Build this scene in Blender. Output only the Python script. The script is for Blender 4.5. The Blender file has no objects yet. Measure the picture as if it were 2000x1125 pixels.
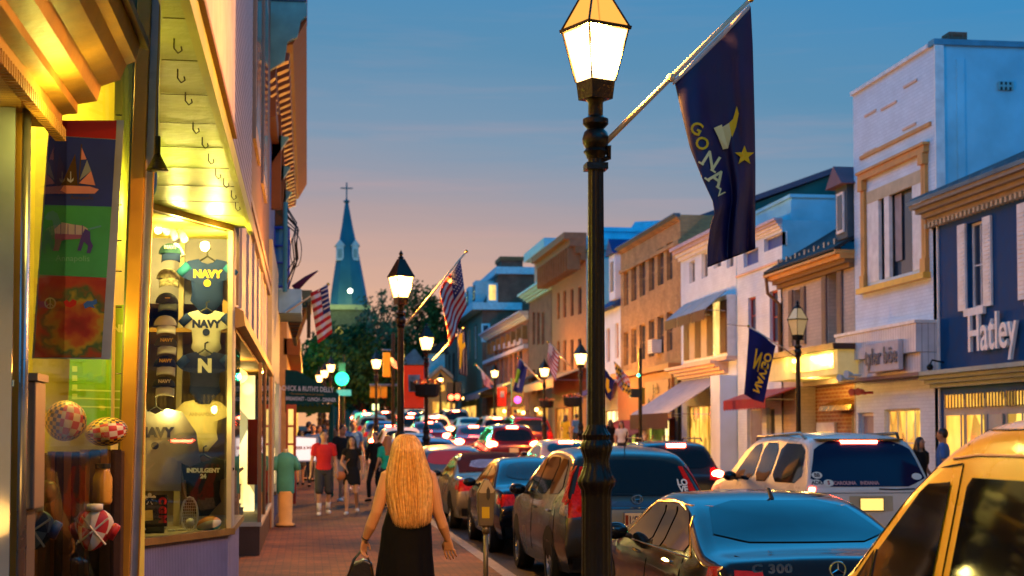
import bpy, bmesh, math, random
from mathutils import Vector, Matrix, Euler
from mathutils.bvhtree import BVHTree
R = math.radians; PI = math.pi
random.seed(7)
SC = bpy.context.scene
COL = SC.collection

# ---------------- camera ----------------
F = 3000.0; YAW = math.atan(400/3000.0); PIT = R(2.5); EYE = 1.66; CY = 718.5
cam = bpy.data.cameras.new('camera'); co = bpy.data.objects.new('camera', cam); COL.objects.link(co)
cam.lens = 54; cam.sensor_width = 36; cam.clip_end = 2000; cam.clip_start = .2
cam.shift_y = (CY-562.5)/2000
co.location = (0, 0, EYE); co.rotation_euler = (PI/2+PIT, 0, -YAW)
cam.dof.use_dof = True; cam.dof.focus_distance = 11.3; cam.dof.aperture_fstop = 3.0
SC.camera = co
SC.view_settings.view_transform = 'Standard'; SC.view_settings.look = 'None'; SC.view_settings.gamma = 1
SC.view_settings.exposure = 0.08
SC.cycles.max_bounces = 6; SC.cycles.diffuse_bounces = 3; SC.cycles.glossy_bounces = 3; SC.cycles.transparent_max_bounces = 10
SC.cycles.sample_clamp_indirect = 3; SC.cycles.caustics_reflective = False; SC.cycles.caustics_refractive = False
RT = Vector((math.cos(YAW), -math.sin(YAW), 0))
FW = Vector((math.sin(YAW)*math.cos(PIT), math.cos(YAW)*math.cos(PIT), math.sin(PIT)))
UP = RT.cross(FW)
C0 = Vector((0, 0, EYE))
def ray(px, py): return FW + RT*((px-1000)/F) + UP*((CY-py)/F)
def onX(px, py, X): r = ray(px, py); return C0 + r*(X/r.x)
def onY(px, py, Y): r = ray(px, py); return C0 + r*(Y/r.y)
def onZ(px, py, Z): r = ray(px, py); return C0 + r*((Z-EYE)/r.z)
def onD(px, py, d): return C0 + ray(px, py)*d
def G(y):                      # ground height along the street
    return 0.0 if y < 34 else min((y-34)*.026, 2.4)

# ---------------- world ----------------
W = bpy.data.worlds.new('World'); SC.world = W; W.use_nodes = True
nt = W.node_tree; N = nt.nodes; L = nt.links; N.clear()
def nn(t, **k):
    n = N.new(t)
    for a, b in k.items(): setattr(n, a, b)
    return n
tc = nn('ShaderNodeTexCoord'); sx = nn('ShaderNodeSeparateXYZ'); L.new(tc.outputs['Generated'], sx.inputs[0])
def mth(op, a, b=None, c=None):
    n = nn('ShaderNodeMath', operation=op)
    for i, v in enumerate((a, b, c)):
        if v is None: continue
        if isinstance(v, (int, float)): n.inputs[i].default_value = v
        else: L.new(v, n.inputs[i])
    return n.outputs[0]
# the sunset lies ahead and to the side of the street's end: the glow reaches higher there
az = mth('MULTIPLY_ADD', sx.outputs['X'], -.20, 0.0)
az2 = mth('MULTIPLY_ADD', sx.outputs['Y'], -1, 1)
mp = nn('ShaderNodeMapping'); mp.inputs['Scale'].default_value = (3, 3, 42); L.new(tc.outputs['Generated'], mp.inputs[0])
nz = nn('ShaderNodeTexNoise'); nz.inputs['Scale'].default_value = 1.6; nz.inputs['Detail'].default_value = 7; L.new(mp.outputs[0], nz.inputs[0])
cl = mth('MULTIPLY_ADD', nz.outputs[0], .03, -.015)
el = mth('ADD', sx.outputs['Z'], cl)
el = mth('SUBTRACT', el, mth('MULTIPLY', az, .28)); el = mth('ADD', el, mth('MULTIPLY', az2, .48))
cr = nn('ShaderNodeValToRGB'); L.new(el, cr.inputs[0])
stops = [(0.0, (.92, .42, .17)), (.055, (.82, .42, .24)), (.10, (.70, .41, .29)), (.15, (.42, .33, .34)), (.205, (.20, .30, .42)), (.27, (.10, .26, .43)), (.36, (.04, .24, .50)), (.6, (.02, .34, .74)), (1.0, (.015, .34, .78))]
while len(cr.color_ramp.elements) < len(stops): cr.color_ramp.elements.new(.5)
for e, (p, c) in zip(cr.color_ramp.elements, stops): e.position = p; e.color = (*c, 1)
# thin sunlit cloud streaks low in the sky
mp2 = nn('ShaderNodeMapping'); mp2.inputs['Scale'].default_value = (4, 4, 60); mp2.inputs['Rotation'].default_value = (.06, .03, 0); L.new(tc.outputs['Generated'], mp2.inputs[0])
n2 = nn('ShaderNodeTexNoise'); n2.inputs['Scale'].default_value = 1.1; n2.inputs['Detail'].default_value = 8; n2.inputs['Roughness'].default_value = .6; L.new(mp2.outputs[0], n2.inputs[0])
r2 = nn('ShaderNodeMapRange'); r2.inputs[1].default_value = .53; r2.inputs[2].default_value = .75; L.new(n2.outputs[0], r2.inputs[0])
band = nn('ShaderNodeMapRange'); band.inputs[1].default_value = .32; band.inputs[2].default_value = .16; L.new(sx.outputs['Z'], band.inputs[0])
cm = mth('MULTIPLY', mth('MULTIPLY', r2.outputs[0], band.outputs[0]), .22)
mx = nn('ShaderNodeMix', data_type='RGBA'); L.new(cm, mx.inputs[0]); L.new(cr.outputs[0], mx.inputs[6]); mx.inputs[7].default_value = (.62, .36, .34, 1)
bg = nn('ShaderNodeBackground'); L.new(mx.outputs[2], bg.inputs[0])
st0 = nn('ShaderNodeMapRange'); st0.inputs[1].default_value = .28; st0.inputs[2].default_value = .42; st0.inputs[3].default_value = 1; st0.inputs[4].default_value = 2.3; L.new(sx.outputs['Z'], st0.inputs[0])
st1 = nn('ShaderNodeMapRange'); st1.inputs[1].default_value = .50; st1.inputs[2].default_value = .85; st1.inputs[3].default_value = 1; st1.inputs[4].default_value = .16; L.new(sx.outputs['Z'], st1.inputs[0])
st = nn('ShaderNodeMath', operation='MULTIPLY'); L.new(st0.outputs[0], st.inputs[0]); L.new(st1.outputs[0], st.inputs[1])
L.new(st.outputs[0], bg.inputs[1])
wo = nn('ShaderNodeOutputWorld'); L.new(bg.outputs[0], wo.inputs[0])

# ---------------- materials ----------------
MATS = {}
def M(name, col=(.5, .5, .5), rough=.6, metal=0, var=.14, scale=4, bump=0, bscale=40, emit=None, es=0, coat=0, spec=.5, alpha=1):
    if name in MATS: return MATS[name]
    m = bpy.data.materials.new(name); m.use_nodes = True; MATS[name] = m
    t = m.node_tree; b = t.nodes['Principled BSDF']
    b.inputs['Base Color'].default_value = (*col, 1); b.inputs['Roughness'].default_value = rough; b.inputs['Metallic'].default_value = metal
    b.inputs['Coat Weight'].default_value = coat; b.inputs['Coat Roughness'].default_value = .04; b.inputs['Specular IOR Level'].default_value = spec*(.35 if rough >= .6 else 1)
    t2 = t.nodes.new('ShaderNodeTexCoord')
    if var:
        n = t.nodes.new('ShaderNodeTexNoise'); n.inputs['Scale'].default_value = scale; n.inputs['Detail'].default_value = 6; t.links.new(t2.outputs['Object'], n.inputs[0])
        mr = t.nodes.new('ShaderNodeMapRange'); mr.inputs[1].default_value = .25; mr.inputs[2].default_value = .75; mr.inputs[3].default_value = 1-var*1.5; mr.inputs[4].default_value = 1+var; t.links.new(n.outputs[0], mr.inputs[0])
        vm = t.nodes.new('ShaderNodeVectorMath'); vm.operation = 'SCALE'; vm.inputs[0].default_value = col; t.links.new(mr.outputs[0], vm.inputs['Scale'])
        t.links.new(vm.outputs[0], b.inputs['Base Color'])
        m['colnode'] = vm.name
        r3 = t.nodes.new('ShaderNodeMapRange'); r3.inputs[1].default_value = .3; r3.inputs[2].default_value = .7; r3.inputs[3].default_value = max(rough-.06, .02); r3.inputs[4].default_value = min(rough+.06, 1); t.links.new(n.outputs[0], r3.inputs[0]); t.links.new(r3.outputs[0], b.inputs['Roughness'])
    if bump:
        n = t.nodes.new('ShaderNodeTexNoise'); n.inputs['Scale'].default_value = bscale; n.inputs['Detail'].default_value = 5; t.links.new(t2.outputs['Object'], n.inputs[0])
        bp = t.nodes.new('ShaderNodeBump'); bp.inputs['Strength'].default_value = bump; bp.inputs['Distance'].default_value = .02; t.links.new(n.outputs[0], bp.inputs['Height']); t.links.new(bp.outputs[0], b.inputs['Normal'])
    if emit:
        b.inputs['Emission Color'].default_value = (*emit, 1); b.inputs['Emission Strength'].default_value = es
    return m
def wallcoord(t, sx=1, sy=1):
    g = t.nodes.new('ShaderNodeNewGeometry'); s = t.nodes.new('ShaderNodeSeparateXYZ'); t.links.new(g.outputs['Position'], s.inputs[0])
    a = t.nodes.new('ShaderNodeMath'); t.links.new(s.outputs['X'], a.inputs[0]); t.links.new(s.outputs['Y'], a.inputs[1])
    c = t.nodes.new('ShaderNodeCombineXYZ'); t.links.new(a.outputs[0], c.inputs[0]); t.links.new(s.outputs['Z'], c.inputs[1]); return c.outputs[0]
def BRICK(name, c1, c2, mort, rough=.85, bw=.22, bh=.075, ms=.012, bump=.35, ground=False, var=.25):
    if name in MATS: return MATS[name]
    m = bpy.data.materials.new(name); m.use_nodes = True; MATS[name] = m
    t = m.node_tree; b = t.nodes['Principled BSDF']; b.inputs['Roughness'].default_value = rough
    k = t.nodes.new('ShaderNodeTexBrick'); k.inputs['Color1'].default_value = (*c1, 1); k.inputs['Color2'].default_value = (*c2, 1); k.inputs['Mortar'].default_value = (*mort, 1)
    k.inputs['Scale'].default_value = 1; k.inputs['Brick Width'].default_value = bw; k.inputs['Row Height'].default_value = bh; k.inputs['Mortar Size'].default_value = ms; k.inputs['Mortar Smooth'].default_value = .3
    if ground:
        g = t.nodes.new('ShaderNodeNewGeometry'); src = g.outputs['Position']
    else: src = wallcoord(t)
    t.links.new(src, k.inputs[0])
    n = t.nodes.new('ShaderNodeTexNoise'); n.inputs['Scale'].default_value = 1.3; n.inputs['Detail'].default_value = 8; t.links.new(src, n.inputs[0])
    mr = t.nodes.new('ShaderNodeMapRange'); mr.inputs[1].default_value = .25; mr.inputs[2].default_value = .75; mr.inputs[3].default_value = 1-var*1.6; mr.inputs[4].default_value = 1+var; t.links.new(n.outputs[0], mr.inputs[0])
    vm = t.nodes.new('ShaderNodeVectorMath'); vm.operation = 'SCALE'; t.links.new(k.outputs[0], vm.inputs[0]); t.links.new(mr.outputs[0], vm.inputs['Scale']); t.links.new(vm.outputs[0], b.inputs['Base Color'])
    bp = t.nodes.new('ShaderNodeBump'); bp.inputs['Strength'].default_value = bump; bp.inputs['Distance'].default_value = .01; bp.invert = True; t.links.new(k.outputs[1], bp.inputs['Height']); t.links.new(bp.outputs[0], b.inputs['Normal'])
    return m
def STRIPE(name, c1, c2, per, axis='Z', rough=.6, w=.12, bump=.6):
    """boards: c1 with thin c2 grooves every per metres along an axis"""
    if name in MATS: return MATS[name]
    m = bpy.data.materials.new(name); m.use_nodes = True; MATS[name] = m
    t = m.node_tree; b = t.nodes['Principled BSDF']; b.inputs['Roughness'].default_value = rough
    g = t.nodes.new('ShaderNodeNewGeometry'); s = t.nodes.new('ShaderNodeSeparateXYZ'); t.links.new(g.outputs['Position'], s.inputs[0])
    if axis == 'XY':
        a0 = t.nodes.new('ShaderNodeMath'); t.links.new(s.outputs['X'], a0.inputs[0]); t.links.new(s.outputs['Y'], a0.inputs[1]); src = a0.outputs[0]
    else: src = s.outputs[axis]
    a = t.nodes.new('ShaderNodeMath'); a.operation = 'DIVIDE'; t.links.new(src, a.inputs[0]); a.inputs[1].default_value = per
    f = t.nodes.new('ShaderNodeMath'); f.operation = 'FRACT'; t.links.new(a.outputs[0], f.inputs[0])
    c = t.nodes.new('ShaderNodeMath'); c.operation = 'LESS_THAN'; t.links.new(f.outputs[0], c.inputs[0]); c.inputs[1].default_value = w
    n = t.nodes.new('ShaderNodeTexNoise'); n.inputs['Scale'].default_value = 3; n.inputs['Detail'].default_value = 6; t.links.new(g.outputs['Position'], n.inputs[0])
    x = t.nodes.new('ShaderNodeMix'); x.data_type = 'RGBA'; t.links.new(c.outputs[0], x.inputs[0]); x.inputs[6].default_value = (*c1, 1); x.inputs[7].default_value = (*c2, 1)
    mr = t.nodes.new('ShaderNodeMapRange'); mr.inputs[3].default_value = .7; mr.inputs[4].default_value = 1.25; t.links.new(n.outputs[0], mr.inputs[0])
    vm = t.nodes.new('ShaderNodeVectorMath'); vm.operation = 'SCALE'; t.links.new(x.outputs[2], vm.inputs[0]); t.links.new(mr.outputs[0], vm.inputs['Scale']); t.links.new(vm.outputs[0], b.inputs['Base Color'])
    bp = t.nodes.new('ShaderNodeBump'); bp.inputs['Strength'].default_value = bump; bp.inputs['Distance'].default_value = .01; bp.invert = True; t.links.new(c.outputs[0], bp.inputs['Height']); t.links.new(bp.outputs[0], b.inputs['Normal'])
    return m
def LIT(name, c1, c2, s, scale=1.2, dark=.25):
    """a lit shop window: shelves and goods seen as warm patches behind the pane"""
    if name in MATS: return MATS[name]
    m = bpy.data.materials.new(name); m.use_nodes = True; MATS[name] = m
    t = m.node_tree; b = t.nodes['Principled BSDF']; b.inputs['Roughness'].default_value = .12; b.inputs['Base Color'].default_value = (.03, .03, .02, 1)
    v = wallcoord(t); mpn = t.nodes.new('ShaderNodeMapping'); mpn.inputs['Scale'].default_value = (1, .55, 1); t.links.new(v, mpn.inputs[0])
    vo = t.nodes.new('ShaderNodeTexVoronoi'); vo.inputs['Scale'].default_value = scale*2.2; t.links.new(mpn.outputs[0], vo.inputs[0])
    n = t.nodes.new('ShaderNodeTexNoise'); n.inputs['Scale'].default_value = scale; n.inputs['Detail'].default_value = 4; t.links.new(mpn.outputs[0], n.inputs[0])
    mr = t.nodes.new('ShaderNodeMapRange'); mr.inputs[1].default_value = .32; mr.inputs[2].default_value = .66; t.links.new(n.outputs[0], mr.inputs[0])
    x = t.nodes.new('ShaderNodeMix'); x.data_type = 'RGBA'; t.links.new(mr.outputs[0], x.inputs[0]); x.inputs[6].default_value = (*c2, 1); x.inputs[7].default_value = (*c1, 1)
    sp = t.nodes.new('ShaderNodeSeparateColor'); t.links.new(vo.outputs['Color'], sp.inputs[0])
    m2 = t.nodes.new('ShaderNodeMapRange'); m2.inputs[1].default_value = .1; m2.inputs[2].default_value = .7; m2.inputs[3].default_value = dark*s; m2.inputs[4].default_value = s; t.links.new(sp.outputs[0], m2.inputs[0])
    t.links.new(x.outputs[2], b.inputs['Emission Color']); t.links.new(m2.outputs[0], b.inputs['Emission Strength'])
    return m
def CLEAR(name='clear_glass', tint=(.93, .97, .93), refl=.35):
    if name in MATS: return MATS[name]
    m = bpy.data.materials.new(name); m.use_nodes = True; MATS[name] = m
    t = m.node_tree; t.nodes.remove(t.nodes['Principled BSDF']); o = t.nodes['Material Output']
    a = t.nodes.new('ShaderNodeBsdfTransparent'); a.inputs[0].default_value = (*tint, 1)
    g = t.nodes.new('ShaderNodeBsdfGlossy'); g.inputs['Roughness'].default_value = .02
    f = t.nodes.new('ShaderNodeFresnel'); f.inputs[0].default_value = 1.5
    mm = t.nodes.new('ShaderNodeMath'); mm.operation = 'MULTIPLY_ADD'; mm.inputs[1].default_value = 1.0; mm.inputs[2].default_value = refl*.1; t.links.new(f.outputs[0], mm.inputs[0])
    x = t.nodes.new('ShaderNodeMixShader'); t.links.new(mm.outputs[0], x.inputs[0]); t.links.new(a.outputs[0], x.inputs[1]); t.links.new(g.outputs[0], x.inputs[2]); t.links.new(x.outputs[0], o.inputs[0])
    return m

# ---------------- mesh helpers ----------------
class MB:
    def __init__(s): s.v = []; s.f = []; s.mi = []; s.mats = []
    def m(s, mat):
        if mat not in s.mats: s.mats.append(mat)
        return s.mats.index(mat)
    def add(s, vs, fs, mat):
        b = len(s.v); s.v += [Vector(v) for v in vs]; k = s.m(mat)
        for f in fs: s.f.append([b+i for i in f]); s.mi.append(k)
        return s
    def quad(s, a, b, c, d, mat): return s.add([a, b, c, d], [(0, 1, 2, 3)], mat)
    def box(s, x0, x1, y0, y1, z0, z1, mat):
        return s.add([(x, y, z) for z in (z0, z1) for y in (y0, y1) for x in (x0, x1)], [(0, 2, 3, 1), (4, 5, 7, 6), (0, 1, 5, 4), (2, 6, 7, 3), (0, 4, 6, 2), (1, 3, 7, 5)], mat)
    def hexa(s, p, mat):      # 8 points: bottom ring then top ring
        return s.add(p, [(3, 2, 1, 0), (4, 5, 6, 7), (0, 1, 5, 4), (1, 2, 6, 5), (2, 3, 7, 6), (3, 0, 4, 7)], mat)
    def prism(s, poly, vec, mat):   # poly of 3D points extruded by vec
        n = len(poly); vec = Vector(vec); a = [Vector(p) for p in poly]; b = [p+vec for p in a]
        return s.add(a+b, [tuple(range(n))[::-1], tuple(range(n, 2*n))]+[(i, (i+1) % n, n+(i+1) % n, n+i) for i in range(n)], mat)
    def tube(s, pts, rad, mat, n=8, sq=None, cap=True):
        pts = [Vector(p) for p in pts]; k = len(pts)
        if not hasattr(rad, '__len__'): rad = [rad]*k
        vs = []; up = None
        for i, p in enumerate(pts):
            d = (pts[min(i+1, k-1)]-pts[max(i-1, 0)])
            if d.length < 1e-9: d = Vector((0, 0, 1))
            d.normalize()
            if up is None: up = Vector((0, 0, 1)) if abs(d.z) < .95 else Vector((0, 1, 0))
            a = d.cross(up)
            if a.length < 1e-6: a = d.cross(Vector((1, 0, 0)))
            a.normalize(); bb = a.cross(d); up = bb
            r = rad[i]; ra, rb = (r if hasattr(r, '__len__') else (r, r))
            for j in range(n):
                t = 2*PI*j/n; vs.append(p+a*math.cos(t)*ra+bb*math.sin(t)*rb)
        fs = [(i*n+j, i*n+(j+1) % n, (i+1)*n+(j+1) % n, (i+1)*n+j) for i in range(k-1) for j in range(n)]
        if cap: fs += [tuple(range(n))[::-1], tuple(range((k-1)*n, k*n))]
        return s.add(vs, fs, mat)
    def lathe(s, prof, c, mat, n=24, flute=0, nf=12, cap=True, sx=1, sy=1):
        c = Vector(c); vs = []
        for r, z in prof:
            for j in range(n):
                t = 2*PI*j/n; q = r*(1-flute*(.5+.5*math.cos(nf*t)))
                vs.append(c+Vector((q*math.cos(t)*sx, q*math.sin(t)*sy, z)))
        k = len(prof)
        fs = [(i*n+j, i*n+(j+1) % n, (i+1)*n+(j+1) % n, (i+1)*n+j) for i in range(k-1) for j in range(n)]
        if cap: fs += [tuple(range(n))[::-1], tuple(range((k-1)*n, k*n))]
        return s.add(vs, fs, mat)
    def ball(s, c, r, mat, n=12, k=8):
        rr = r if hasattr(r, '__len__') else (r, r, r)
        vs = [Vector(c)+Vector((0, 0, -rr[2]))]; 
        for i in range(1, k):
            a = -PI/2+PI*i/k
            for j in range(n):
                t = 2*PI*j/n; vs.append(Vector(c)+Vector((rr[0]*math.cos(a)*math.cos(t), rr[1]*math.cos(a)*math.sin(t), rr[2]*math.sin(a))))
        vs.append(Vector(c)+Vector((0, 0, rr[2])))
        fs = [(0, 1+(j+1) % n, 1+j) for j in range(n)]
        for i in range(k-2): fs += [(1+i*n+j, 1+i*n+(j+1) % n, 1+(i+1)*n+(j+1) % n, 1+(i+1)*n+j) for j in range(n)]
        l = len(vs)-1; fs += [(l, 1+(k-2)*n+j, 1+(k-2)*n+(j+1) % n) for j in range(n)]
        return s.add(vs, fs, mat)
    def grid(s, fn, nu, nv, mat):      # mat may be a function (i,j)->material
        vs = [fn(i/nu, j/nv) for j in range(nv+1) for i in range(nu+1)]
        b = len(s.v); s.v += [Vector(v) for v in vs]
        for j in range(nv):
            for i in range(nu):
                a = b+j*(nu+1)+i; s.f.append([a, a+1, a+nu+2, a+nu+1]); s.mi.append(s.m(mat(i, j) if callable(mat) else mat))
        return s
    def build(s, name, parent=None, smooth=False, bevel=0, solid=0, ang=None):
        me = bpy.data.meshes.new(name)
        off = Vector(parent.matrix_world.translation) if (parent and parent.type == 'EMPTY' and parent.parent is None) else (Vector(parent['_o']) if parent and '_o' in parent else Vector((0, 0, 0)))
        if parent is not None and parent.type == 'EMPTY': off = Vector(parent.location)
        me.from_pydata([v-off for v in s.v], [], s.f)
        for k in s.mats: me.materials.append(k)
        me.polygons.foreach_set('material_index', s.mi)
        if smooth: me.polygons.foreach_set('use_smooth', [True]*len(me.polygons))
        if ang is not None:
            me.polygons.foreach_set('use_smooth', [True]*len(me.polygons)); me.set_sharp_from_angle(angle=R(ang))
        o = bpy.data.objects.new(name, me); COL.objects.link(o)
        if parent is not None:
            o.parent = parent
            if parent.type != 'EMPTY': o['_o'] = list(off)
            else: o['_o'] = list(off)
        if bevel: b = o.modifiers.new('b', 'BEVEL'); b.width = bevel; b.segments = 2; b.limit_method = 'ANGLE'
        if solid: b = o.modifiers.new('s', 'SOLIDIFY'); b.thickness = solid; b.offset = 0
        return o
def tag(o, label=None, cat=None, group=None, kind=None):
    for k, v in (('label', label), ('category', cat), ('group', group), ('kind', kind)):
        if v: o[k] = v
    return o
def T(name, label, cat, loc=(0, 0, 0), group=None, kind=None, rz=0):
    o = bpy.data.objects.new(name, None); COL.objects.link(o); o.location = loc; o.rotation_euler = (0, 0, rz); o.empty_display_size = .1
    return tag(o, label, cat, group, kind)
def clone(o, parent=None):
    c = o.copy(); COL.objects.link(c)
    if parent: c.parent = parent
    for ch in list(o.children): clone(ch, c)
    return c
FONT = {}
def text_mesh(txt, size=1, bold=0, ext=0, align='CENTER', font=None, sx=1, space=1, leading=1):
    """2D text as (verts, faces) in the XY plane, centred"""
    cu = bpy.data.curves.new('t', 'FONT'); cu.body = txt; cu.size = size; cu.align_x = align; cu.align_y = 'CENTER'; cu.offset = bold; cu.extrude = ext
    cu.space_character = space; cu.space_line = leading; cu.resolution_u = 3
    o = bpy.data.objects.new('t', cu); me = bpy.data.meshes.new_from_object(o)
    vs = [(v.co.x*sx, v.co.y, v.co.z) for v in me.vertices]; fs = [tuple(p.vertices) for p in me.polygons]
    bpy.data.objects.remove(o); bpy.data.curves.remove(cu); bpy.data.meshes.remove(me)
    return vs, fs
def put_text(mb, txt, mat, origin, ux, uy, size, bold=0, ext=0, **k):
    """text in the plane origin + ux*x + uy*y (unit vectors)"""
    ux = Vector(ux).normalized(); uy = Vector(uy).normalized(); n = ux.cross(uy); o = Vector(origin)
    vs, fs = text_mesh(txt, size, bold, ext, **k)
    mb.add([o+ux*x+uy*y+n*(z+ext) for x, y, z in vs], fs, mat)
def light(name, loc, power, col, r=.05, parent=None):
    l = bpy.data.lights.new(name, 'POINT'); l.energy = power; l.color = col; l.shadow_soft_size = r
    o = bpy.data.objects.new(name, l); COL.objects.link(o); o.location = loc
    if parent: o.parent = parent
    return o

# common materials
black_iron = M('black_iron', (.02, .016, .012), .32, .6, bump=.25, bscale=60)
steel = M('steel', (.4, .4, .4), .3, .9)
brass = M('brass', (.7, .42, .08), .25, .9)
gold_paint = M('gold_paint', (.40, .20, .035), .5, var=.3, bump=.2, bscale=25)
white_paint = M('white_paint', (.78, .78, .76), .55, bump=.15, bscale=20)
cream_paint = M('cream_paint', (.55, .46, .30), .6)
grey_paint = M('grey_paint', (.33, .33, .32), .6)
dark_wood = M('dark_wood', (.06, .025, .012), .5, bump=.2)
mid_wood = M('mid_wood', (.28, .13, .05), .5, bump=.2)
dark_glass = M('dark_glass', (.015, .02, .03), .06, var=0, spec=.9)
sky_glass = M('window_glass', (.03, .05, .08), .05, var=.1, spec=1)
rubber = M('rubber', (.015, .015, .015), .8)
black_plastic = M('black_plastic', (.012, .012, .012), .45)
paper = M('paper', (.8, .78, .7), .7, var=.05)
def GLOW(name, c, s, tint):
    m = bpy.data.materials.new(name); m.use_nodes = True; MATS[name] = m; t = m.node_tree; t.nodes.remove(t.nodes['Principled BSDF'])
    a = t.nodes.new('ShaderNodeBsdfTransparent'); a.inputs[0].default_value = (*tint, 1); e = t.nodes.new('ShaderNodeEmission'); e.inputs[0].default_value = (*c, 1); e.inputs[1].default_value = s
    x = t.nodes.new('ShaderNodeAddShader'); t.links.new(a.outputs[0], x.inputs[0]); t.links.new(e.outputs[0], x.inputs[1]); t.links.new(x.outputs[0], t.nodes['Material Output'].inputs[0]); return m
mantle = GLOW('mantle_glow', (1, .72, .36), 14, (.9, .9, .9))
lamp_glow = GLOW('lamp_glow', (1, .58, .18), 3.0, (.9, .9, .9))      # luminous lantern glass, lets the lamp inside shine out
pale_glow = GLOW('lamp_top_glass', (1, .46, .09), .7, (.8, .5, .2))
yellow_mark = M('yellow_mark', (.75, .48, .02), .6, var=.06)
navy_cloth = M('navy_cloth', (.008, .012, .10), .75, scale=9, bump=.1, bscale=200)

# ---------------- the ground ----------------
asphalt = M('asphalt', (.028, .026, .026), .6, scale=1.2, var=.3, bump=.5, bscale=90)
pave = BRICK('brick_paving', (.25, .072, .010), (.13, .036, .006), (.045, .02, .005), .82, .2, .1, .008, .35, ground=True, var=.4)
kerbm = M('granite', (.30, .27, .24), .7, scale=8, var=.25, bump=.4)
LX, KX, RK, RX = -.78, 2.45, 10.35, 13.15     # left facade, left kerb, right kerb, right facade
ys = [-8, 8, 20, 34]+[34+6*i for i in range(1, 23)]+[200]
def strip(name, x0, x1, dz, mat, thick=0):
    mb = MB()
    for a, b in zip(ys, ys[1:]):
        za, zb = G(a)+dz, G(b)+dz
        if thick: mb.hexa([(x0, a, za-thick), (x1, a, za-thick), (x1, b, zb-thick), (x0, b, zb-thick), (x0, a, za), (x1, a, za), (x1, b, zb), (x0, b, zb)], mat)
        else: mb.quad((x0, a, za), (x1, a, za), (x1, b, zb), (x0, b, zb), mat)
    o = mb.build(name); o['kind'] = 'structure'; return o
g = MB(); earth = M('earth', (.05, .045, .04), .9)
for a, b in zip([-200]+ys, ys+[900]): g.quad((-700, a, G(a)-.2), (700, a, G(a)-.2), (700, b, G(b)-.2), (-700, b, G(b)-.2), earth)
g.build('ground')['kind'] = 'structure'
strip('road', KX, RK, -.13, asphalt)
strip('sidewalk', -3.4, KX-.16, 0, pave)
strip('kerb', KX-.16, KX, .006, kerbm, .2)
strip('kerb', RK, RK+.16, .006, kerbm, .2)
strip('sidewalk', RK+.16, RX+8, 0, pave)
mk = MB(); linem = M('road_line', (.5, .45, .3), .7, var=.4, scale=12)
for i in range(24):
    y = 6+i*6.2; mk.quad((KX+2.15, y, G(y)-.124), (KX+2.25, y, G(y)-.124), (KX+2.25, y+5.2, G(y+5.2)-.124), (KX+2.15, y+5.2, G(y+5.2)-.124), linem)
mk.build('road_marking')['kind'] = 'structure'

# the street goes on behind the viewer; it shows in the cars' glass; the unseen end house is added to block low sky
for (nm, lab, x0, x1, y0, y1, h_, c_) in (('brick_house', 'brick house front behind the viewer across the street', 13.2, 22, -32, 13.9, 11, (.22, .10, .07)), ('plastered_house', 'plastered house front behind the viewer on the near side', -12, -2.9, -32, 3.5, 12, (.30, .22, .15)), ('closing_house', 'tall unseen house added far behind the viewer to block the low sky', -12, 24, -44, -34, 17, (.18, .14, .12))):
    t = T(nm, lab, 'building', (x0, y0, 0)); mb = MB(); mb.box(x0, x1, y0, y1, -.2, h_, M(nm+'_wall', c_, .85)); mb.build('wall', t); wl_ = M('shop_glow', (.9, .6, .2), .4, emit=(1, .55, .12), es=2.0)
    if nm != 'closing_house':
        xx = x0-.05 if x0 > 0 else x1+.01
        for k in range(7): mb = MB(); y = y0+1+k*(y1-y0-1)/7; mb.box(xx, xx+.04, y, y+(y1-y0)/9.5, .8, 2.9, wl_); mb.build('shop_window', t)
    else:
        for k in range(6): mb = MB(); mb.box(-9+k*5.5, -5.5+k*5.5, y1+.01, y1+.05, .8, 3, wl_); mb.build('shop_window', t)
# ---------------- buildings across the street ----------------
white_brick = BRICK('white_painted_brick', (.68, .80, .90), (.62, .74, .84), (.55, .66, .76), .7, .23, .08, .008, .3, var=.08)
tan_brick = BRICK('tan_brick', (.46, .28, .10), (.34, .19, .07), (.30, .21, .11), .85, .24, .085, .012, .4)
brown_brick = BRICK('brown_brick', (.20, .085, .05), (.14, .06, .035), (.16, .11, .08), .9, .24, .085, .012, .4)
red_brick = BRICK('red_brick', (.30, .09, .045), (.20, .06, .03), (.20, .13, .09), .9, .24, .085, .012, .4)
beige_brick = BRICK('beige_brick', (.55, .47, .38), (.48, .41, .33), (.42, .37, .30), .85, .26, .09, .01, .3, var=.1)
lit_brick = BRICK('alcove_brick', (.42, .17, .06), (.34, .14, .05), (.55, .40, .20), .8, .3, .1, .02, .4)
blue_wall = M('navy_blue_stucco', (.001, .055, .17), .75, bump=.2, bscale=30)
teal_stucco = M('pale_teal_stucco', (.20, .48, .52), .85, bump=.2, bscale=25, scale=1.2, var=.2)
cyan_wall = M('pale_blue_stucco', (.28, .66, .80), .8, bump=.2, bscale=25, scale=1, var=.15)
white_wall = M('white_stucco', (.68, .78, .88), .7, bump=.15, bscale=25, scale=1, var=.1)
green_wall = M('dark_green_siding', (.035, .13, .11), .8, scale=1, var=.3)
slate = M('dark_slate_roof', (.02, .028, .035), .7, bump=.5, bscale=20)
grey_roof = M('grey_metal_roof', (.12, .19, .22), .6, bump=.2, bscale=12, var=.3, scale=1.5)
plum = M('plum_trim', (.16, .10, .14), .6)
wood_orange = M('golden_wood_trim', (.62, .30, .07), .5)
blue_trim = M('pale_blue_trim', (.36, .62, .72), .6)
brown_sh = M('brown_shutter', (.055, .022, .012), .6)
grey_sh = M('taupe_shutter', (.17, .13, .125), .6)
red_frame = M('red_frame', (.40, .03, .02), .5)
shop_y = LIT('shop_light_yellow', (1, .62, .10), (.80, .30, .03), 1.7)
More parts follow.
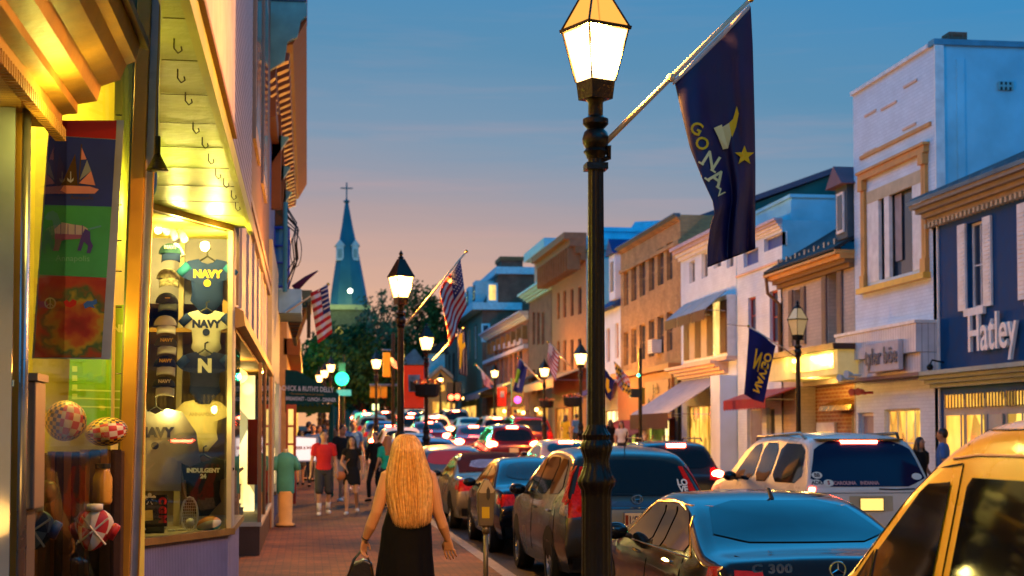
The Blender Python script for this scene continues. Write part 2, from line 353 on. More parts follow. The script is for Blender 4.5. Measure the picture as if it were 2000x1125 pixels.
shop_w = LIT('shop_light_white', (1, .85, .40), (.9, .5, .08), 2.4)
shop_g = LIT('shop_light_green', (.75, .85, .12), (.30, .45, .05), 1.5)
shop_o = LIT('shop_light_orange', (1, .42, .05), (.5, .12, .01), 1.2)
room_lit = LIT('room_light', (1, .70, .18), (.9, .5, .12), 1.5, 2, .7)
curtain = M('curtain', (.40, .32, .30), .9)
def wall_ops(mb, X, y0, y1, z0, z1, ops, mat, dep=.14, rev=None):
    """a wall in the plane X with openings cut out and lined with reveals"""
    yy = sorted({y0, y1, *[min(max(v, y0), y1) for o in ops for v in o[:2]]}); zz = sorted({z0, z1, *[min(max(v, z0), z1) for o in ops for v in o[2:4]]})
    for a, b in zip(yy, yy[1:]):
        for c, d in zip(zz, zz[1:]):
            ym, zm = (a+b)/2, (c+d)/2
            if any(o[0] < ym < o[1] and o[2] < zm < o[3] for o in ops): continue
            mb.quad((X, a, c), (X, b, c), (X, b, d), (X, a, d), mat)
    r = rev or mat; s = 1 if X > 0 else -1
    for o in ops:
        a, b, c, d = max(o[0], y0), min(o[1], y1), max(o[2], z0), min(o[3], z1); q = X+s*dep
        mb.quad((X, a, c), (q, a, c), (q, a, d), (X, a, d), r); mb.quad((X, b, c), (q, b, c), (q, b, d), (X, b, d), r)
        mb.quad((X, a, c), (q, a, c), (q, b, c), (X, b, c), r); mb.quad((X, a, d), (q, a, d), (q, b, d), (X, b, d), r)
def window(par, X, o, pane, frame, nx=1, nz=1, dep=.14, w=.05, name='window', pn='pane', label=None):
    a, b, c, d = o; s = 1 if X > 0 else -1; q = X+s*(dep-.05); q2 = X+s*dep; mb = MB()
    x0, x1 = min(q, q2), max(q, q2)
    mb.box(x0, x1, a, a+w, c, d, frame); mb.box(x0, x1, b-w, b, c, d, frame); mb.box(x0, x1, a+w, b-w, c, c+w, frame); mb.box(x0, x1, a+w, b-w, d-w, d, frame)
    t = w*.5; x0 += .012; x1 -= .012
    for i in range(1, nx): y = a+w+(b-a-2*w)*i/nx; mb.box(x0, x1, y-t/2, y+t/2, c+w, d-w, frame)
    for i in range(1, nz): z = c+w+(d-c-2*w)*i/nz; mb.box(x0+.003, x1-.003, a+w, b-w, z-t/2, z+t/2, frame)
    f = mb.build(name, par)
    p = MB(); xx = X+s*(dep-.018); p.quad((xx, a+.01, c+.01), (xx, b-.01, c+.01), (xx, b-.01, d-.01), (xx, a+.01, d-.01), pane); p.build(pn, f)
    if label: f['label'] = label
    return f
def fop(pl, pr, yt, yb, X=RX):
    """pixel box on a facade (top and bottom read at its right-hand edge) -> opening"""
    a = onX(pr, yt, X); b = onX(pr, yb, X); c = onX(pl, yt, X); return (min(a.y, c.y), max(a.y, c.y), b.z, a.z)
def bld(name, label, pf, pn, ytop, wins, wall, depth=9, side=None, X=RX, roof=True, dep=.14, group='buildings along the far side of the street', ztop=None, y0=None):
    """pf,pn: far and near pixel columns; ytop: parapet row at the near column"""
    ya = onX(pn, 800, X).y if y0 is None else y0; yb = onX(pf, 800, X).y; zt = onX(pn, ytop, X).z if ztop is None else ztop
    t = T(name, label, 'building', (X, ya, 0), group)
    mb = MB(); ops = [fop(*w[:4], X=X) for w in wins]
    wall_ops(mb, X, ya, yb, -.3, zt, ops, wall, dep)
    sd = side or wall
    mb.quad((X, ya, -.3), (X+depth, ya, -.3), (X+depth, ya, zt), (X, ya, zt), sd); mb.quad((X, yb, -.3), (X+depth, yb, -.3), (X+depth, yb, zt), (X, yb, zt), sd)
    mb.quad((X+depth, ya, -.3), (X+depth, yb, -.3), (X+depth, yb, zt), (X+depth, ya, zt), sd)
    mb.build('wall', t)
    if roof:
        r = MB(); r.quad((X, ya, zt-.02), (X+depth, ya, zt-.02), (X+depth, yb, zt-.02), (X, yb, zt-.02), slate); r.build('roof', t)
    for w, o in zip(wins, ops):
        kw = w[6] if len(w) > 6 else {}
        window(t, X, o, w[4], w[5], dep=dep, **kw)
    return t, ya, yb, zt
def band(t, name, X, ya, yb, z0, z1, out, mat, extra=0):
    mb = MB(); mb.box(X-out, X-.002, ya-extra, yb+extra, z0, z1, mat); return mb.build(name, t, bevel=.01)
def cornice(t, X, ya, yb, z, h, out, mat, mat2=None, br=0, name='cornice'):
    mb = MB(); k = 4
    for i in range(k):
        mb.box(X-out*(i+1)/k, X-.002, ya-(.02*i), yb+.02*i, z+h*i/k+(.001 if i else 0), z+h*(i+1)/k, (mat2 or mat) if i < k-2 else mat)
    if br:
        y = ya+.15
        while y < yb: mb.box(X-out*.8, X-out*.25, y, y+.12, z-h*.35, z+h*.5, mat2 or mat); y += br
    return mb.build(name, t)
def shutters(t, X, o, mat, w, off=.05):
    for y in (o[0]-off-w, o[1]+off):
        mb = MB(); mb.box(X-.05, X-.004, y, y+w, o[2]-.02, o[3]+.02, mat); n = max(6, int((o[3]-o[2])/.09))
        for i in range(n):
            z = o[2]+.08+(o[3]-o[2]-.16)*i/n; mb.box(X-.066, X-.051, y+.05, y+w-.05, z, z+(o[3]-o[2])/n*.45, mat)
        mb.build('shutter', t)
def awning(t, X, ya, yb, zt, zb, out, mat, val=.25, vmat=None, frame=True, name='awning'):
    mb = MB(); mb.prism([(X-.01, ya, zt), (X-out, ya, zb), (X-out, ya, zb-.02), (X-.01, ya, zt-.03)], (0, yb-ya, 0), mat)
    n = max(3, int((yb-ya)/.3)); v = vmat or mat
    for i in range(n):
        a = ya+(yb-ya)*i/n; b = ya+(yb-ya)*(i+1)/n; m_ = (a+b)/2; q = X-out-.004
        mb.add([(q, a, zb), (q, b, zb), (q, b, zb-val*.85), (q, m_, zb-val), (q, a, zb-val*.85)], [(0, 1, 2, 3, 4)], v)
    a = mb.build(name, t, solid=.006)
    if frame:
        f = MB()
        for y in (ya+.03, yb-.03): f.tube([(X, y, zb-.05), (X-out, y, zb-.03)], .012, steel, 6)
        f.build('awning_frame', a)
    return a
# R1 navy blue shop
X = RX
HY0 = 14.0
wl = [(1890, 1920, 428, 598, sky_glass, white_paint, dict(nx=2, nz=2)), (2010, 2042, 385, 575, sky_glass, white_paint, dict(nx=2, nz=2)),
      (1858, 2150, 752, 900, dark_glass, grey_paint)]
t, ya, yb, zt = bld('blue_shop_building', 'two storey navy blue shop building with white shuttered windows behind the yellow van', 1826, 2400, 60, wl[:2], blue_wall, y0=HY0, ztop=6.35)
mb = MB()                                  # sloping metal roof with a gable towards the viewer
zr = 9.0; xr = X+5.2
mb.hexa([(X-.55, HY0, 6.5), (xr, HY0, zr), (xr, yb+.1, zr), (X-.55, yb+.1, 6.5), (X-.55, HY0, 6.58), (xr, HY0, zr+.08), (xr, yb+.1, zr+.08), (X-.55, yb+.1, 6.58)], grey_roof)
y = HY0
while y < yb: mb.prism([(X-.5, y, 6.6), (xr, y, zr+.075), (xr, y, zr+.12), (X-.5, y, 6.645)], (0, .03, 0), grey_roof); y += .5
mb.prism([(X+.01, yb, 6.35), (xr, yb, 6.35), (xr, yb, zr)], (0, -.1, 0), blue_wall)
mb.build('metal_roof', t)
cornice(t, X, HY0, yb, 6.15, .36, .5, M('taupe_trim', (.30, .27, .22), .6), M('taupe_trim2', (.36, .30, .22), .6))
mb = MB(); y = HY0
while y < yb: mb.box(X-.16, X-.01, y, y+.09, 6.04, 6.14, cream_paint); y += .2
mb.build('dentil_band', t)
for w in wl[:2]: shutters(t, X, fop(*w[:4]), white_paint, .36); o = fop(*w[:4]); band(t, 'sill', X, o[0]-.1, o[1]+.1, o[2]-.16, o[2]-.003, .08, white_paint)
o = fop(1862, 2200, 752, 960); zc = fz = onX(1825, 742, X).z
cornice(t, X, HY0, yb, zc-.18, .34, .45, M('grey_green_cornice', (.30, .40, .36), .6))  # green reflected light put into the cream mauve cornice colour
fr = MB(); fr.box(X-.12, X-.003, HY0, yb-.75, -.2, zc-.45, grey_paint); sf = fr.build('shopfront', t)
for i in range(9):
    a, b = onX(1862+40.5*i, 800, X).y, onX(1862+40.5*i+31, 800, X).y
    if b < HY0: break
    for (yt, yb_, m_, nx) in ((772, 796, shop_y, 5), (812, 900, shop_y if i != 2 else M('blue_grey_door', (.22, .33, .36), .5), 1)):
        z1 = onX(1866, yt, X).z; z0 = onX(1866, yb_, X).z
        wb = MB(); wb.box(X-.16, X-.125, b, a, z0, z1, m_); wo = wb.build('transom_pane' if nx > 1 else ('door' if i == 2 else 'shop_window'), t)
        gb = MB()
        for k in range(nx+1): yy_ = b+(a-b)*k/nx; gb.box(X-.18, X-.163, yy_-.025, yy_+.025, z0-.02, z1+.02, black_plastic if nx > 1 else grey_paint)
        gb.build('muntin', wo)
mb = MB(); put_text(mb, 'Hatley', white_paint, onX(1945, 650, X)+Vector((-.05, 0, 0)), (0, -1, 0), (0, 0, 1), 1.02, bold=.012, ext=.03, sx=.80)
# little serifs on the tall stems
p0 = onX(1945, 650, X)
mb.build('lettering', t, bevel=.004)
mb = MB(); p = onX(1843, 708, X); mb.tube([p, p+Vector((-.25, 0, .05)), p+Vector((-.3, 0, -.05))], .02, black_iron, 6); mb.ball(p+Vector((-.3, 0, -.1)), .07, black_iron); mb.build('wall_light', t)
# R2 tall white building
FRO = wood_orange
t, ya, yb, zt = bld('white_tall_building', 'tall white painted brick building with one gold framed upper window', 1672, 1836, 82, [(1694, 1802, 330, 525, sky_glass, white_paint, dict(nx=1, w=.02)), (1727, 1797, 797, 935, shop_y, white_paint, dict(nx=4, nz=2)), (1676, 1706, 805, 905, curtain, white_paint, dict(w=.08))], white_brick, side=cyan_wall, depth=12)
o = fop(1694, 1802, 330, 525)
mb = MB()
for (a, b, mt) in ((.0, .22, white_paint), (.33, .42, white_paint), (.83, 1.0, white_paint)):
    mb.box(X-.02, X+.06, o[1]-(o[1]-o[0])*b, o[1]-(o[1]-o[0])*a, o[2], o[3], mt)
mb.box(X-.03, X+.05, o[0], o[1], o[3]-.28, o[3], cream_paint); mb.build('window_mullion', t)
mb = MB(); d_ = o[1]-o[0]
for k in range(6): mb.quad((X+.085-.01*(k % 2), o[1]-d_*(.45+.02*k), o[2]+.35), (X+.085-.01*((k+1) % 2), o[1]-d_*(.47+.02*k), o[2]+.35), (X+.085-.01*((k+1) % 2), o[1]-d_*(.47+.02*k), o[3]-.3), (X+.085-.01*(k % 2), o[1]-d_*(.45+.02*k), o[3]-.3), curtain)
mb.build('curtain', t)
mb = MB()
for y in (o[0]-.17, o[0]-.30, o[1]+.06, o[1]+.19): mb.box(X-.08, X-.003, y, y+.10, o[2]-.1, o[3]+.05, FRO)
for y in (o[0]-.32, o[1]+.04): mb.box(X-.14, X-.003, y, y+.28, o[3]+.06, o[3]+.3, FRO); mb.box(X-.11, X-.003, y, y+.28, o[2]-.1, o[2]+.2, FRO)
mb.box(X-.12, X-.003, o[0]-.36, o[1]+.36, o[3]+.31, o[3]+.46, FRO); mb.box(X-.16, X-.003, o[0]-.4, o[1]+.4, o[3]+.463, o[3]+.52, FRO); mb.box(X-.18, X-.003, o[0]-.38, o[1]+.38, o[2]-.24, o[2]-.11, M('gilded_sill', (.8, .45, .05), .4))
mb.box(X-.05, X-.003, o[0]-.5, o[1]+.4, o[3]+.85, o[3]+.93, FRO)
mb.build('window_surround', t)
mb = MB(); peach = M('peach_trim', (.75, .52, .38), .6)
for (pa, pb, py) in ((1690, 1712, 217), (1766, 1792, 158), (1688, 1712, 292), (1764, 1790, 243), (1722, 1752, 200)):
    q0, q1 = onX(pb, py, X), onX(pa, py, X); mb.box(X-.03, X-.003, q0.y, q1.y, q0.z, q0.z+.05, peach)
mb.build('raised_panel_trim', t)
mb = MB(); mb.box(X-.06, X+12, ya-.06, ya+.25, zt-.001, zt+.12, M('coping_blue', (.10, .30, .42), .6)); mb.box(X-.08, X+.3, ya+.26, yb, zt, zt+.08, white_paint); mb.build('coping', t)
ck = MB(); ck.box(X+.35, X+.75, ya+.1, ya+.5, zt+.13, zt+.32, red_brick); ck.build('chimney', t)
mb = MB(); mb.box(X-.04, X+.16, ya-.05, ya-.003, 0, zt-.01, white_paint); mb.box(X+.45, X+.62, ya-.03, ya-.003, 5, zt-.3, cyan_wall); mb.build('corner_pilaster', t)
mb = MB(); q = onY(1950, 160, ya); q2 = onY(1976, 177, ya)
mb.box(q.x, q2.x, ya-.03, ya-.003, q2.z, q.z, black_plastic)
for i in range(4): xx = q.x+(q2.x-q.x)*i/3; mb.box(xx-.02, xx+.02, ya-.05, ya-.031, q2.z, q.z, teal_stucco)
mb.box(q.x, q2.x, ya-.047, ya-.032, (q.z+q2.z)/2-.02, (q.z+q2.z)/2+.02, teal_stucco); mb.build('vent', t)
z1 = onX(1825, 624, X-.5).z; z0 = onX(1825, 722, X-.5).z
vb = STRIPE('white_boards', (.66, .66, .68), (.35, .35, .36), .14, 'XY')
mb = MB(); mb.box(X-.5, X-.003, ya+.03, yb-.0, z0+.42, z1, vb); mb.box(X-.53, X-.003, ya+.01, yb+.02, z1+.003, z1+.07, white_paint); mb.box(X-.4, X-.003, ya+.03, yb, z0, z0+.41, vb); mb.box(X-.46, X-.003, ya+.02, yb+.01, z0-.08, z0-.003, plum); mb.build('sign_fascia', t)
sg = MB(); a, b = onX(1756, 700, X-.6), onX(1692, 700, X-.6); zA, zB = onX(1756, 662, X-.6).z, onX(1756, 722, X-.6).z
sg.box(X-.62, X-.503, a.y, b.y, zB, zA, M('pale_signboard', (.50, .49, .52), .7)); so = sg.build('signboard', t, bevel=.02)
mb = MB(); put_text(mb, 'tyler böe', M('faded_grey_letter', (.13, .14, .18), .7), (X-.64, (a.y+b.y)/2, (zA+zB)/2), (0, -1, 0), (0, 0, 1), .52, bold=.008, ext=.006); mb.build('lettering', so)
for (px, py, c) in ((1668, 740, M('pale_blue_fitting', (.4, .55, .62), .5)), (1682, 733, M('pale_blue_fitting', (.4, .55, .62), .5)), (1692, 768, red_frame), (1705, 767, red_frame)):
    mb = MB(); p = onX(px, py, X-.5); mb.tube([(X-.5, p.y, p.z), (X-.72, p.y, p.z)], .03, c, 8); mb.tube([(X-.72, p.y+.02, p.z+.02), (X-.88, p.y-.05, p.z+.02)], [.05, .09], c, 10); mb.build('spotlight', t)
# R3 cream house with black roof
t, ya, yb, zt = bld('cream_shop_house', 'cream brick house with black roof, dormer and a lit sign board over an alcove', 1527, 1671, 490, [(1617, 1636, 530, 668, sky_glass, white_paint, dict(nx=2, nz=2)), (1551, 1565, 563, 672, sky_glass, white_paint, dict(nx=2, nz=2)), (1561, 1668, 745, 900, lit_brick, lit_brick, dict(w=.01))], beige_brick, dep=.5)
for w in ((1617, 1636, 530, 668), (1551, 1565, 563, 672)): shutters(t, X, fop(*w), grey_sh, .34)
ze = zt; mb = MB(); xr = X+5; zr = ze+3.3
mb.hexa([(X-.5, ya, ze), (xr, ya, zr), (xr, yb, zr), (X-.5, yb, ze), (X-.5, ya, ze+.1), (xr, ya, zr+.1), (xr, yb, zr+.1), (X-.5, yb, ze+.1)], slate)
for k in range(7):
    yy_ = ya+.8+(yb-ya-1.2)*k/6
    for dx in (0, .12): mb.box(X-.2+dx, X-.16+dx, yy_, yy_+.1, ze+.1+.2*.0, ze+.42, steel)
mb.build('slate_roof', t)
cornice(t, X, ya, yb, ze-.38, .42, .5, wood_orange, M('umber_trim', (.22, .12, .05), .6))
mb = MB(); mb.tube([(X-.45, yb-.05, ze), (X-.4, yb-.05, ze-.5), (X-.08, yb-.1, ze-.8), (X-.08, yb-.1, 3.4)], .05, M('umber_trim'), 8); mb.build('downpipe', t)
dm = MB(); a, b = ya+.05, ya+.85; zb_ = ze+.35; dm.box(X-.15, X+2.6, a, b, zb_, zb_+1.3, M('dark_blue_grey', (.05, .09, .12), .6))
dm.prism([(X-.35, a-.2, zb_+1.3), (X-.35, b+.2, zb_+1.3), (X-.35, (a+b)/2, zb_+1.8)], (3.5, 0, 0), plum); do = dm.build('dormer', t)
mb = MB(); mb.box(X-.19, X-.153, a+.15, b-.15, zb_+.15, zb_+1.15, white_paint); mb.box(X-.2, X-.193, a+.22, b-.22, zb_+.22, zb_+1.08, sky_glass); mb.build('window', do)
o = fop(1515, 1652, 682, 722, X-.7); yl, yh = o[0], o[1]
sgl = LIT('sign_light', (1, .80, .22), (1, .55, .06), 1.8, .7, .45)
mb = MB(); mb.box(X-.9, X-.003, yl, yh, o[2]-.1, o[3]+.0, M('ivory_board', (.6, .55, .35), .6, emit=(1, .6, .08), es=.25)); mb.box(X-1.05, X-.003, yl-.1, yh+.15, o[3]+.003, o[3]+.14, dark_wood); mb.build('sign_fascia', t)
sp_ = MB(); sp_.box(X-.93, X-.905, yl+.25, yl+(yh-yl)*.62, o[2]+.05, o[3]-.06, sgl); sp_.build('lit_sign_panel', t)
for k in range(3):
    l = light('sign_lamp', (X-1.15, yl+.8+1.5*k, o[3]-.1), 14, (1, .62, .12), .05); l.parent = t; l.location = Vector(l.location)-t.location
l = light('alcove_lamp', (X-.6, (yl+yh)/2, 2.9), 60, (1, .55, .12), .1); l.parent = t; l.location = Vector(l.location)-t.location
# alcove fittings
mb = MB(); oo = fop(1640, 1667, 792, 900); mb.box(X+.3, X+.45, oo[0], oo[1], 0, oo[3], dark_wood); mb.build('door', t)
mb = MB(); oo = fop(1605, 1667, 775, 800); mb.prism([(X-.1, oo[0], oo[2]), (X+.44, oo[0], oo[2]), (X+.44, oo[0], oo[3]), (X-.05, oo[0], oo[2]+.12)], (0, oo[1]-oo[0], 0), brass); mb.build('canopy', t)
mb = MB(); oo = fop(1566, 1600, 825, 900); mb.box(X+.40, X+.47, oo[0], oo[1], oo[2], oo[3], white_paint); mb.box(X+.38, X+.397, oo[0]+.1, oo[1]-.1, oo[2], oo[3]-.25, shop_y); mb.build('bay_window', t)
# R4 white painted building with red window frames
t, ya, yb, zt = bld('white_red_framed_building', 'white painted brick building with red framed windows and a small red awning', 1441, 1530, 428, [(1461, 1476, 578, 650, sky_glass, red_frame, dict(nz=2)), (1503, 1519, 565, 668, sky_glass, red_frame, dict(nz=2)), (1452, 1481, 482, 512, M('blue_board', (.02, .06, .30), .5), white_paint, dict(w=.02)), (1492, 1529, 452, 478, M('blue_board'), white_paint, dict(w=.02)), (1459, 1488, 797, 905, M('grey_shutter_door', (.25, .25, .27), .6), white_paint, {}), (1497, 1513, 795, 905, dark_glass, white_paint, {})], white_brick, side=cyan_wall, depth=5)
cornice(t, X, ya, yb, zt-.25, .3, .25, M('mauve_trim', (.52, .45, .52), .6), white_paint)
band(t, 'string_course', X, ya, yb, onX(1530, 510, X).z, onX(1530, 510, X).z+.07, .05, peach)
o = fop(1432, 1516, 762, 784, X-.6); awning(t, X, o[0], o[1], o[3]+.1, o[2]+.1, .9, red_frame, .3, M('crimson_cloth', (.28, .015, .03), .8))
# dark green gabled house rising behind, with a pale blue wing
ya2 = onX(1660, 400, X+2).y
tb = T('green_gabled_house', 'dark green gabled house rising behind the white building with red framed windows', 'building', (X+5.2, ya2, 0), 'buildings behind the street front')
Yg = onX(1372, 420, X+1.2).y; xa = onY(1370, 420, Yg).x; xb = onY(1622, 335, Yg).x; xc = onY(1668, 345, Yg).x; z_a = onY(1370, 425, Yg).z; z_b = onY(1622, 332, Yg).z; z_c = onY(1668, 352, Yg).z
mb = MB(); mb.prism([(xa, Yg, -.2), (xc+3, Yg, -.2), (xc+3, Yg, z_c-1.2), (xb, Yg, z_b-.2), (xa, Yg, z_a-.2)], (0, 7, 0), green_wall); mb.build('wall', tb)
mb = MB(); mb.prism([(xa-.3, Yg-.2, z_a-.19), (xb, Yg-.2, z_b-.17), (xc+3, Yg-.2, z_c-1.17), (xc+3, Yg-.2, z_c-.97), (xb, Yg-.2, z_b+.05), (xa-.3, Yg-.2, z_a)], (0, 7.4, 0), plum); mb.build('roof', tb)
Yw = onX(1546, 386, X+.45).y; p = onY(1545, 386, Yw); q = onY(1660, 386, Yw)
tw = T('pale_blue_wing', 'plain pale blue flat topped block standing behind the black slate roof', 'building', (p.x, Yw, 0), 'buildings behind the street front')
mb = MB(); mb.box(p.x, p.x+7, Yw, Yw+3.6, -.2, p.z, cyan_wall); mb.build('wall', tw); mb = MB(); mb.box(p.x-.05, p.x+7.05, Yw-.05, Yw+3.65, p.z+.003, p.z+.1, cyan_wall); mb.build('coping', tw)
# R5 white building with striped bay
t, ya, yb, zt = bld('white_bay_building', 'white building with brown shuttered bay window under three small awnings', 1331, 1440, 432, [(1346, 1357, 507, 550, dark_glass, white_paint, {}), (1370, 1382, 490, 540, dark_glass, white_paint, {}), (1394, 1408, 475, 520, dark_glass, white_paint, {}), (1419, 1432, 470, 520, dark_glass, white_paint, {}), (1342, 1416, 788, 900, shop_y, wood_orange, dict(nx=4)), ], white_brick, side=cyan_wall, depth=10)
cornice(t, X, ya, yb, zt-.45, .45, .4, M('mauve_trim'), white_paint)
o = fop(1336, 1420, 575, 695, X-.3); mb = MB(); mb.box(X-.3, X-.003, o[0], o[1], o[2], o[3], white_paint); mb.box(X-.36, X-.003, o[0]-.05, o[1]+.05, o[2]-.12, o[2]-.003, peach); by = mb.build('bay', t)
n = 7
for i in range(n):
    a = o[0]+(o[1]-o[0])*i/n; b = o[0]+(o[1]-o[0])*(i+1)/n; mb = MB()
    mb.box(X-.335, X-.303, a+.03, b-.03, o[2]+.1, o[3]-.15, brown_sh if i % 2 == 0 else (room_lit if i < 2 else cream_paint)); mb.build('shutter' if i % 2 == 0 else 'pane', by)
for i in range(3):
    a = o[0]+(o[1]-o[0])*(i+.02)/3; b = o[0]+(o[1]-o[0])*(i+.95)/3
    awning(t, X-.3, a, b, o[3]+.15, o[3]-.45, .7, M('grey_blue_canvas', (.30, .38, .44), .8), .35, brown_sh, name='small_awning')
z_ = onX(1410, 712, X).z; cornice(t, X, ya+1.0, yb, z_-.3, .4, .6, peach)
o = fop(1318, 1412, 735, 800, X); awning(t, X, ya+1.2, yb-.2, z_-.35, z_-1.55, 1.9, M('grey_canvas', (.42, .42, .46), .8), .55, M('dark_brown_canvas', (.05, .02, .015), .8))
mb = MB(); mb.box(X-.55, X-.003, ya, ya+1.1, 0, z_-.4, white_wall); mb.build('pier', t)
# R6 tan brick
wins = []
for i, (pl, pr) in enumerate(((1218, 1227), (1233, 1243), (1249, 1260), (1267, 1278), (1284, 1296), (1302, 1313))):
    k = (pr-1227)/86; wins.append((pl, pr, 527-56*k, 595-51*k, sky_glass, tan_brick, dict(nz=2, w=.04))); wins.append((pl, pr, 647-40*k, 713-29*k, sky_glass, tan_brick, dict(nz=2, w=.04)))
wins += [(1217, 1240, 800, 880, shop_g, dark_wood, dict(nx=2)), (1252, 1275, 797, 880, shop_g, dark_wood, dict(nx=2)), (1281, 1306, 790, 880, shop_w, dark_wood, dict(nx=2))]
t, ya, yb, zt = bld('tan_brick_building', 'three storey tan brick building with two rows of narrow windows and a carved signboard', 1213, 1330, 418, wins, tan_brick, side=tan_brick, depth=9)
cornice(t, X, ya, yb, zt-.2, .25, .25, M('blue_grey_coping', (.10, .16, .20), .6), tan_brick); band(t, 'string_course', X, ya, yb, zt-1.05, zt-.9, .08, tan_brick)
o = fop(1240, 1308, 712, 722, X-.3); band(t, 'storefront_cornice', X, ya, yb, o[2], o[3]+.05, .45, M('orange_brown_trim', (.42, .20, .07), .6)); z1 = o[2]
sb = MB(); sb.box(X-.2, X-.003, ya+.6, yb-.3, z1-1.75, z1-.004, M('orange_brown_trim')); sb.build('sign_fascia', t)
sb = MB(); a, b = onX(1308, 740, X-.2), onX(1262, 740, X-.2); sb.box(X-.26, X-.203, a.y, b.y, z1-1.5, z1-.3, M('tan_signboard', (.55, .34, .13), .6)); so = sb.build('signboard', t, bevel=.02)
mb = MB(); put_text(mb, "Joe's\nBarber Shop", dark_wood, (X-.275, (a.y+b.y)/2, z1-.9), (0, -1, 0), (0, 0, 1), .52, bold=.015, ext=.005, sx=1.0); mb.build('lettering', so)
ac = MB(); p = onX(1287, 677, X); ac.box(X-.35, X+.02, p.y-.35, p.y+.35, p.z-.25, p.z+.25, white_paint)
for k in range(5): ac.box(X-.36, X-.351, p.y-.3, p.y+.3, p.z-.2+.09*k, p.z-.16+.09*k, grey_paint)
ac.build('air_conditioner', t)
mb = MB(); mb.box(X-.12, X-.003, ya, ya+.5, -.2, z1, M('dark_grey_pier', (.06, .065, .06), .6)); mb.build('pier', t)
awning(t, X, ya+.4, yb-.2, z1-1.65, z1-2.35, 1.7, M('maroon_canvas', (.16, .025, .04), .8), .3, M('plum_canvas', (.10, .03, .09), .8))
mb = MB(); mb.tube([(X+.4, ya-.12, 4), (X+.4, ya-.12, zt-1)], .07, blue_trim, 8); mb.build('downpipe', t)
# R7 small white house with blue roof
t, ya, yb, zt = bld('small_white_house', 'small white house with steep blue roof and dormer beside the tan brick building', 1176, 1212, 592, [(1184, 1191, 640, 706, sky_glass, peach, {}), (1201, 1208, 630, 700, sky_glass, peach, {}), (1180, 1208, 800, 880, shop_w, wood_orange, dict(nx=3))], white_wall)
mb = MB(); bluer = M('blue_slate', (.02, .06, .20), .6); mb.prism([(X-.4, ya, zt-.1), (X+3.2, ya, zt+2.4), (X+3.2, ya, zt-.1)], (0, yb-ya, 0), bluer); mb.build('blue_roof', t)
mb = MB(); y_ = ya+.6; mb.box(X-.1, X+2, y_, y_+1.3, zt+.25, zt+2.2, white_wall); mb.prism([(X-.25, y_-.15, zt+2.2), (X-.25, y_+1.45, zt+2.2), (X-.25, y_+.65, zt+2.9)], (2.6, 0, 0), bluer); mb.box(X-.13, X-.102, y_+.35, y_+.95, zt+.6, zt+1.9, sky_glass); mb.build('dormer', t)
awning(t, X, ya, yb, 4.0, 3.3, 1.6, M('violet_canvas', (.10, .05, .16), .8), .3)
# teal block behind
def block(name, label, px0, px1, ytop, Y, dy, mat, cop=None, zb=-.2):
    p, q = onY(px0, ytop, Y), onY(px1, ytop, Y); t = T(name, label, 'building', (p.x, Y, 0), 'buildings behind the street front')
    mb = MB(); mb.box(p.x, q.x, Y, Y+dy, zb, p.z, mat); mb.build('wall', t)
    mb = MB(); mb.box(p.x-.15, q.x+.1, Y-.15, Y+dy, p.z+.003, p.z+.25, cop or mat); mb.build('coping', t); return t, p, q
block('teal_block', 'flat topped teal block rising behind the small white house', 1150, 1222, 488, 76, 8, teal_stucco)
tt, p, q = block('pale_roofed_block', 'pale blue block with rooftop plant sheds behind the tan brick building', 1176, 1330, 452, 90, 14, cyan_wall, cyan_wall)
mb = MB(); mb.hexa([onY(1228, 452, 92), onY(1300, 452, 92), onY(1300, 452, 97), onY(1228, 452, 97), onY(1240, 433, 92), onY(1300, 430, 92), onY(1300, 430, 97), onY(1240, 433, 97)], blue_trim); mb.build('plant_shed', tt)
mb = MB(); mb.hexa([onY(1180, 461, 91), onY(1215, 461, 91), onY(1215, 461, 95), onY(1180, 461, 95), onY(1200, 445, 91), onY(1215, 445, 91), onY(1215, 445, 95), onY(1200, 445, 95)], cyan_wall); mb.build('roof_hatch', tt)
# R8 beige italianate
wins = []
for i, px in enumerate((1088, 1100, 1114, 1129)):
    w = 5+i*.6; k = i/3
    wins += [(px, px+w, 570-12*k, 622-10*k, sky_glass, brown_sh, dict(nz=2)), (px, px+w, 665-5*k, 725-6*k, sky_glass, brown_sh, dict(nz=2))]
wins += [(1084, 1110, 795, 870, shop_o, dark_wood, dict(nx=2)), (1116, 1136, 790, 870, shop_y, dark_wood, dict(nx=2))]
t, ya, yb, zt = bld('beige_cornice_building', 'beige plastered building with heavy bracketed cornice and a pale teal flank', 1077, 1146, 505, wins, M('beige_plaster', (.30, .16, .085), .8, bump=.2), side=teal_stucco, depth=9)
cornice(t, X, ya, yb, zt-.05, 1.3, 1.1, M('tan_cornice', (.26, .14, .07), .6), M('umber_trim'), .75)
awning(t, X, ya, yb, 4.9, 4.3, 1.6, M('tan_canvas', (.45, .30, .16), .8), .4)
# R9 narrow brick with pink wall on top
wins = [(p_, p_+5, 608, 672, dark_glass, brown_brick, {}) for p_ in (1040, 1049, 1058)]+[(p_, p_+5, 720, 770, dark_glass, brown_brick, {}) for p_ in (1040, 1050)]+[(1044, 1070, 790, 850, shop_o, dark_wood, dict(nx=2))]
t, ya, yb, zt = bld('narrow_brick_building', 'narrow brown brick building with pale blue cornice and a pink attic block', 1033, 1078, 562, wins, brown_brick, side=brown_brick)
cornice(t, X, ya, yb, zt-.1, .5, .7, blue_trim)
mb = MB(); pk = M('pink_plaster', (.62, .34, .27), .8); za = onX(1060, 500, X+.3).z; mb.box(X+.3, X+7, ya+1.0, yb-.2, zt+.4, za, pk); mb.build('attic_block', t); mb = MB(); mb.box(X-.3, X+7.2, ya+.8, yb, za+.003, za+.5, blue_trim); mb.build('attic_cornice', t)
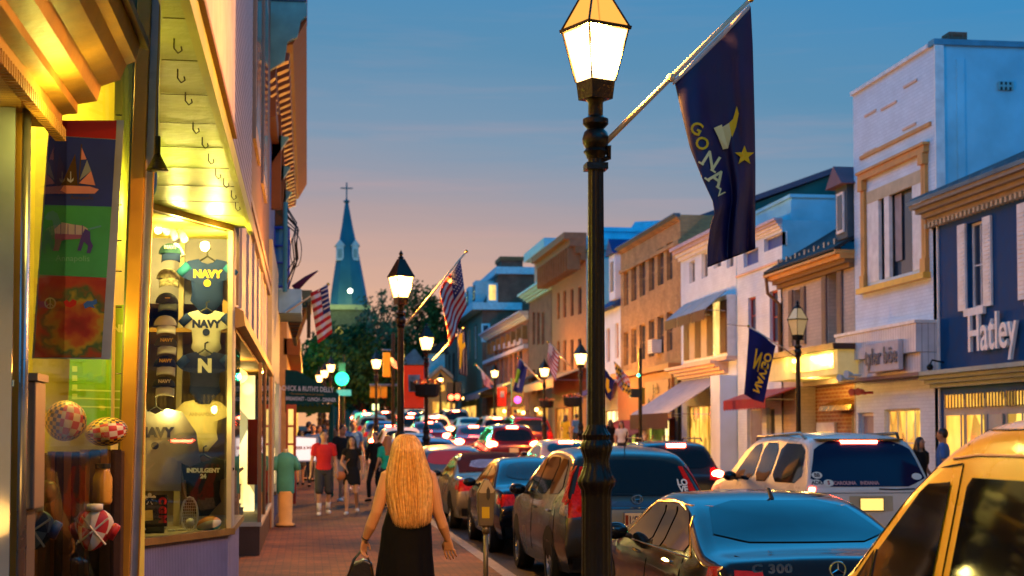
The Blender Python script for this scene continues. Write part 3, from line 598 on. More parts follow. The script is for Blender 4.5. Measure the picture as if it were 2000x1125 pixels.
# R10 low brick with white cornice
wins = []
for i in range(6):
    px = 967+9.5*i; k = i/5; wins.append((px, px+5, 690-12*k-6, 765-15*k-6, dark_glass, plum, dict(nz=2)))
wins += [(955, 990, 792, 835, shop_y, dark_wood, dict(nx=3)), (996, 1025, 790, 840, shop_o, dark_wood, dict(nx=2))]
t, ya, yb, zt = bld('low_brick_building', 'low brick building with sloping white edged cornice and round headed windows', 950, 1032, 612, wins, red_brick, side=brown_brick)
cornice(t, X, ya, yb, zt-.35, .5, .6, M('mauve_trim'), white_paint); band(t, 'cornice_base', X, ya, yb, zt-2.1, zt-1.85, .3, M('mauve_trim')); mb = MB(); y_ = ya+.5
while y_ < yb-1: mb = MB(); mb.box(X-.3, X-.003, y_, y_+.5, zt-1.5, zt-.7, M('umber_trim')); mb.build('cornice_bracket', t); y_ += 2.6
for w in wins[:6]:
    o = fop(*w[:4]); band(t, 'window_head', X, o[0]-.2, o[1]+.2, o[3], o[3]+.35, .15, M('mauve_trim'))
mb = MB(); mb.box(X-.5, X-.003, ya, yb, 4.4, 5.0, cream_paint); mb.box(X-.55, X-.503, ya+1, ya+8, 4.45, 4.95, sgl); mb.build('sign_fascia', t)
# R11 tall brick mansard
t, ya, yb, zt = bld('tall_brick_building', 'tall brown brick building with chimney, blue trim and one lit attic window', 893, 942, 600, [(900, 905, 640, 690, sky_glass, blue_trim, {}), (912, 918, 640, 700, sky_glass, blue_trim, {}), (926, 932, 632, 700, sky_glass, blue_trim, {}), (900, 930, 790, 830, shop_y, dark_wood, dict(nx=4))], M('grey_green_plaster', (.16, .17, .12), .8), side=brown_brick, depth=19)
z0 = zt; za = onX(942, 535, X).z; mb = MB()
mb.hexa([(X, ya, z0), (X+19, ya, z0), (X+19, yb, z0), (X, yb, z0), (X+1.3, ya, za), (X+19, ya, za), (X+19, yb, za), (X+1.3, yb, za)], brown_brick); mb.build('mansard', t)
mb = MB(); mb.box(X+1, X+19.2, ya-.2, yb, za+.003, za+.55, blue_trim); mb.box(X-.8, X+3, ya-.3, yb, z0-.2, z0+.35, blue_trim)
for k in range(3): y_ = ya+2+k*5; mb.box(X-.3, X+1.2, y_, y_+2.2, z0+.4, za-.3, blue_trim); mb.box(X-.33, X-.303, y_+.4, y_+1.8, z0+.7, za-.6, sky_glass)
mb.build('mansard_trim', t)
q0, q1 = onY(978, 522, ya+.3), onY(1020, 510, ya+.3); mb = MB(); mb.box(q0.x, q1.x, ya, ya+3, za, q1.z, brown_brick); mb.box(q0.x-.1, q1.x+.1, ya-.1, ya+3.1, q1.z, q1.z+.3, M('umber_trim')); mb.build('chimney', t)
q0, q1 = onY(951, 590, ya), onY(972, 553, ya); mb = MB(); mb.box(q0.x, q1.x, ya-.06, ya-.003, q0.z, q1.z, blue_trim); mb.box(q0.x+.15, q1.x-.15, ya-.08, ya-.063, q0.z+.15, q1.z-.15, room_lit); mb.build('window', t)
q0, q1 = onY(940, 668, ya), onY(957, 632, ya); mb = MB(); mb.box(q0.x, q1.x, ya-.06, ya-.003, q0.z, q1.z, blue_trim); mb.box(q0.x+.15, q1.x-.15, ya-.08, ya-.063, q0.z+.15, q1.z-.15, sky_glass); mb.build('window', t)
# R12 darker shops further up
t, ya, yb, zt = bld('brown_shop_row_building', 'dark brown shop building beyond the tall brick one with small lit windows', 866, 892, 640, [(868, 871, 690, 735, dark_glass, brown_sh, {}), (876, 879, 690, 735, dark_glass, brown_sh, {}), (884, 888, 688, 738, dark_glass, brown_sh, {}), (870, 888, 785, 820, shop_y, dark_wood, dict(nx=3))], brown_brick)
awning(t, X, ya, yb, 6.6, 5.6, 1.8, M('dark_green_canvas', (.02, .07, .04), .8), .4)
for i in range(3):
    for (k, (pl, pr, mt_)) in enumerate([[(1033, 1070, M('brown_canvas', (.10, .045, .02), .8))], [(950, 985, M('striped_canvas', (.13, .14, .17), .8))], [(900, 938, M('dark_green_canvas', (.02, .07, .04), .8))]][i]):
        a, b = onX(pr, 780, X).y, onX(pl, 780, X).y; tt = T('shop_awning', ['brown shop awning over the narrow brick building doorway', 'grey striped awning over the low brick shop', 'dark green awning under the tall brick building'][i], 'awning', (X, a, 0), 'shop awnings across the street'); awning(tt, X, a, b, 5.2+.0*i, 4.5, 1.7, mt_, .4, name='canvas')
# ---------------- the near side: shop fronts ----------------
LX = -.72
gold_metal = M('gold_frame', (.46, .24, .03), .38, .25)
olive_soffit = M('green_painted_soffit', (.34, .42, .07), .42, bump=.35, bscale=14, scale=2, var=.25)
beadgold = STRIPE('golden_beadboard', (.62, .36, .07), (.22, .10, .015), .052, 'Y', .5)
lap = STRIPE('lapped_boards', (.30, .26, .29), (.10, .07, .08), .082, 'Z', .6, w=.3)
purple_bead = STRIPE('lavender_beadboard', (.30, .28, .44), (.12, .10, .18), .035, 'XY', .55, w=.22)
slatw = STRIPE('slat_wall', (.72, .55, .26), (.20, .12, .04), .12, 'Z', .6, w=.12)
yel_wall = M('yellow_shop_wall', (.78, .66, .14), .7)
lav_panel = M('lavender_panel', (.32, .30, .38), .6, bump=.1)
peachy = M('pale_trim', (.40, .29, .21), .6)
blue_iron = M('blue_iron', (.02, .06, .40), .5)
glass = CLEAR()
def plane_at(d):                 # vertical plane facing the viewer at a distance; takes photo columns/rows
    return lambda px, py, off=0: onY(px, py, d*.99-off)
def flat(mb, pts, mat, Y, th=.0):
    P = [onY(x, y, Y) for x, y in pts]
    if th: mb.prism(P, (0, th, 0), mat)
    else: mb.add(P, [tuple(range(len(P)))], mat)
# --- first shop: projecting cornice, window with hanging posters
t0 = T('souvenir_shop_front', 'near souvenir shop front with golden cornice, tall posts and lit display windows', 'shop front', (-2.4, 8, 0), 'buildings along the near sidewalk')
pr = [(-1.78, 3.30), (-1.30, 3.30), (-1.30, 3.36), (-1.22, 3.37), (-1.22, 3.42), (-1.12, 3.44), (-1.10, 3.52), (-1.0, 3.56), (-.97, 3.64), (-.92, 3.66), (-.90, 3.76), (-1.4, 3.93), (-2.6, 3.93), (-2.6, 3.36), (-1.78, 3.36)]
Y1 = 8.35
mb = MB(); mb.prism([(x, 2.0, z) for x, z in pr], (0, Y1-2.0, 0), gold_paint); mb.build('cornice', t0)
mb = MB(); mb.box(-3.2, -1.34, 2.0, Y1-.04, 3.285, 3.298, beadgold); mb.build('soffit', t0)
mb = MB(); mb.prism([(-.86, 2, 3.74), (-.86, 2, 3.79), (-1.45, 2, 4.0), (-1.45, 2, 3.94)], (0, Y1+.08-2, 0), dark_wood); mb.build('roof_edge', t0)
mb = MB(); y = 2.05
while y < Y1-.03: mb.box(-1.335, -1.28, y, y+.03, 3.22, 3.284, gold_paint); y += .055
mb.build('dentil_band', t0)
mb = MB(); mb.box(-.935, -.925, 2, Y1+.004, 3.665, 3.70, M('red_lit_strip', (.8, .10, .02), .4, emit=(1, .12, .01), es=.5)); mb.build('red_strip', t0)
# left-hand window and its frame
a = onD(48, 560, 7.6); mb = MB()
mb.tube([(a.x, a.y, 0), (a.x, a.y, 3.28)], .022, steel, 10); mb.build('steel_post', t0, smooth=True)
mb = MB(); mb.box(a.x-.14, a.x-.04, a.y+.1, a.y+.2, 0, 3.28, gold_metal); mb.build('window_post', t0)
mb = MB(); mb.box(-2.6, a.x-.05, a.y-.03, a.y-.02, .95, 3.28, M('blue_grey_pane', (.30, .36, .42), .12, spec=.8)); mb.box(-2.6, a.x-.05, a.y-.028, a.y+.03, 1.9, 1.93, blue_trim); mb.build('window_pane', t0)
mb = MB(); mb.box(-2.6, a.x-.05, a.y-.05, a.y+.02, 0, .95, dark_wood); mb.build('window_base', t0)
# display A
P1, P2 = onD(66, 560, 8.6), onD(248, 560, 10.3); P1.z = P2.z = 0
ZT = 4.6
def pq(a, b, z0, z1, mb, mat): mb.quad((a.x, a.y, z0), (b.x, b.y, z0), (b.x, b.y, z1), (a.x, a.y, z1), mat)
bk = Vector((-.06, 1.9, 0))
mb = MB(); pq(P1, P2, .06, ZT, mb, glass); mb.build('display_glass', t0)
mb = MB(); pq(P1+bk+Vector((-1, .1, 0)), P2+bk, 0, ZT, mb, yel_wall); pq(P1+Vector((-.8, 0, 0)), P1+bk+Vector((-1, .1, 0)), 0, ZT, mb, yel_wall)
pq(P2+Vector((-.12, .2, 0)), P2+bk+Vector((-.05, 0, 0)), 0, ZT, mb, yel_wall); mb.add([P1+Vector((-.8, 0, .03)), P2+Vector((0, 0, .03)), P2+bk+Vector((0, 0, .03)), P1+bk+Vector((-1, 0, .03))], [(0, 1, 2, 3)], dark_wood)
mb.add([P1+Vector((-.8, 0, ZT)), P2+Vector((0, 0, ZT)), P2+bk+Vector((0, 0, ZT)), P1+bk+Vector((-1, 0, ZT))], [(0, 1, 2, 3)], yel_wall)
mb.build('display_interior', t0)
def lean(mb):                        # the old corner post leans a little towards the street
    mb.v = [Vector((v.x-.025+.027*v.z, v.y, v.z)) for v in mb.v]; return mb
mb = MB(); mb.box(P2.x-.045, P2.x+.045, P2.y-.05, P2.y+.05, 0, 4.75, gold_metal); lean(mb).build('corner_post', t0, bevel=.006)
mb = MB(); mb.box(P2.x-.062, P2.x-.047, P2.y-.02, P2.y+.03, 0, 4.75, M('dark_green_edge', (.03, .06, .03), .5)); lean(mb).build('post_edge', t0)
mb = MB(); mb.box(P2.x+.047, P2.x+.095, P2.y+.0, P2.y+.05, 0, 4.75, M('grey_panel', (.42, .42, .46), .3)); mb.box(P2.x+.096, P2.x+.104, P2.y-.02, P2.y+.02, 0, 4.75, gold_metal); lean(mb).build('side_strip', t0)
for (py, ) in ((30,), (110,), (225,), (340,), (400,), (470,), (530,), (600,), (730,)):
    mb = MB(); p = onD(238, py, 10.15); mb.tube([p, p+Vector((-.04, 0, 0))], .005, black_iron, 6); mb.build('glass_clip', t0)
light('display_lamp', (P2.x-.55, P2.y+.8, 4.2), 60, (1, .78, .12), .12); light('display_lamp', (P1.x+.1, P1.y+1.3, 2.4), 34, (1, .70, .10), .1)
light('soffit_lamp', (-1.7, 6.8, 1.2), 11, (1, .50, .10), .1)  # unseen fill light placed low to spread warm light over the soffit
mb = MB(); q = onD(252, 440, 11.6)
mb.ball(q, .05, lamp_glow, 10, 6); mb.build('bulb', t0)
# utility cabinet
tb = T('utility_cabinet', 'grey brown metal utility cabinet beside the souvenir window', 'cabinet', (onD(45, 900, 8.1).x, 8.0, 0))
mb = MB(); p, q = onD(-30, 748, 8.0), onD(88, 990, 8.0); mb.box(p.x, q.x, 7.95, 8.25, q.z, p.z, M('cabinet_grey', (.16, .13, .10), .5, .3)); mb.build('body', tb, bevel=.01)
mb = MB(); mb.box(p.x, q.x+.012, 7.93, 8.26, p.z+.002, p.z+.04, M('cabinet_grey')); mb.build('lid', tb)
mb = MB(); c = onD(52, 850, 7.93); mb.box(c.x, c.x+.012, 7.93, 7.949, q.z, p.z, black_plastic); mb.build('door_seam', tb)
mb = MB(); mb.box(p.x+.03, q.x-.04, 7.98, 8.22, 0, q.z-.003, M('cabinet_base', (.10, .08, .07), .7)); mb.build('base', tb)
# hanging poster strip
Yp = 9.35
tp = T('poster_strip', 'long hanging strip of four printed shirt designs behind the souvenir window', 'poster', onY(150, 700, Yp), None)
pale_fab = M('pale_fabric', (.36, .38, .46), .7)
mb = MB(); flat(mb, [(62, 700), (216, 702), (242, 235), (96, 235)], pale_fab, Yp, .008); mb.build('backing', tp)
deep_b = M('print_blue', (.03, .05, .33), .6); grn = M('print_green', (.06, .36, .13), .6); redp = M('print_red', (.42, .02, .02), .6)
ppink = M('print_pink', (.75, .30, .30), .6); brown_p = M('print_brown', (.10, .05, .02), .6)
def panel(name, pts, mat, extra):
    mb = MB(); flat(mb, pts, mat, Yp-.004); o = mb.build(name, tp)
    e = MB(); extra(e)
    if e.v: e.build('print', o)
panel('red_panel', [(96, 264), (226, 272), (228, 235), (98, 235)], redp, lambda e: None)
def boat(e):
    flat(e, [(118, 372), (130, 378), (185, 378), (193, 370), (175, 364), (125, 362)], ppink, Yp-.008)
    flat(e, [(119, 362), (147, 300), (152, 362)], brown_p, Yp-.008); flat(e, [(154, 358), (186, 362), (178, 334)], ppink, Yp-.008)
    flat(e, [(155, 352), (178, 334), (170, 312)], M('print_grey', (.30, .33, .42), .6), Yp-.009); flat(e, [(157, 312), (169, 311), (158, 284)], ppink, Yp-.008)
    flat(e, [(153, 362), (155, 362), (160, 282), (158, 281)], brown_p, Yp-.010)
    put_text(e, 'Annapolis', brown_p, onY(160, 386, Yp-.008), (1, 0, 0), (0, 0, 1), .034)
    flat(e, [(137, 335), (139, 335), (139, 352), (144, 347), (143, 353), (138, 357), (132, 353), (131, 347), (137, 352)], M('print_white', (.55, .55, .6), .6), Yp-.011)
panel('blue_panel', [(87, 400), (218, 404), (226, 273), (96, 265)], deep_b, boat)
def dog(e):
    tq = M('print_turquoise', (.10, .32, .38), .6); pl = M('print_plaid', (.52, .42, .45), .6); mv = M('print_mauve', (.30, .10, .22), .6); pb = M('print_purple', (.08, .05, .30), .6)
    flat(e, [(87, 425), (93, 415), (103, 411), (112, 417), (118, 432), (120, 445), (106, 448), (102, 430), (92, 430)], tq, Yp-.008)
    flat(e, [(106, 448), (121, 434), (140, 438), (162, 441), (172, 447), (166, 459), (107, 456)], pl, Yp-.009)
    flat(e, [(107, 456), (166, 459), (160, 466), (128, 468), (120, 471), (115, 490), (104, 490), (107, 476)], mv, Yp-.010)
    flat(e, [(166, 447), (176, 452), (177, 470), (182, 480), (176, 495), (169, 494), (172, 480), (164, 472), (158, 490), (151, 489), (156, 470), (160, 460)], pb, Yp-.011)
    flat(e, [(172, 446), (197, 440), (198, 443), (176, 449)], tq, Yp-.012)
    for k in range(4): x = 118+14*k; flat(e, [(x, 436+k), (x+1.5, 436+k), (x+1.5, 458), (x, 458)], pb, Yp-.013)
    put_text(e, 'Annapolis', M('print_pale_green', (.2, .5, .3), .6), onY(142, 505, Yp-.008), (1, 0, 0), (0, 0, 1), .05)
panel('green_panel', [(77, 536), (208, 542), (218, 404), (87, 400)], grn, dog)
td = bpy.data.materials.new('tie_dye'); td.use_nodes = True; tn = td.node_tree; b_ = tn.nodes['Principled BSDF']; b_.inputs['Roughness'].default_value = .7
g_ = tn.nodes.new('ShaderNodeNewGeometry'); v_ = tn.nodes.new('ShaderNodeVectorMath'); v_.operation = 'DISTANCE'; tn.links.new(g_.outputs['Position'], v_.inputs[0]); v_.inputs[1].default_value = onY(150, 632, Yp)
n_ = tn.nodes.new('ShaderNodeTexNoise'); n_.inputs['Scale'].default_value = 12; tn.links.new(g_.outputs['Position'], n_.inputs[0])
a_ = tn.nodes.new('ShaderNodeMath'); a_.operation = 'MULTIPLY_ADD'; tn.links.new(n_.outputs[0], a_.inputs[0]); a_.inputs[1].default_value = .22; tn.links.new(v_.outputs['Value'], a_.inputs[2])
c_ = tn.nodes.new('ShaderNodeValToRGB'); tn.links.new(a_.outputs[0], c_.inputs[0]); tn.links.new(c_.outputs[0], b_.inputs['Base Color'])
for p_, col_ in ((.16, (.35, .02, .01)), (.22, (.5, .12, .01)), (.26, (.45, .30, .02)), (.29, (.05, .12, .03)), (.34, (.40, .05, .01)), (.40, (.35, .02, .01))):
    e_ = c_.color_ramp.elements.new(p_); e_.color = (*col_, 1)
def peace(e):
    w = M('print_cream', (.6, .55, .25), .6)
    e.lathe([(.030, 0), (.030, .001)], (0, 0, 0), w, 20) if False else None
    c = onY(98, 592, Yp-.008); n = 18
    for r0, r1 in ((.026, .034),):
        for k in range(n):
            a, b = 2*PI*k/n, 2*PI*(k+1)/n
            e.quad(c+Vector((r0*math.cos(a), 0, r0*math.sin(a))), c+Vector((r1*math.cos(a), 0, r1*math.sin(a))), c+Vector((r1*math.cos(b), 0, r1*math.sin(b))), c+Vector((r0*math.cos(b), 0, r0*math.sin(b))), w)
    e.box(c.x-.003, c.x+.003, c.y-.001, c.y, c.z-.026, c.z+.026, w)
    for s in (-1, 1): e.add([c+Vector((0, -.002, .002)), c+Vector((0, -.002, -.004)), c+Vector((s*.02, -.002, -.022)), c+Vector((s*.023, -.002, -.018))], [(0, 1, 2, 3)], w)
    flat(e, [(124, 590), (130, 585), (136, 590), (142, 584), (150, 588), (148, 596), (137, 601), (128, 598)], M('print_scarlet', (.6, .03, .02), .6), Yp-.008)
    flat(e, [(163, 594), (170, 588), (180, 588), (188, 584), (190, 592), (182, 596), (186, 602), (175, 599), (166, 603)], M('print_sky', (.05, .15, .5), .6), Yp-.008)
panel('tie_dye_panel', [(67, 698), (198, 698), (208, 543), (77, 537)], td, peace)
# second poster high up, and green framed print behind
tp2 = T('blue_poster', 'blue poster hanging high behind the golden cornice', 'poster', onY(215, 100, 11.2)); mb = MB(); flat(mb, [(203, -20), (243, -20), (243, 110), (232, 110)], M('print_cerulean', (.01, .14, .30), .6), 11.2, .01); mb.build('sheet', tp2)
mb = MB(); 
for k in range(5): flat(mb, [(214+3*k, 50+4*k), (216+3*k, 30+5*k), (218+3*k, 60+3*k)], ppink, 11.19)
mb.build('print', tp2)
Yg2 = 10.9; tg = T('green_poster', 'yellow green poster with white scribbled lettering behind the souvenir goods', 'poster', onY(190, 800, Yg2)); lime = M('lime_print', (.16, .42, .02), .6); pg = M('print_chalk', (.55, .75, .2), .6)
mb = MB(); flat(mb, [(132, 830), (250, 830), (250, 595), (140, 600)], lime, Yg2, .01); mb.build('sheet', tg); mb = MB()
for k, tx in enumerate(('MARYLAND',)): put_text(mb, tx, pg, onY(196, 640+32*k, Yg2-.005), (1, 0, -.05), (0, 0, 1), .07, bold=.003)
for k in range(5): flat(mb, [(141, 715+18*k), (151, 715+18*k), (151, 726+18*k), (141, 726+18*k)], pg, Yg2-.004)
for k in range(3): flat(mb, [(140, 760+16*k), (245, 763+16*k), (245, 766+16*k), (140, 763+16*k)], pg, Yg2-.005)
mb.build('print', tg)
# balls and gloves in the Maryland pattern
mg = M('print_gold', (.72, .42, .02), .45); mk_ = M('print_black', (.01, .01, .01), .45); mr_ = M('print_crimson', (.45, .015, .02), .45); mw = M('print_ivory', (.62, .58, .50), .45)
def md(i, j):
    if 21 <= i <= 26 and 3 <= j <= 12: return mr_ if (i//2+j//2) % 2 else mw
    return mg if (i+j) % 2 else mk_
def pattern_ball(name, label, c, r, rot, elong=1.0, cat='ball'):
    mb = MB(); M3 = Euler(rot).to_matrix()
    def fn(u, v):
        a = 2*PI*u; b = -PI/2+PI*v
        return Vector(c)+M3 @ Vector((r*math.cos(b)*math.cos(a), r*math.cos(b)*math.sin(a), r*elong*math.sin(b)))
    mb.grid(fn, 32, 16, md); o = mb.build(name, smooth=True); o2 = tag(o, label, cat); return o2
pattern_ball('patterned_ball', 'round black and gold checked ball with red and white patches on the crates', onD(128, 822, 9.6), .128, (0, .2, .5))
pattern_ball('patterned_football', 'oval black, gold, red and white football beside the round checked ball', onD(208, 843, 10.0), .095, (0, 1.45, .3), 1.45)
for (x0, x1, y0, y1, d, lab) in ((28, 90, 885, 1140, 9.5, 'tall dark crate under the round checked ball'), (92, 155, 882, 1140, 9.7, 'tall brown crate between the two checked balls'), (155, 236, 878, 1140, 10.0, 'tall brown crate under the checked football')):
    p, q = onD(x0, y0, d), onD(x1, y0, d); tw = T('wooden_crate', lab, 'crate', ((p.x+q.x)/2, p.y, 0), 'wooden crates in the souvenir window'); mb = MB()
    n = 4
    for k in range(n): mb.box(p.x+(q.x-p.x)*k/n+.002, p.x+(q.x-p.x)*(k+1)/n-.002, p.y, p.y+.02, .035, p.z, dark_wood if k % 2 else mid_wood)
    mb.box(p.x, q.x, p.y+.021, p.y+.25, .035, p.z-.01, dark_wood); mb.build('planks', tw)
def glove(label, cx, cy, d, w, h, m1, m2, rot):
    c = onD(cx, cy, d); tgv = T('boxing_glove', label, 'glove', c, 'patterned gloves hanging in the souvenir window'); mb = MB(); M3 = Euler((0, rot, 0)).to_matrix()
    def fn(u, v):
        a = 2*PI*u; b = -PI/2+PI*v; k = 1+.25*math.sin(b)
        return c+M3 @ Vector((w*k*math.cos(b)*math.cos(a), .05*math.cos(b)*math.sin(a), h*math.sin(b)))
    mb.grid(fn, 24, 14, lambda i, j: m1 if ((i//3) % 2) ^ (j >= 7) else m2); mb.build('body', tgv, smooth=True)
    mb = MB()
    for s in (0, PI/2): ax = Vector((math.cos(s+rot+.4), 0, math.sin(s+rot+.4))); mb.tube([c-ax*w*1.1+Vector((0, -.055, 0)), c+ax*w*1.1+Vector((0, -.055, 0))], .007, mw, 6)
    mb.build('cross_emblem', tgv)
    mb = MB(); mb.tube([c+M3 @ Vector((w*.9, 0, -.02)), c+M3 @ Vector((w*1.2, -.01, .07))], [.035, .025], m1, 10); mb.build('thumb', tgv, smooth=True)
    mb = MB(); mb.tube([c+Vector((0, 0, h*.9)), c+Vector((0, 0, h*1.2))], .05, m2, 12); mb.build('cuff', tgv, smooth=True)
glove('red and white cross patterned glove hanging low in the souvenir window', 185, 1035, 9.6, .105, .135, mr_, mw, .3)
glove('dark blue and white cross patterned glove hanging beside the utility cabinet', 68, 1035, 8.9, .105, .12, M('print_navy', (.01, .04, .12), .45), M('print_slate', (.15, .25, .38), .5), .2)
pattern_ball('small_checked_ball', 'small dark orange and black ball low on the crates', onD(92, 960, 9.3), .07, (0, .4, .2))
for o_ in bpy.data.objects:
    if o_.name == 'small_checked_ball':
        o_.data.materials.clear(); [o_.data.materials.append(x) for x in (mk_, M('print_rust', (.25, .04, .01), .6), mk_, mk_)]
bt = T('honey_jar', 'clear jar with amber goods standing on the crate below the football', 'jar', onD(200, 985, 9.9)); c = onD(200, 985, 9.85); mb = MB(); mb.lathe([(.05, 0), (.062, .02), (.062, .17), (.045, .21), (.045, .23)], c, M('amber_goods', (.65, .35, .06), .25), 16); mb.build('body', bt, smooth=True); mb = MB(); mb.lathe([(.05, .23), (.05, .26)], c, black_plastic, 16); mb.build('lid', bt)

# --- ceiling and lapped fascia over the entrance
cA, cB, cC = onZ(318, -140, 3.66), onZ(306, 372, 3.66), onZ(300, 395, 3.66)
mb = MB(); mb.prism([(cA.x, cA.y, 3.66), (-.57, cA.y, 3.66), (-.57, 15.0, 3.66), (cB.x-.4, 15.0, 3.66), (cB.x, cB.y, 3.66)], (0, 0, .04), olive_soffit); mb.build('entrance_ceiling', t0)
mb = MB(); mb.box(-.575, -.53, 4.5, 15.05, 3.60, 3.74, M('lime_trim', (.42, .45, .06), .5)); mb.build('ceiling_trim', t0)
for k, px in enumerate((343, 350, 365, 380, 398, 410, 424, 440, 455, 463)):
    p = onZ(px-3, [75, 135, 180, 238, 268, 300, 330, 348, 372, 395][k], 3.655); mb = MB(); mb.tube([p, p+Vector((0, 0, -.05)), p+Vector((.02, 0, -.075)), p+Vector((.04, 0, -.06)), p+Vector((.035, 0, -.04))], .004, black_iron, 5); mb.build('ceiling_hook', t0)
for k in range(10):
    y = 6.6+k*.84; mb = MB(); mb.box(cA.x+(cB.x-cA.x)*(y-cA.y)/(cB.y-cA.y)+.01, -.58, y, y+.006, 3.656, 3.659, M('joint_dark', (.10, .10, .02), .7)); mb.build('board_joint', t0)
mb = MB(); mb.box(-.72, -.56, 4.5, 15.35, 3.745, 9, lap); mb.build('lapped_fascia', t0)
mb = MB(); p = onX(404, 71, -.53); q = onX(454, 277, -.53); mb.box(-.555, -.515, p.y-2.5, q.y, 3.78, 5.0, M('weathered_sign', (.60, .52, .50), .7, bump=.2)); mb.box(-.556, -.50, p.y-2.5, q.y+.03, 3.74, 3.777, mid_wood); so = mb.build('signboard', t0)
light('entrance_lamp', (-1.25, 11.2, 3.3), 34, (.90, .90, .10), .1)
light('entrance_lamp', (-1.15, 7.6, 3.2), 16, (1, .8, .12), .1)
mb = MB(); mb.tube([(-1.0, 10.4, 3.65), (-1.0, 10.4, 3.52)], .02, black_iron, 8); mb.lathe([(.02, .1), (.07, .0), (.075, -.01)], (-1.0, 10.4, 3.43), black_iron, 14); mb.build('ceiling_light', t0, smooth=True)

# --- display B
t1 = T('apparel_display_window', 'brightly lit apparel display window over a lavender boarded base', 'display window', (-1, 14, 0), 'buildings along the near sidewalk')
A = Vector((-1.44, 13.3, 0)); B = Vector((-.735, 14.8, 0)); ab = (B-A).normalized(); nb = Vector((-ab.y, ab.x, 0))
if nb.y < 0: nb = -nb
ZB0, ZB1 = .78, 3.60
A2 = A+nb*1.5-ab*.9; B2 = Vector((-.735, 17.2, 0)); C2 = B2+Vector((-2.2, .3, 0))
mb = MB(); pq(A-ab*.4, B, .0, ZB0-.06, mb, purple_bead); pq(B, B2, 0, ZB0-.06, mb, purple_bead); mb.build('boarded_base', t1)
mb = MB(); q_ = .05
for (a, b) in ((A-ab*.4, B), (B, B2)):
    d = (b-a).normalized(); n = Vector((d.y, -d.x, 0)); mb.hexa([a+n*q_+Vector((0, 0, ZB0-.06)), b+n*q_+d*q_+Vector((0, 0, ZB0-.06)), b-n*.05+Vector((0, 0, ZB0-.06)), a-n*.05+Vector((0, 0, ZB0-.06)), a+n*q_+Vector((0, 0, ZB0)), b+n*q_+d*q_+Vector((0, 0, ZB0)), b-n*.05+Vector((0, 0, ZB0)), a-n*.05+Vector((0, 0, ZB0))], gold_paint)
mb.build('sill', t1)
mb = MB(); pq(A, B, ZB0, ZB1, mb, glass); g1 = mb.build('display_glass', t1); mb = MB(); pq(B, B2, ZB0, ZB1, mb, glass); mb.build('side_glass', t1)
mb = MB()
for (a, b) in ((A-ab*.4, B),):
    d = ab; n = -nb; mb.hexa([a+n*.04+Vector((0, 0, ZB1)), b+n*.04+Vector((0, 0, ZB1)), b+nb*.05+Vector((0, 0, ZB1)), a+nb*.05+Vector((0, 0, ZB1)), a+n*.04+Vector((0, 0, 3.655)), b+n*.04+Vector((0, 0, 3.655)), b+nb*.05+Vector((0, 0, 3.655)), a+nb*.05+Vector((0, 0, 3.655))], gold_paint)
mb.build('head_frame', t1)
mb = MB(); mb.box(B.x-.02, B.x+.03, B.y-.03, B.y+.03, ZB0, 3.65, cream_paint); mb.box(B.x+.0, B.x+.035, B.y+.031, B.y+.5, ZB0, 3.65, cream_paint); mb.build('corner_post', t1, bevel=.005)
mb = MB(); pq(A2, A2+ab*1.5, ZB0, ZB1, mb, slatw); pq(A2+ab*1.5, C2, ZB0, ZB1, mb, M('cream_back_wall', (.58, .50, .28), .7)); pq(C2, B2, ZB0, ZB1, mb, M('tan_back_wall', (.30, .22, .14), .7)); pq(A2, A-ab*.4, ZB0, ZB1, mb, slatw)
mb.add([A-ab*.4+Vector((0, 0, ZB0)), B+Vector((0, 0, ZB0)), B2+Vector((0, 0, ZB0)), C2+Vector((0, 0, ZB0)), A2+Vector((0, 0, ZB0))], [(0, 1, 2, 3, 4)], M('display_floor', (.45, .38, .25), .7)); mb.add([A-ab*.4+Vector((0, 0, ZB1)), B+Vector((0, 0, ZB1)), B2+Vector((0, 0, ZB1)), C2+Vector((0, 0, ZB1)), A2+Vector((0, 0, ZB1))], [(0, 1, 2, 3, 4)], yel_wall)
mb.build('display_interior', t1)
Yd = 15.1
mb = MB(); flat(mb, [(352, 455), (361, 455), (350, 1030), (338, 1030)], cream_paint, 15.3, .05); mb.build('partition', t1)
for (px, py) in ((318, 436), (334, 446), (352, 450), (345, 480)):
    p = onD(px, py, 14.5); mb = MB(); mb.tube([p, p+Vector((.05, -.05, -.10))], .035, white_paint, 12); s_ = mb.build('spot_lamp', t1, smooth=True)
for (px, py) in ((343, 482), (309, 450)):
    p = onD(px, py, 14.4); mb = MB(); mb.ball(p, .032, M('bulb_glow', (1, .9, .6), .4, var=0, emit=(1, .8, .4), es=30), 12, 8); mb.build('bulb', t1)
light('display_lamp', onD(345, 440, 13.85), 45, (1, .76, .17), .05); light('display_lamp', onD(420, 480, 14.25), 42, (1, .76, .17), .05); light('display_lamp', onD(350, 500, 14.5), 40, (1, .76, .17), .06); light('display_lamp', onD(420, 480, 14.6), 17, (1, .76, .17), .06); light('display_lamp', onD(330, 800, 14.1), 11, (1, .75, .18), .06); light('display_lamp', onD(425, 800, 14.35), 11, (1, .75, .18), .06)  # front and lower ones are unseen fill lights added to brighten the goods
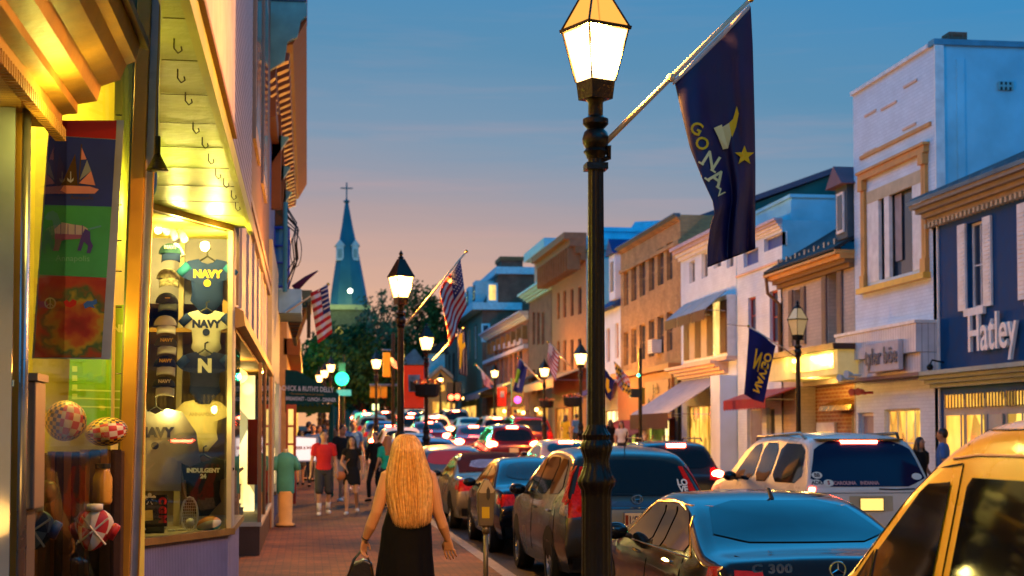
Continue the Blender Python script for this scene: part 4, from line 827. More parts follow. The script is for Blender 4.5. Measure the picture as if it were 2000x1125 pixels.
# garments
def outline(kind):
    if kind == 'romper': return [(-.34, .46), (-.16, .50), (-.10, .44), (0, .41), (.10, .44), (.16, .50), (.34, .46), (.52, .30), (.44, .16), (.30, .22), (.27, -.12), (.30, -.26), (.14, -.44), (.10, -.50), (-.10, -.50), (-.14, -.44), (-.30, -.26), (-.27, -.12), (-.30, .22), (-.44, .16), (-.52, .30)]
    return [(-.34, .48), (-.14, .52), (0, .45), (.14, .52), (.34, .48), (.52, .22), (.58, -.15), (.44, -.2), (.34, .08), (.33, -.5), (-.33, -.5), (-.34, .08), (-.44, -.2), (-.58, -.15), (-.52, .22)]
def garment(name, label, cat, cx, cy, d, h, mat, sleeve, txt, tm, w=.52, kind='romper', crest=True, tsize=.10, group=None):
    c = onD(cx, cy, d); t = T(name, label, cat, c, group)
    ol = outline(kind); mb = MB(); s = h; k = .02; rings = [(1, 0), (.94, .8), (.6, 1.0)]
    for sg in (-1, 1):
        vs = []; n = len(ol)
        for r, dz in rings: vs += [c+Vector((x*s*(w/.52)*r, sg*k*dz, z*s*r)) for x, z in ol]
        vs.append(c+Vector((0, sg*k*1.05, 0))); f = []
        for q in range(len(rings)-1): f += [(q*n+i, q*n+(i+1) % n, (q+1)*n+(i+1) % n, (q+1)*n+i) for i in range(n)]
        f += [((len(rings)-1)*n+i, (len(rings)-1)*n+(i+1) % n, len(vs)-1) for i in range(n)]
        mb.add(vs, f, mat)
    mb.build('cloth', t, ang=60)
    if sleeve:
        m2 = MB()
        for sx_ in (-1, 1): m2.tube([c+Vector((sx_*.33*s, 0, .38*s)), c+Vector((sx_*.50*s, -.01, .22*s))], [(.09*s, .05), (.08*s, .04)], sleeve, 10); 
        m2.build('sleeve', t, smooth=True)
    if txt: m3 = MB(); put_text(m3, txt, tm, c+Vector((0, -k*1.12, h*.22)), (1, 0, 0), (0, 0, 1), tsize, bold=.01*tsize/.16, ext=.001); m3.build('lettering', t)
    if crest: m4 = MB(); m4.lathe([(.001, 0), (.035, .001), (.035, .004)], (0, 0, 0), tm, 14); m4.v = [c+Vector((v.x, -k*1.1-v.z, v.y+h*.06)) for v in m4.v]; m4.build('crest', t)
    m5 = MB(); m5.tube([c+Vector((-.2*s, 0, .42*s)), c+Vector((0, 0, .55*s)), c+Vector((.2*s, 0, .42*s))], .01, black_plastic, 6); m5.tube([c+Vector((0, 0, .55*s)), c+Vector((0, 0, .66*s)), c+Vector((.03, 0, .69*s))], .008, black_plastic, 6); m5.build('hanger', t)
    return t
nv = M('navy_cotton', (.012, .03, .14), .8); nv2 = M('dark_navy_cotton', (.010, .015, .07), .8); wc = M('white_cotton', (.72, .68, .58), .8); gyc = M('grey_cotton', (.42, .40, .38), .85); blkc = M('black_cotton', (.012, .012, .012), .8)
yl = M('yellow_letter', (.75, .48, .05), .6); dkb = M('navy_letter', (.03, .04, .14), .6)
gr = 'baby rompers hanging in a column behind the display glass'
garment('baby_romper', 'topmost navy blue baby romper with yellow NAVY lettering in the display window', 'romper', 405, 560, 14.9, .54, nv, M('teal_sleeve', (.02, .16, .30), .8), 'NAVY', yl, group=gr)
garment('baby_romper', 'white baby romper with dark NAVY lettering hanging between two navy ones', 'romper', 403, 655, 14.8, .48, wc, nv, 'NAVY', dkb, group=gr)
garment('baby_romper', 'dark navy baby romper with one large pale letter N', 'romper', 400, 738, 14.7, .50, nv2, nv, 'N', wc, crest=False, tsize=.17, group=gr)
garment('baby_romper', 'pale yellow baby romper with faint lettering hanging above the black one', 'romper', 395, 832, 14.7, .50, M('butter_cotton', (.75, .62, .28), .8), None, 'ANNAPOLIS', M('faint_letter', (.55, .42, .15), .6), crest=False, tsize=.045, group=gr)
garment('baby_romper', 'black baby romper reading indulgent 24 at the bottom of the column', 'romper', 397, 950, 14.6, .56, blkc, None, 'INDULGENT\n24', wc, crest=False, tsize=.055, group=gr)
garment('grey_sweatshirt', 'grey sweatshirt with NAVY lettering and crest low in the display window', 'sweatshirt', 303, 880, 14.1, .74, gyc, None, 'NAVY', dkb, w=.5, kind='shirt', tsize=.12)
def cap(label, cx, cy, mat, bmat, txt, tm, d=14.2):
    c = onD(cx, cy, d); t = T('baseball_cap', label, 'cap', c, 'caps hanging in a column on the slat wall'); r = .105; mb = MB()
    mb.grid(lambda u, v: c+Vector((r*math.cos(PI*.5*v)*math.cos(2*PI*u), r*1.05*math.cos(PI*.5*v)*math.sin(2*PI*u), r*.95*math.sin(PI*.5*v)-.02)), 20, 6, mat); mb.build('crown', t, smooth=True)
    mb = MB(); mb.grid(lambda u, v: c+Vector((.092*math.sin((u-.5)*2.3)+.02, -.10-.085*v*math.cos((u-.5)*2.2), -.02-.075*v-.02*(2*u-1)**2)), 10, 4, bmat); mb.build('brim', t, smooth=True, solid=.004)
    if txt: mb = MB(); put_text(mb, txt, tm, c+Vector((.015, -r*1.12, .03)), (1, .05, 0), (0, 0, 1), .042, bold=.002); mb.build('lettering', t)
camo = M('camo_cloth', (.45, .40, .26), .8, var=.5, scale=30)
for lab, cx, cy, m_, b_, tx, tm in (('dark teal cap with white NAVY lettering, topmost on the slat wall', 332, 492, M('dark_teal_cloth', (.03, .09, .12), .8), nv, 'NAVY', wc), ('speckled camouflage cap under the topmost teal cap', 328, 541, camo, camo, '', wc), ('dark cap with small yellow embroidery below the camouflage cap', 326, 588, M('charcoal_cloth', (.06, .06, .07), .8), M('charcoal_cloth'), '.....', yl), ('white cap with pale brim in the middle of the cap column', 323, 632, wc, wc, '', wc), ('dark olive cap with gold NAVY lettering and grey brim', 324, 672, M('olive_cloth', (.07, .06, .03), .8), gyc, 'NAVY', yl), ('navy cap with grey brim and faded NAVY lettering', 322, 712, nv2, gyc, 'NAVY', yl), ('lowest cap of the column, dark with white lettering', 320, 752, nv2, gyc, 'NAVY', wc)):
    cap(lab, cx, cy, m_, b_, tx, tm)
cap('black cap with small gold lettering lying on the display floor', 300, 1018, blkc, blkc, 'NAVY', yl, 13.9)
# lacrosse stick, ball, framed patch sign
tl = T('lacrosse_stick', 'wooden lacrosse stick with dark grip leaning in the display window', 'lacrosse stick', onD(367, 1030, 14.2)); a, b = onD(344, 885, 14.3), onD(362, 975, 14.2)
mb = MB(); mb.tube([a, b], .018, mid_wood, 8); mb.build('shaft', tl); mb = MB(); mb.tube([a.lerp(b, .15), a.lerp(b, .65)], .023, M('checked_grip', (.1, .09, .08), .7, var=.6, scale=60), 8); mb.build('grip', tl)
c = onD(370, 1005, 14.2); mb = MB(); ov = [c+Vector((.075*math.cos(k*PI/8), 0, .16*math.sin(k*PI/8))) for k in range(17)]; mb.tube(ov, .010, paper, 6)
for k in range(-4, 5): x = .017*k; h_ = .15*math.sqrt(max(0, 1-(x/.078)**2)); mb.tube([c+Vector((x, .02, -h_)), c+Vector((x+.01, .05, 0)), c+Vector((x, .02, h_))], .003, paper, 4)
for k in range(-5, 6): z = .027*k; w_ = .073*math.sqrt(max(0, 1-(z/.16)**2)); mb.tube([c+Vector((-w_, .02, z)), c+Vector((0, .05, z)), c+Vector((w_, .02, z))], .003, paper, 4)
mb.build('netted_head', tl)
mb = MB(); c = onD(408, 1024, 14.3); M3 = Euler((0, 1.35, .2)).to_matrix(); cs = [M('panel_orange', (.6, .22, .03), .5), M('panel_cream', (.7, .6, .4), .5), M('panel_teal', (.04, .25, .25), .5)]
mb.grid(lambda u, v: c+M3 @ Vector((.075*math.cos(PI*(v-.5))*math.cos(2*PI*u), .075*math.cos(PI*(v-.5))*math.sin(2*PI*u), .115*math.sin(PI*(v-.5)))), 18, 12, lambda i, j: cs[(i//3) % 3]); tag(mb.build('beach_football', smooth=True), 'small orange, cream and teal football on the display floor', 'ball')
mb = MB(); c = onD(372, 1020, 14.1); mb.ball(c, .04, paper); tag(mb.build('lacrosse_ball', smooth=True), 'small white ball beside the netted lacrosse head', 'ball')
ts = T('patch_board', 'black board with white coast guard style crest and red letters', 'sign', onD(305, 995, 13.9)); mb = MB(); Yq = 13.75; flat(mb, [(274, 968), (327, 966), (326, 1028), (272, 1030)], blkc, Yq, .02); bb_ = mb.build('board', ts); mb = MB()
for k, ch in enumerate('CGM'): put_text(mb, ch, redp, onY(317, 978+18*k, Yq-.004), (0, 0, -1), (1, 0, 0), .085, bold=.006)
put_text(mb, '*', paper, onY(292, 986, Yq-.004), (1, 0, 0), (0, 0, 1), .22, bold=.01); flat(mb, [(276, 1018), (299, 1016), (298, 996), (277, 997)], yel_wall, Yq-.003); mb.build('lettering', bb_)
# scattered shells on the display floor
for k in range(8):
    p = onD(278+19*k, 1036-random.random()*8, 13.75+.1*k); mb = MB(); mb.ball(p, (.03+.02*random.random(), .02, .012), random.choice([paper, cream_paint, mid_wood, blkc]), 8, 5); tag(mb.build('pebble_decor'), ['first','second','third','fourth','fifth','sixth','seventh','last'][k]+' small shell from the left on the display window floor', 'shell', 'shells strewn on the display floor')

# --- third front: lavender panels and recessed window
t2 = T('lavender_panel_front', 'shop front with slanting lavender panels above a golden awning band', 'shop front', (LX, 18, 0), 'buildings along the near sidewalk')
mb = MB(); mb.box(-3, LX, 15.4, 28, 2.95, 4.35, lav_panel); mb.build('panel_wall', t2)
mb = MB()
y = 16.4
while y < 27.5: mb.box(LX+.002, LX+.03, y, y+.07, 3.0, 4.3, M('cream_batten', (.62, .52, .44), .55)); y += 1.9
mb.box(LX+.003, LX+.05, 15.4, 28, 4.18, 4.34, peachy); mb.box(LX+.003, LX+.07, 15.4, 28, 4.351, 4.45, peachy); mb.box(LX+.003, LX+.04, 15.4, 15.5, 2.95, 4.18, peachy); mb.build('panel_trim', t2)
mb = MB(); mb.prism([(LX-.1, 15.1, 2.98), (LX+.10, 15.1, 2.86), (LX+.12, 15.1, 2.72), (LX+.04, 15.1, 2.70), (LX-.1, 15.1, 2.74)], (0, 13, 0), M('golden_canvas', (.62, .36, .12), .6)); mb.build('awning_band', t2)
mb = MB(); mb.box(-2.2, LX+.03, 15.2, 28, 2.66, 2.70, M('ochre_soffit', (.50, .27, .04), .6)); mb.build('soffit', t2)
mb = MB(); mb.box(-2.4, -1.15, 17.3, 17.6, 0, 2.66, M('tan_back_wall')); mb.box(-2.4, -1.1, 21.9, 24, .42, 2.66, M('olive_wall', (.22, .16, .06), .7)); mb.build('recess_wall', t2)
mb = MB(); mb.box(-1.14, -1.04, 21.85, 21.89, .45, 2.66, M('orange_curtain', (.55, .12, .015), .8)); mb.box(-1.02, -.98, 21.84, 21.89, .45, 2.66, M('tan_curtain', (.35, .22, .08), .8)); mb.build('curtain', t2)
for y0, y1, x1 in ((21.5, 27.7, -.64),):
    mb = MB(); mb.box(-1.25, x1, y0, y1, 0, .40, dark_wood); mb.box(-1.27, x1+.03, y0-.03, y1, .402, .46, cream_paint); mb.build('plinth', t2)
    mb = MB(); mb.quad((-1.25, y0, .46), (x1, y0, .46), (x1, y0, 2.66), (-1.25, y0, 2.66), glass); mb.quad((x1, y0, .46), (x1, y1, .46), (x1, y1, 2.66), (x1, y0, 2.66), glass); mb.build('display_glass', t2)
    mb = MB()
    for yy_ in (y0, y0+2.0, y0+2.3, y1): mb = MB(); mb.box(x1-.03, x1+.02, yy_-.02, yy_+.04, .46, 2.66, mid_wood); mb.build('mullion', t2)
mb = MB(); mb.box(-1.5, LX-.1, 24.6, 24.7, .46, 2.6, shop_w); mb.box(-1.3, LX-.3, 23.2, 23.25, 1.6, 2.5, M('lime_print')); mb.box(-.9, -.75, 23.8, 23.85, .9, 1.9, redp); mb.build('shop_display', t2)
light('display_lamp', (-.95, 20.6, 2.5), 22, (1, .52, .10), .1); light('display_lamp', (-.95, 24.1, 2.4), 15, (1, .7, .2), .1)
for (lab, nm, px, py, w, h, m_) in (('orange gift box standing low in the recessed window', 'gift_box', 458, 962, .16, .2, M('orange_box', (.6, .22, .04), .6)), ('open cream basket below the orange gift box', 'basket', 455, 995, .2, .12, cream_paint), ('small white figurine on the window ledge', 'figurine', 471, 1000, .05, .09, paper)):
    c = onD(px, py, 21.95); mb = MB(); mb.box(c.x-w/2, c.x+w/2, c.y, c.y+.15, c.z-h/2, c.z+h/2, m_); mb.box(c.x-w/2-.01, c.x+w/2+.01, c.y-.01, c.y+.16, c.z+h/2+.001, c.z+h/2+.02, m_); tag(mb.build(nm, bevel=.008), lab, nm.replace('_', ' '))
c = onD(460, 925, 21.9); mb = MB(); mb.ball(c, (.055, .05, .07), M('plush_pink', (.7, .4, .25), .9)); mb.ball(c+Vector((0, 0, .09)), .045, M('plush_pink')); 
for s in (-1, 1): mb.tube([c+Vector((s*.03, 0, .03)), c+Vector((s*.11, 0, .08))], [.03, .018], M('plush_pink'), 8); mb.tube([c+Vector((s*.02, 0, .12)), c+Vector((s*.04, 0, .19))], [.015, .02], M('plush_pink'), 8)
tag(mb.build('plush_toy', smooth=True), 'pale pink plush toy with raised arms in the recessed window', 'toy')
# fourth front: pier, window with goods, red door beyond
t3 = T('cream_window_front', 'narrow front with grey pier, lit goods window and blue base', 'shop front', (LX, 28, 0), 'buildings along the near sidewalk')
mb = MB(); mb.box(-3, LX+.08, 28, 36, 2.75, 5.2, M('olive_cream', (.42, .38, .24), .6)); mb.box(LX-.3, LX+.13, 28, 28.5, 0, 2.75, grey_paint); mb.box(LX-.3, LX+.12, 33.2, 36, 0, 2.75, grey_paint); mb.build('wall', t3)
mb = MB(); mb.box(-1.2, LX+.1, 28.5, 33.2, .0, .55, blue_wall); mb.box(-1.2, LX+.16, 28.5, 33.2, .552, .62, dark_wood); mb.build('base', t3)
mb = MB(); mb.box(-.9, LX+.04, 28.5, 33.2, .62, 2.75, shop_w); mb.build('lit_window', t3)
mb = MB()
for k in range(3): mb.box(LX+.041, LX+.07, 29+1.2*k, 29.5+1.2*k, 1.4+.2*(k % 2), 2.5, M('lime_print'))
mb.box(LX+.042, LX+.071, 29.6, 29.8, .8, 1.2, blue_iron); mb.build('hanging_goods', t3)
mb = MB(); mb.box(LX, LX+.1, 27.6, 28, 0, 2.7, mid_wood); mb.build('door_post', t3)
tr = T('red_door', 'open red door with glazed panels beside the delicatessen awning', 'door', (LX+.15, 36.2, 0)); mb = MB(); Yr = 36.2; p, q = onY(559, 790, Yr), onY(579, 790, Yr)
redm = M('red_gloss', (.50, .015, .012), .35); mb.box(p.x, q.x, Yr, Yr+.05, 0, p.z, redm); mb.build('leaf', tr)
for k in range(3): mb = MB(); mb.box(p.x+.05, q.x-.07, Yr-.012, Yr-.003, 1.05+.42*k, 1.42+.42*k, room_lit); mb.build('pane', tr)
# --- upper storeys
t4 = T('blue_cornice_building', 'tall building with teal end wall and ornate orange brown bracketed cornice', 'building', (LX, 28.3, 0), 'buildings along the near sidewalk')
mb = MB(); mb.box(-9, LX-.02, 28.2, 47, 5.25, 8.9, M('deep_blue_wall', (.05, .13, .26), .7)); mb.build('wall', t4)
mb = MB(); zc = 9.25
endp = [(-1.2, 28.15, 7.6), (-.78, 28.15, 7.6), (-.74, 28.15, 8.3), (-.45, 28.15, 8.5), (-.40, 28.15, 8.85), (-.22, 28.15, 8.95), (-.16, 28.15, 9.25), (-.05, 28.15, 9.35), (-.05, 28.15, 9.6), (-1.2, 28.15, 9.6)]
mb.prism(endp, (0, .12, 0), M('sea_green_paint', (.13, .32, .30), .6)); mb.build('end_wall', t4)
orw = M('orange_brown_wood', (.22, .075, .02), .6, bump=.2)
cs_ = MB(); cs_.prism([(-.74, 28.28, 8.75), (-.30, 28.28, 8.85), (-.16, 28.28, 9.1), (-.05, 28.28, 9.3), (-.05, 28.28, 9.5), (-.74, 28.28, 9.5)], (0, 18.7, 0), orw); cs_.box(-.74, -.60, 28.28, 47, 7.5, 7.85, orw); cs_.build('cornice', t4)
y = 28.5; k = 0
while y < 46.8:
    mb = MB(); mb.prism([(-.735, y, 8.72), (-.735, y, 8.2), (-.62, y, 8.28), (-.60, y, 8.5), (-.38, y, 8.6), (-.36, y, 8.74)], (0, .26, 0), M('dark_bracket', (.16, .06, .025), .5)); mb.build('bracket', t4); y += .62
mb = MB(); mb.box(-1.0, -.04, 28.1, 30, 9.605, 10.0, M('blue_tank', (.03, .14, .32), .5)); mb.build('roof_box', t4, bevel=.05)
for yb_ in (31, 34.5, 38):
    mb = MB(); mb.box(-.74, -.55, yb_, yb_+.25, 6.2, 8.1, orw); mb.prism([(-.735, yb_, 7.7), (-.735, yb_, 7.1), (-.4, yb_, 7.65)], (0, .25, 0), M('sea_green_paint')); mb.build('window_hood', t4)
t5 = T('brown_gabled_front', 'upper floor of brown boards with a blue window strip between lapped fascia and teal wall', 'building', (LX, 16, 4.5), 'buildings along the near sidewalk')
mb = MB(); mb.box(-6, LX+.02, 15.42, 28.0, 4.46, 9.5, M('brown_boards', (.16, .09, .055), .6)); mb.build('wall', t5)
for k, y in enumerate((16.2, 19.5, 23)):
    mb = MB(); mb.box(LX+.022, LX+.06, y, y+2.0, 5.4, 8.6, peachy); wo = mb.build('window_frame', t5); mb = MB(); mb.box(LX+.061, LX+.065, y+.2, y+1.8, 5.6, 8.4, sky_glass); mb.build('pane', wo)
# bracket canopy, pipes, blue balcony
t6 = T('slatted_canopy', 'brown slatted canopy with bracketed olive cornice over the sidewalk', 'canopy', (LX, 38, 4)); Yc = 37.5; p, q = onY(553, 566, Yc), onY(609, 652, Yc)
mb = MB(); mb.box(p.x, q.x, Yc, Yc+4, p.z-.28, p.z, M('olive_paint', (.30, .22, .08), .5)); mb.box(p.x+.05, q.x-.03, Yc+.02, Yc+4, p.z-.42, p.z-.281, M('dark_green_paint', (.03, .06, .03), .5)); mb.build('cornice', t6)
mb = MB()
for k in range(16): mb.box(p.x+.05+.012*k, q.x-.15-.015*k, Yc+.05, Yc+3.8, p.z-.47-.045*k, p.z-.445-.045*k, dark_wood if k % 2 else orw)
mb.build('slatted_soffit', t6)
mb = MB(); mb.box(q.x-.12, q.x-.03, Yc+.01, Yc+.1, q.z-.1, p.z-.3, orw); mb.build('end_post', t6)
for k in range(6): mb = MB(); x = p.x+.06+(q.x-p.x-.1)*k/5.5; mb.box(x, x+.045, Yc-.03, Yc+.018, p.z-.36, p.z-.3, gold_paint); mb.build('small_block', t6)
tb = T('blue_balcony', 'blue iron balcony frame with panes fixed on the facade above the canopy', 'balcony', (LX, 35, 5.5)); Yb = 34; mb = MB()
pts = [onY(x, y, Yb) for x, y in ((535, 445), (563, 445), (563, 560), (535, 560))]
for a, b in zip(pts, pts[1:]+pts[:1]): mb.tube([a, b], .035, blue_iron, 6)
for yy_ in (480, 513): mb.tube([onY(535, yy_, Yb), onY(563, yy_, Yb)], .025, blue_iron, 6)
mb.tube([pts[1], pts[1]+Vector((0, 3, 0))], .03, blue_iron, 6); mb.tube([pts[2], pts[2]+Vector((0, 3, 0))], .03, blue_iron, 6); mb.build('frame', tb)
mb = MB(); mb.box(pts[0].x, pts[1].x-.04, Yb+.05, Yb+.08, pts[2].z, pts[0].z, M('balcony_pane', (.05, .25, .40), .2)); mb.box(LX-.3, pts[1].x+.3, Yb+.3, Yb+3, pts[2].z-.55, pts[2].z-.02, blue_trim); mb.build('pane', tb)
tc_ = T('cable_bundle', 'tangle of black cables and service pipe on the near facade', 'cables', onY(560, 520, 33)); random.seed(3)
for k in range(6):
    mb = MB(); a = onY(556+random.random()*6, 400+8*k, 33); b = onY(560+random.random()*8, 560-6*k, 33); m_ = a.lerp(b, .5)+Vector((.12+.1*random.random(), -.2*random.random(), .1)); mb.tube([a, a.lerp(m_, .5)+Vector((.14, 0, 0)), m_, m_.lerp(b, .5)+Vector((.1, 0, 0)), b], .014, black_plastic, 5); mb.build('cable', tc_)
mb = MB(); ctr = onY(578, 490, 33); mb.tube([ctr+Vector((.12*math.cos(k*.4), 0, .35*math.sin(k*.4))) for k in range(17)], .01, black_plastic, 5); mb.build('cable_loop', tc_)
mb = MB(); mb.tube([onY(558, 395, 33), onY(557, 570, 33)], .05, M('teal_pipe', (.05, .25, .32), .4), 8); mb.build('service_pipe', tc_)
# far near-side block lit by the street lamps
t7 = T('ochre_far_building', 'low ochre building past the canopy lit orange by the street lamps', 'building', (LX, 50, 0), 'buildings along the near sidewalk')
mb = MB(); mb.box(-8, LX+.1, 47.2, 110, -.2, 5.6, M('ochre_stucco', (.55, .30, .10), .8)); mb.build('wall', t7)
for k in range(5): mb = MB(); mb.box(LX+.105, LX+.16, 50+11*k, 55+11*k, 1.3, 3.6, shop_y); mb.build('shop_window', t7)
mb = MB(); mb.box(LX, LX+.5, 47.2, 110, 4.1, 4.6, orw); mb.build('cornice', t7)
# delicatessen awning
ta = T('delicatessen_awning', 'dark green delicatessen awning with white lettering on posts over the sidewalk', 'awning', (0, 40, 0)); Ya = 38.5
dg = M('dark_green_awning', (.006, .07, .055), .7); pts = [(557, 722), (580, 724), (662, 769), (661, 786), (557, 790)]
mb = MB(); flat(mb, pts, dg, Ya, .02); P_ = [onY(x, y, Ya) for x, y in pts]; Q_ = [v+Vector((0, 3, .0)) for v in P_]; mb.quad(P_[0], P_[1], Q_[1], Q_[0], dg); mb.quad(P_[1], P_[2], Q_[2], Q_[1], dg); mb.quad(P_[2], P_[3], Q_[3], Q_[2], dg); mb.build('canvas', ta)
mb = MB(); put_text(mb, "CHICK & RUTH'S DELLY", paper, onY(601, 760, Ya-.01), (1, 0, -.035), (0, 0, 1), .172, bold=.004, sx=.70); put_text(mb, 'BREAKFAST - LUNCH - DINNER', paper, onY(607, 780, Ya-.01), (1, 0, -.03), (0, 0, 1), .128, bold=.003, sx=.69); put_text(mb, '• The Landmark Fine Food & Cocktails •', M('amber_letter', (.6, .32, .06), .6), onY(600, 770, Ya-.01), (1, 0, -.035), (0, 0, 1), .066, sx=.8); mb.build('lettering', ta)
mb = MB(); n = 10
for k in range(n): x0 = 559+(653-559)*k/n; x1 = 559+(653-559)*(k+1)/n; flat(mb, [(x0, 789.6-.03*k), (x1, 789-.03*k), ((x0+x1)/2, 795)], dg, Ya-.004)
mb.box(onY(557, 800, Ya).x, onY(652, 800, Ya).x, Ya+.1, Ya+.14, onY(600, 806, Ya).z, onY(600, 789, Ya).z, M('olive_canvas', (.05, .10, .02), .8)); mb.build('valance', ta)
for px in (649,):
    for dy in (0.05, 2.9): mb = MB(); p = onY(px, 790, Ya); mb.tube([(p.x, Ya+dy, 0), (p.x, Ya+dy, p.z)], .04, dg, 10); mb.build('post', ta)
ts = T('lit_menu_board', 'glowing white menu board with red lettering standing under the delicatessen awning', 'sign board', onY(598, 900, 37.2)); Ys = 37.2; mb = MB(); flat(mb, [(574, 851), (622, 853), (620, 902), (575, 902)], M('board_frame', (.6, .6, .6), .5), Ys, .05); mb.build('frame', ts)
mb = MB(); flat(mb, [(576, 854), (617, 856), (616, 899), (577, 899)], M('lit_board', (.9, .85, .8), .5, emit=(.95, .75, .65), es=1.0), Ys-.004); fc = mb.build('lit_face', ts); mb = MB(); put_text(mb, 'BEER & WINE', redp, onY(596, 875, Ys-.01), (1, 0, 0), (0, 0, 1), .10, bold=.004, sx=.8); mb.build('lettering', fc)
mb = MB(); a_ = onY(577, 902, Ys); b_ = onY(617, 902, Ys); mb.box(a_.x, a_.x+.03, Ys, Ys+.04, 0, a_.z, steel); mb.box(b_.x-.03, b_.x, Ys, Ys+.04, 0, b_.z, steel); mb.build('leg', ts)
# shirt form on a stand
tm = T('shirt_display_form', 'torso form in a teal shirt on a wooden stand outside the shop', 'display form', (-.38, 28.2, 0)); c = Vector((-.38, 28.2, 0)); teal_c = M('teal_cotton', (.06, .28, .24), .85)
mb = MB(); mb.lathe([(.17, .0), (.17, .06), (.12, .07), (.135, .62), (.13, .64)], c, M('cream_skirt', (.62, .38, .13), .7), 18); mb.build('stand', tm, smooth=True)
mb = MB(); mb.lathe([(.15, .60), (.16, .62), (.165, .80), (.16, .95), (.18, 1.12), (.19, 1.22), (.13, 1.31), (.06, 1.35)], c, teal_c, 20, sy=.7)
for s in (-1, 1): mb.tube([c+Vector((s*.13, 0, 1.25)), c+Vector((s*.2, -.02, 1.12)), c+Vector((s*.215, -.02, 1.02))], [.075, .07, .065], teal_c, 12)
mb.build('shirt', tm, smooth=True); mb = MB(); mb.lathe([(.05, 1.34), (.045, 1.40), (.02, 1.41)], c, cream_paint, 14); mb.build('neck', tm, smooth=True); mb = MB(); mb.lathe([(.19, 0), (.19, .03)], c, dark_wood, 18); mb.build('base', tm)
# ---------------- street lamps ----------------
lampn = {}
def lamp_at(px, py, d, label, hd=None, power=0, glow=True, dim=False, base=True):
    """px,py = middle of the lantern glass in the photo"""
    p = onD(px, py, d); gz = G(p.y) if base else 0
    t = T('street_lamp', label, 'street lamp', (p.x, p.y, gz), 'gas style street lamps along both kerbs')
    H = p.z-gz; o = Vector((p.x, p.y, gz)); n = 24 if d < 15 else 12
    mb = MB(); fl = .10 if d < 15 else 0; N_ = 96 if d < 15 else 12
    mb.lathe([(.16, 0), (.16, .08), (.125, .14), (.096, .2), (.090, 1.28), (.094, 1.33), (.112, 1.36), (.116, 1.39), (.098, 1.42), (.080, 1.47), (.076, 1.51), (.088, 1.55), (.098, 1.58), (.092, 1.61), (.08, 1.63), (.088, 1.66), (.066, 1.69), (.056, 1.72)], o, black_iron, N_, flute=fl*.5, nf=16)
    mb.lathe([(.055, 1.72), (.047, H-.62)], o, black_iron, N_, flute=fl, nf=10)
    mb.lathe([(.053, H-.62), (.06, H-.60), (.075, H-.58), (.06, H-.56), (.078, H-.53), (.082, H-.5), (.07, H-.46), (.05, H-.44), (.078, H-.41), (.078, H-.38), (.045, H-.36), (.045, H-.28), (.06, H-.26)], o, black_iron, n); mb.build('post', t, ang=40)
    L4 = Euler((0, 0, .42)).to_matrix()
    def ring(h, z): return [o+L4 @ Vector((h*a, h*b, z)) for a, b in ((-1, -1), (1, -1), (1, 1), (-1, 1))]
    k = .5; mb = MB(); b0, b1 = .080, .138
    mb.hexa(ring(.075, H-.26)+ring(.085, H-.15), black_iron)
    mb.hexa(ring(b1+.018, H+.16)+ring(b1+.022, H+.18), black_iron)
    for a in range(4):
        q, r = ring(b0+.006, H-.15)[a], ring(b1+.006, H+.16)[a]; mb.tube([q, r], .006, black_iron, 6)
        q, r = ring(b1+.01, H+.18)[a], ring(.055, H+.40)[a]; mb.tube([q, r], .007, black_iron, 6)
    mb.hexa(ring(.06, H+.40)+ring(.045, H+.44), black_iron); mb.lathe([(.03, H+.44), (.05, H+.46), (.02, H+.49), (.035, H+.52), (.012, H+.56), (.001, H+.58)], o, black_iron, 10); mb.build('lantern_frame', t)
    mb = MB(); mb.hexa(ring(b0, H-.148)+ring(b1, H+.158), M('unlit_glass', (.45, .36, .20), .15, emit=(1, .6, .2), es=.25) if dim else lamp_glow); mb.build('lantern_glass', t)
    if not dim: mb = MB(); mb.ball(o+Vector((0, 0, H+.0)), (.058, .058, .10), mantle, 12, 8); mb.build('mantle', t, smooth=True)
    mb = MB(); mb.hexa(ring(b1+.004, H+.182)+ring(.055, H+.40), M('unlit_glass') if dim else (pale_glow if d < 20 else black_iron)); mb.build('lantern_roof', t)
    if power:
        light('lamp_light', (0, 0, H+.03), power, (1, .38, .045), .07, t)
    return t, o, H
# the lantern is its own light; point lights sit in the glass (glass lets them out)
LP = 1200
t_l1, o1, H1 = lamp_at(1163, 112, 9.35, 'tall fluted lamp post nearest the viewer holding the big navy flag', power=LP*.7)
t_l2, o2, H2 = lamp_at(783, 562, 23.5, 'lamp post behind the long haired woman with the striped flag', power=LP*1.2)
t_l3, o3, H3 = lamp_at(833, 672, 41, 'lamp post carrying a flower basket and a red banner', power=LP*1.3)
lamp_at(735, 712, 56, 'lamp post in front of the yellow traffic signal box', power=LP)
lamp_at(1134, 702, 47, 'lamp post half hidden behind the near fluted post', power=LP*1.0)
t_l6, o6, H6 = lamp_at(1558, 640, 32, 'dim lamp post before the white building with red window frames', dim=True)
lamp_at(1063, 728, 61, 'lamp post beside the flag in front of the narrow brick building', power=LP*1.2)
lamp_at(966, 731, 76, 'lamp post before the low brick building with a red banner below', power=LP*1.8)
lamp_at(860, 744, 97, 'small distant lamp post near the gabled house', power=LP*1.8)
lamp_at(1100, 745, 38, 'lamp post') if False else None
for a in ((646, 720), (634, 731), (624, 740)): lamp_at(a[0], a[1], 66+3*(646-a[0])/10, {646: 'tallest lamp of the far cluster beside the green signal', 634: 'middle lamp of the far cluster left of the green signal', 624: 'lowest lamp of the far cluster above the awning'}[a[0]], power=LP*.5)
# ---------------- flags ----------------
us_r = M('flag_red', (.42, .025, .03), .7); us_w = M('flag_white', (.60, .55, .55), .7); us_b = M('flag_blue', (.02, .03, .16), .7)
flag_n = M('navy_flag_cloth', (.010, .008, .085), .55, scale=5, var=.25, bump=.08, bscale=120); pole_w = M('pale_flag_pole', (.75, .62, .42), .35)
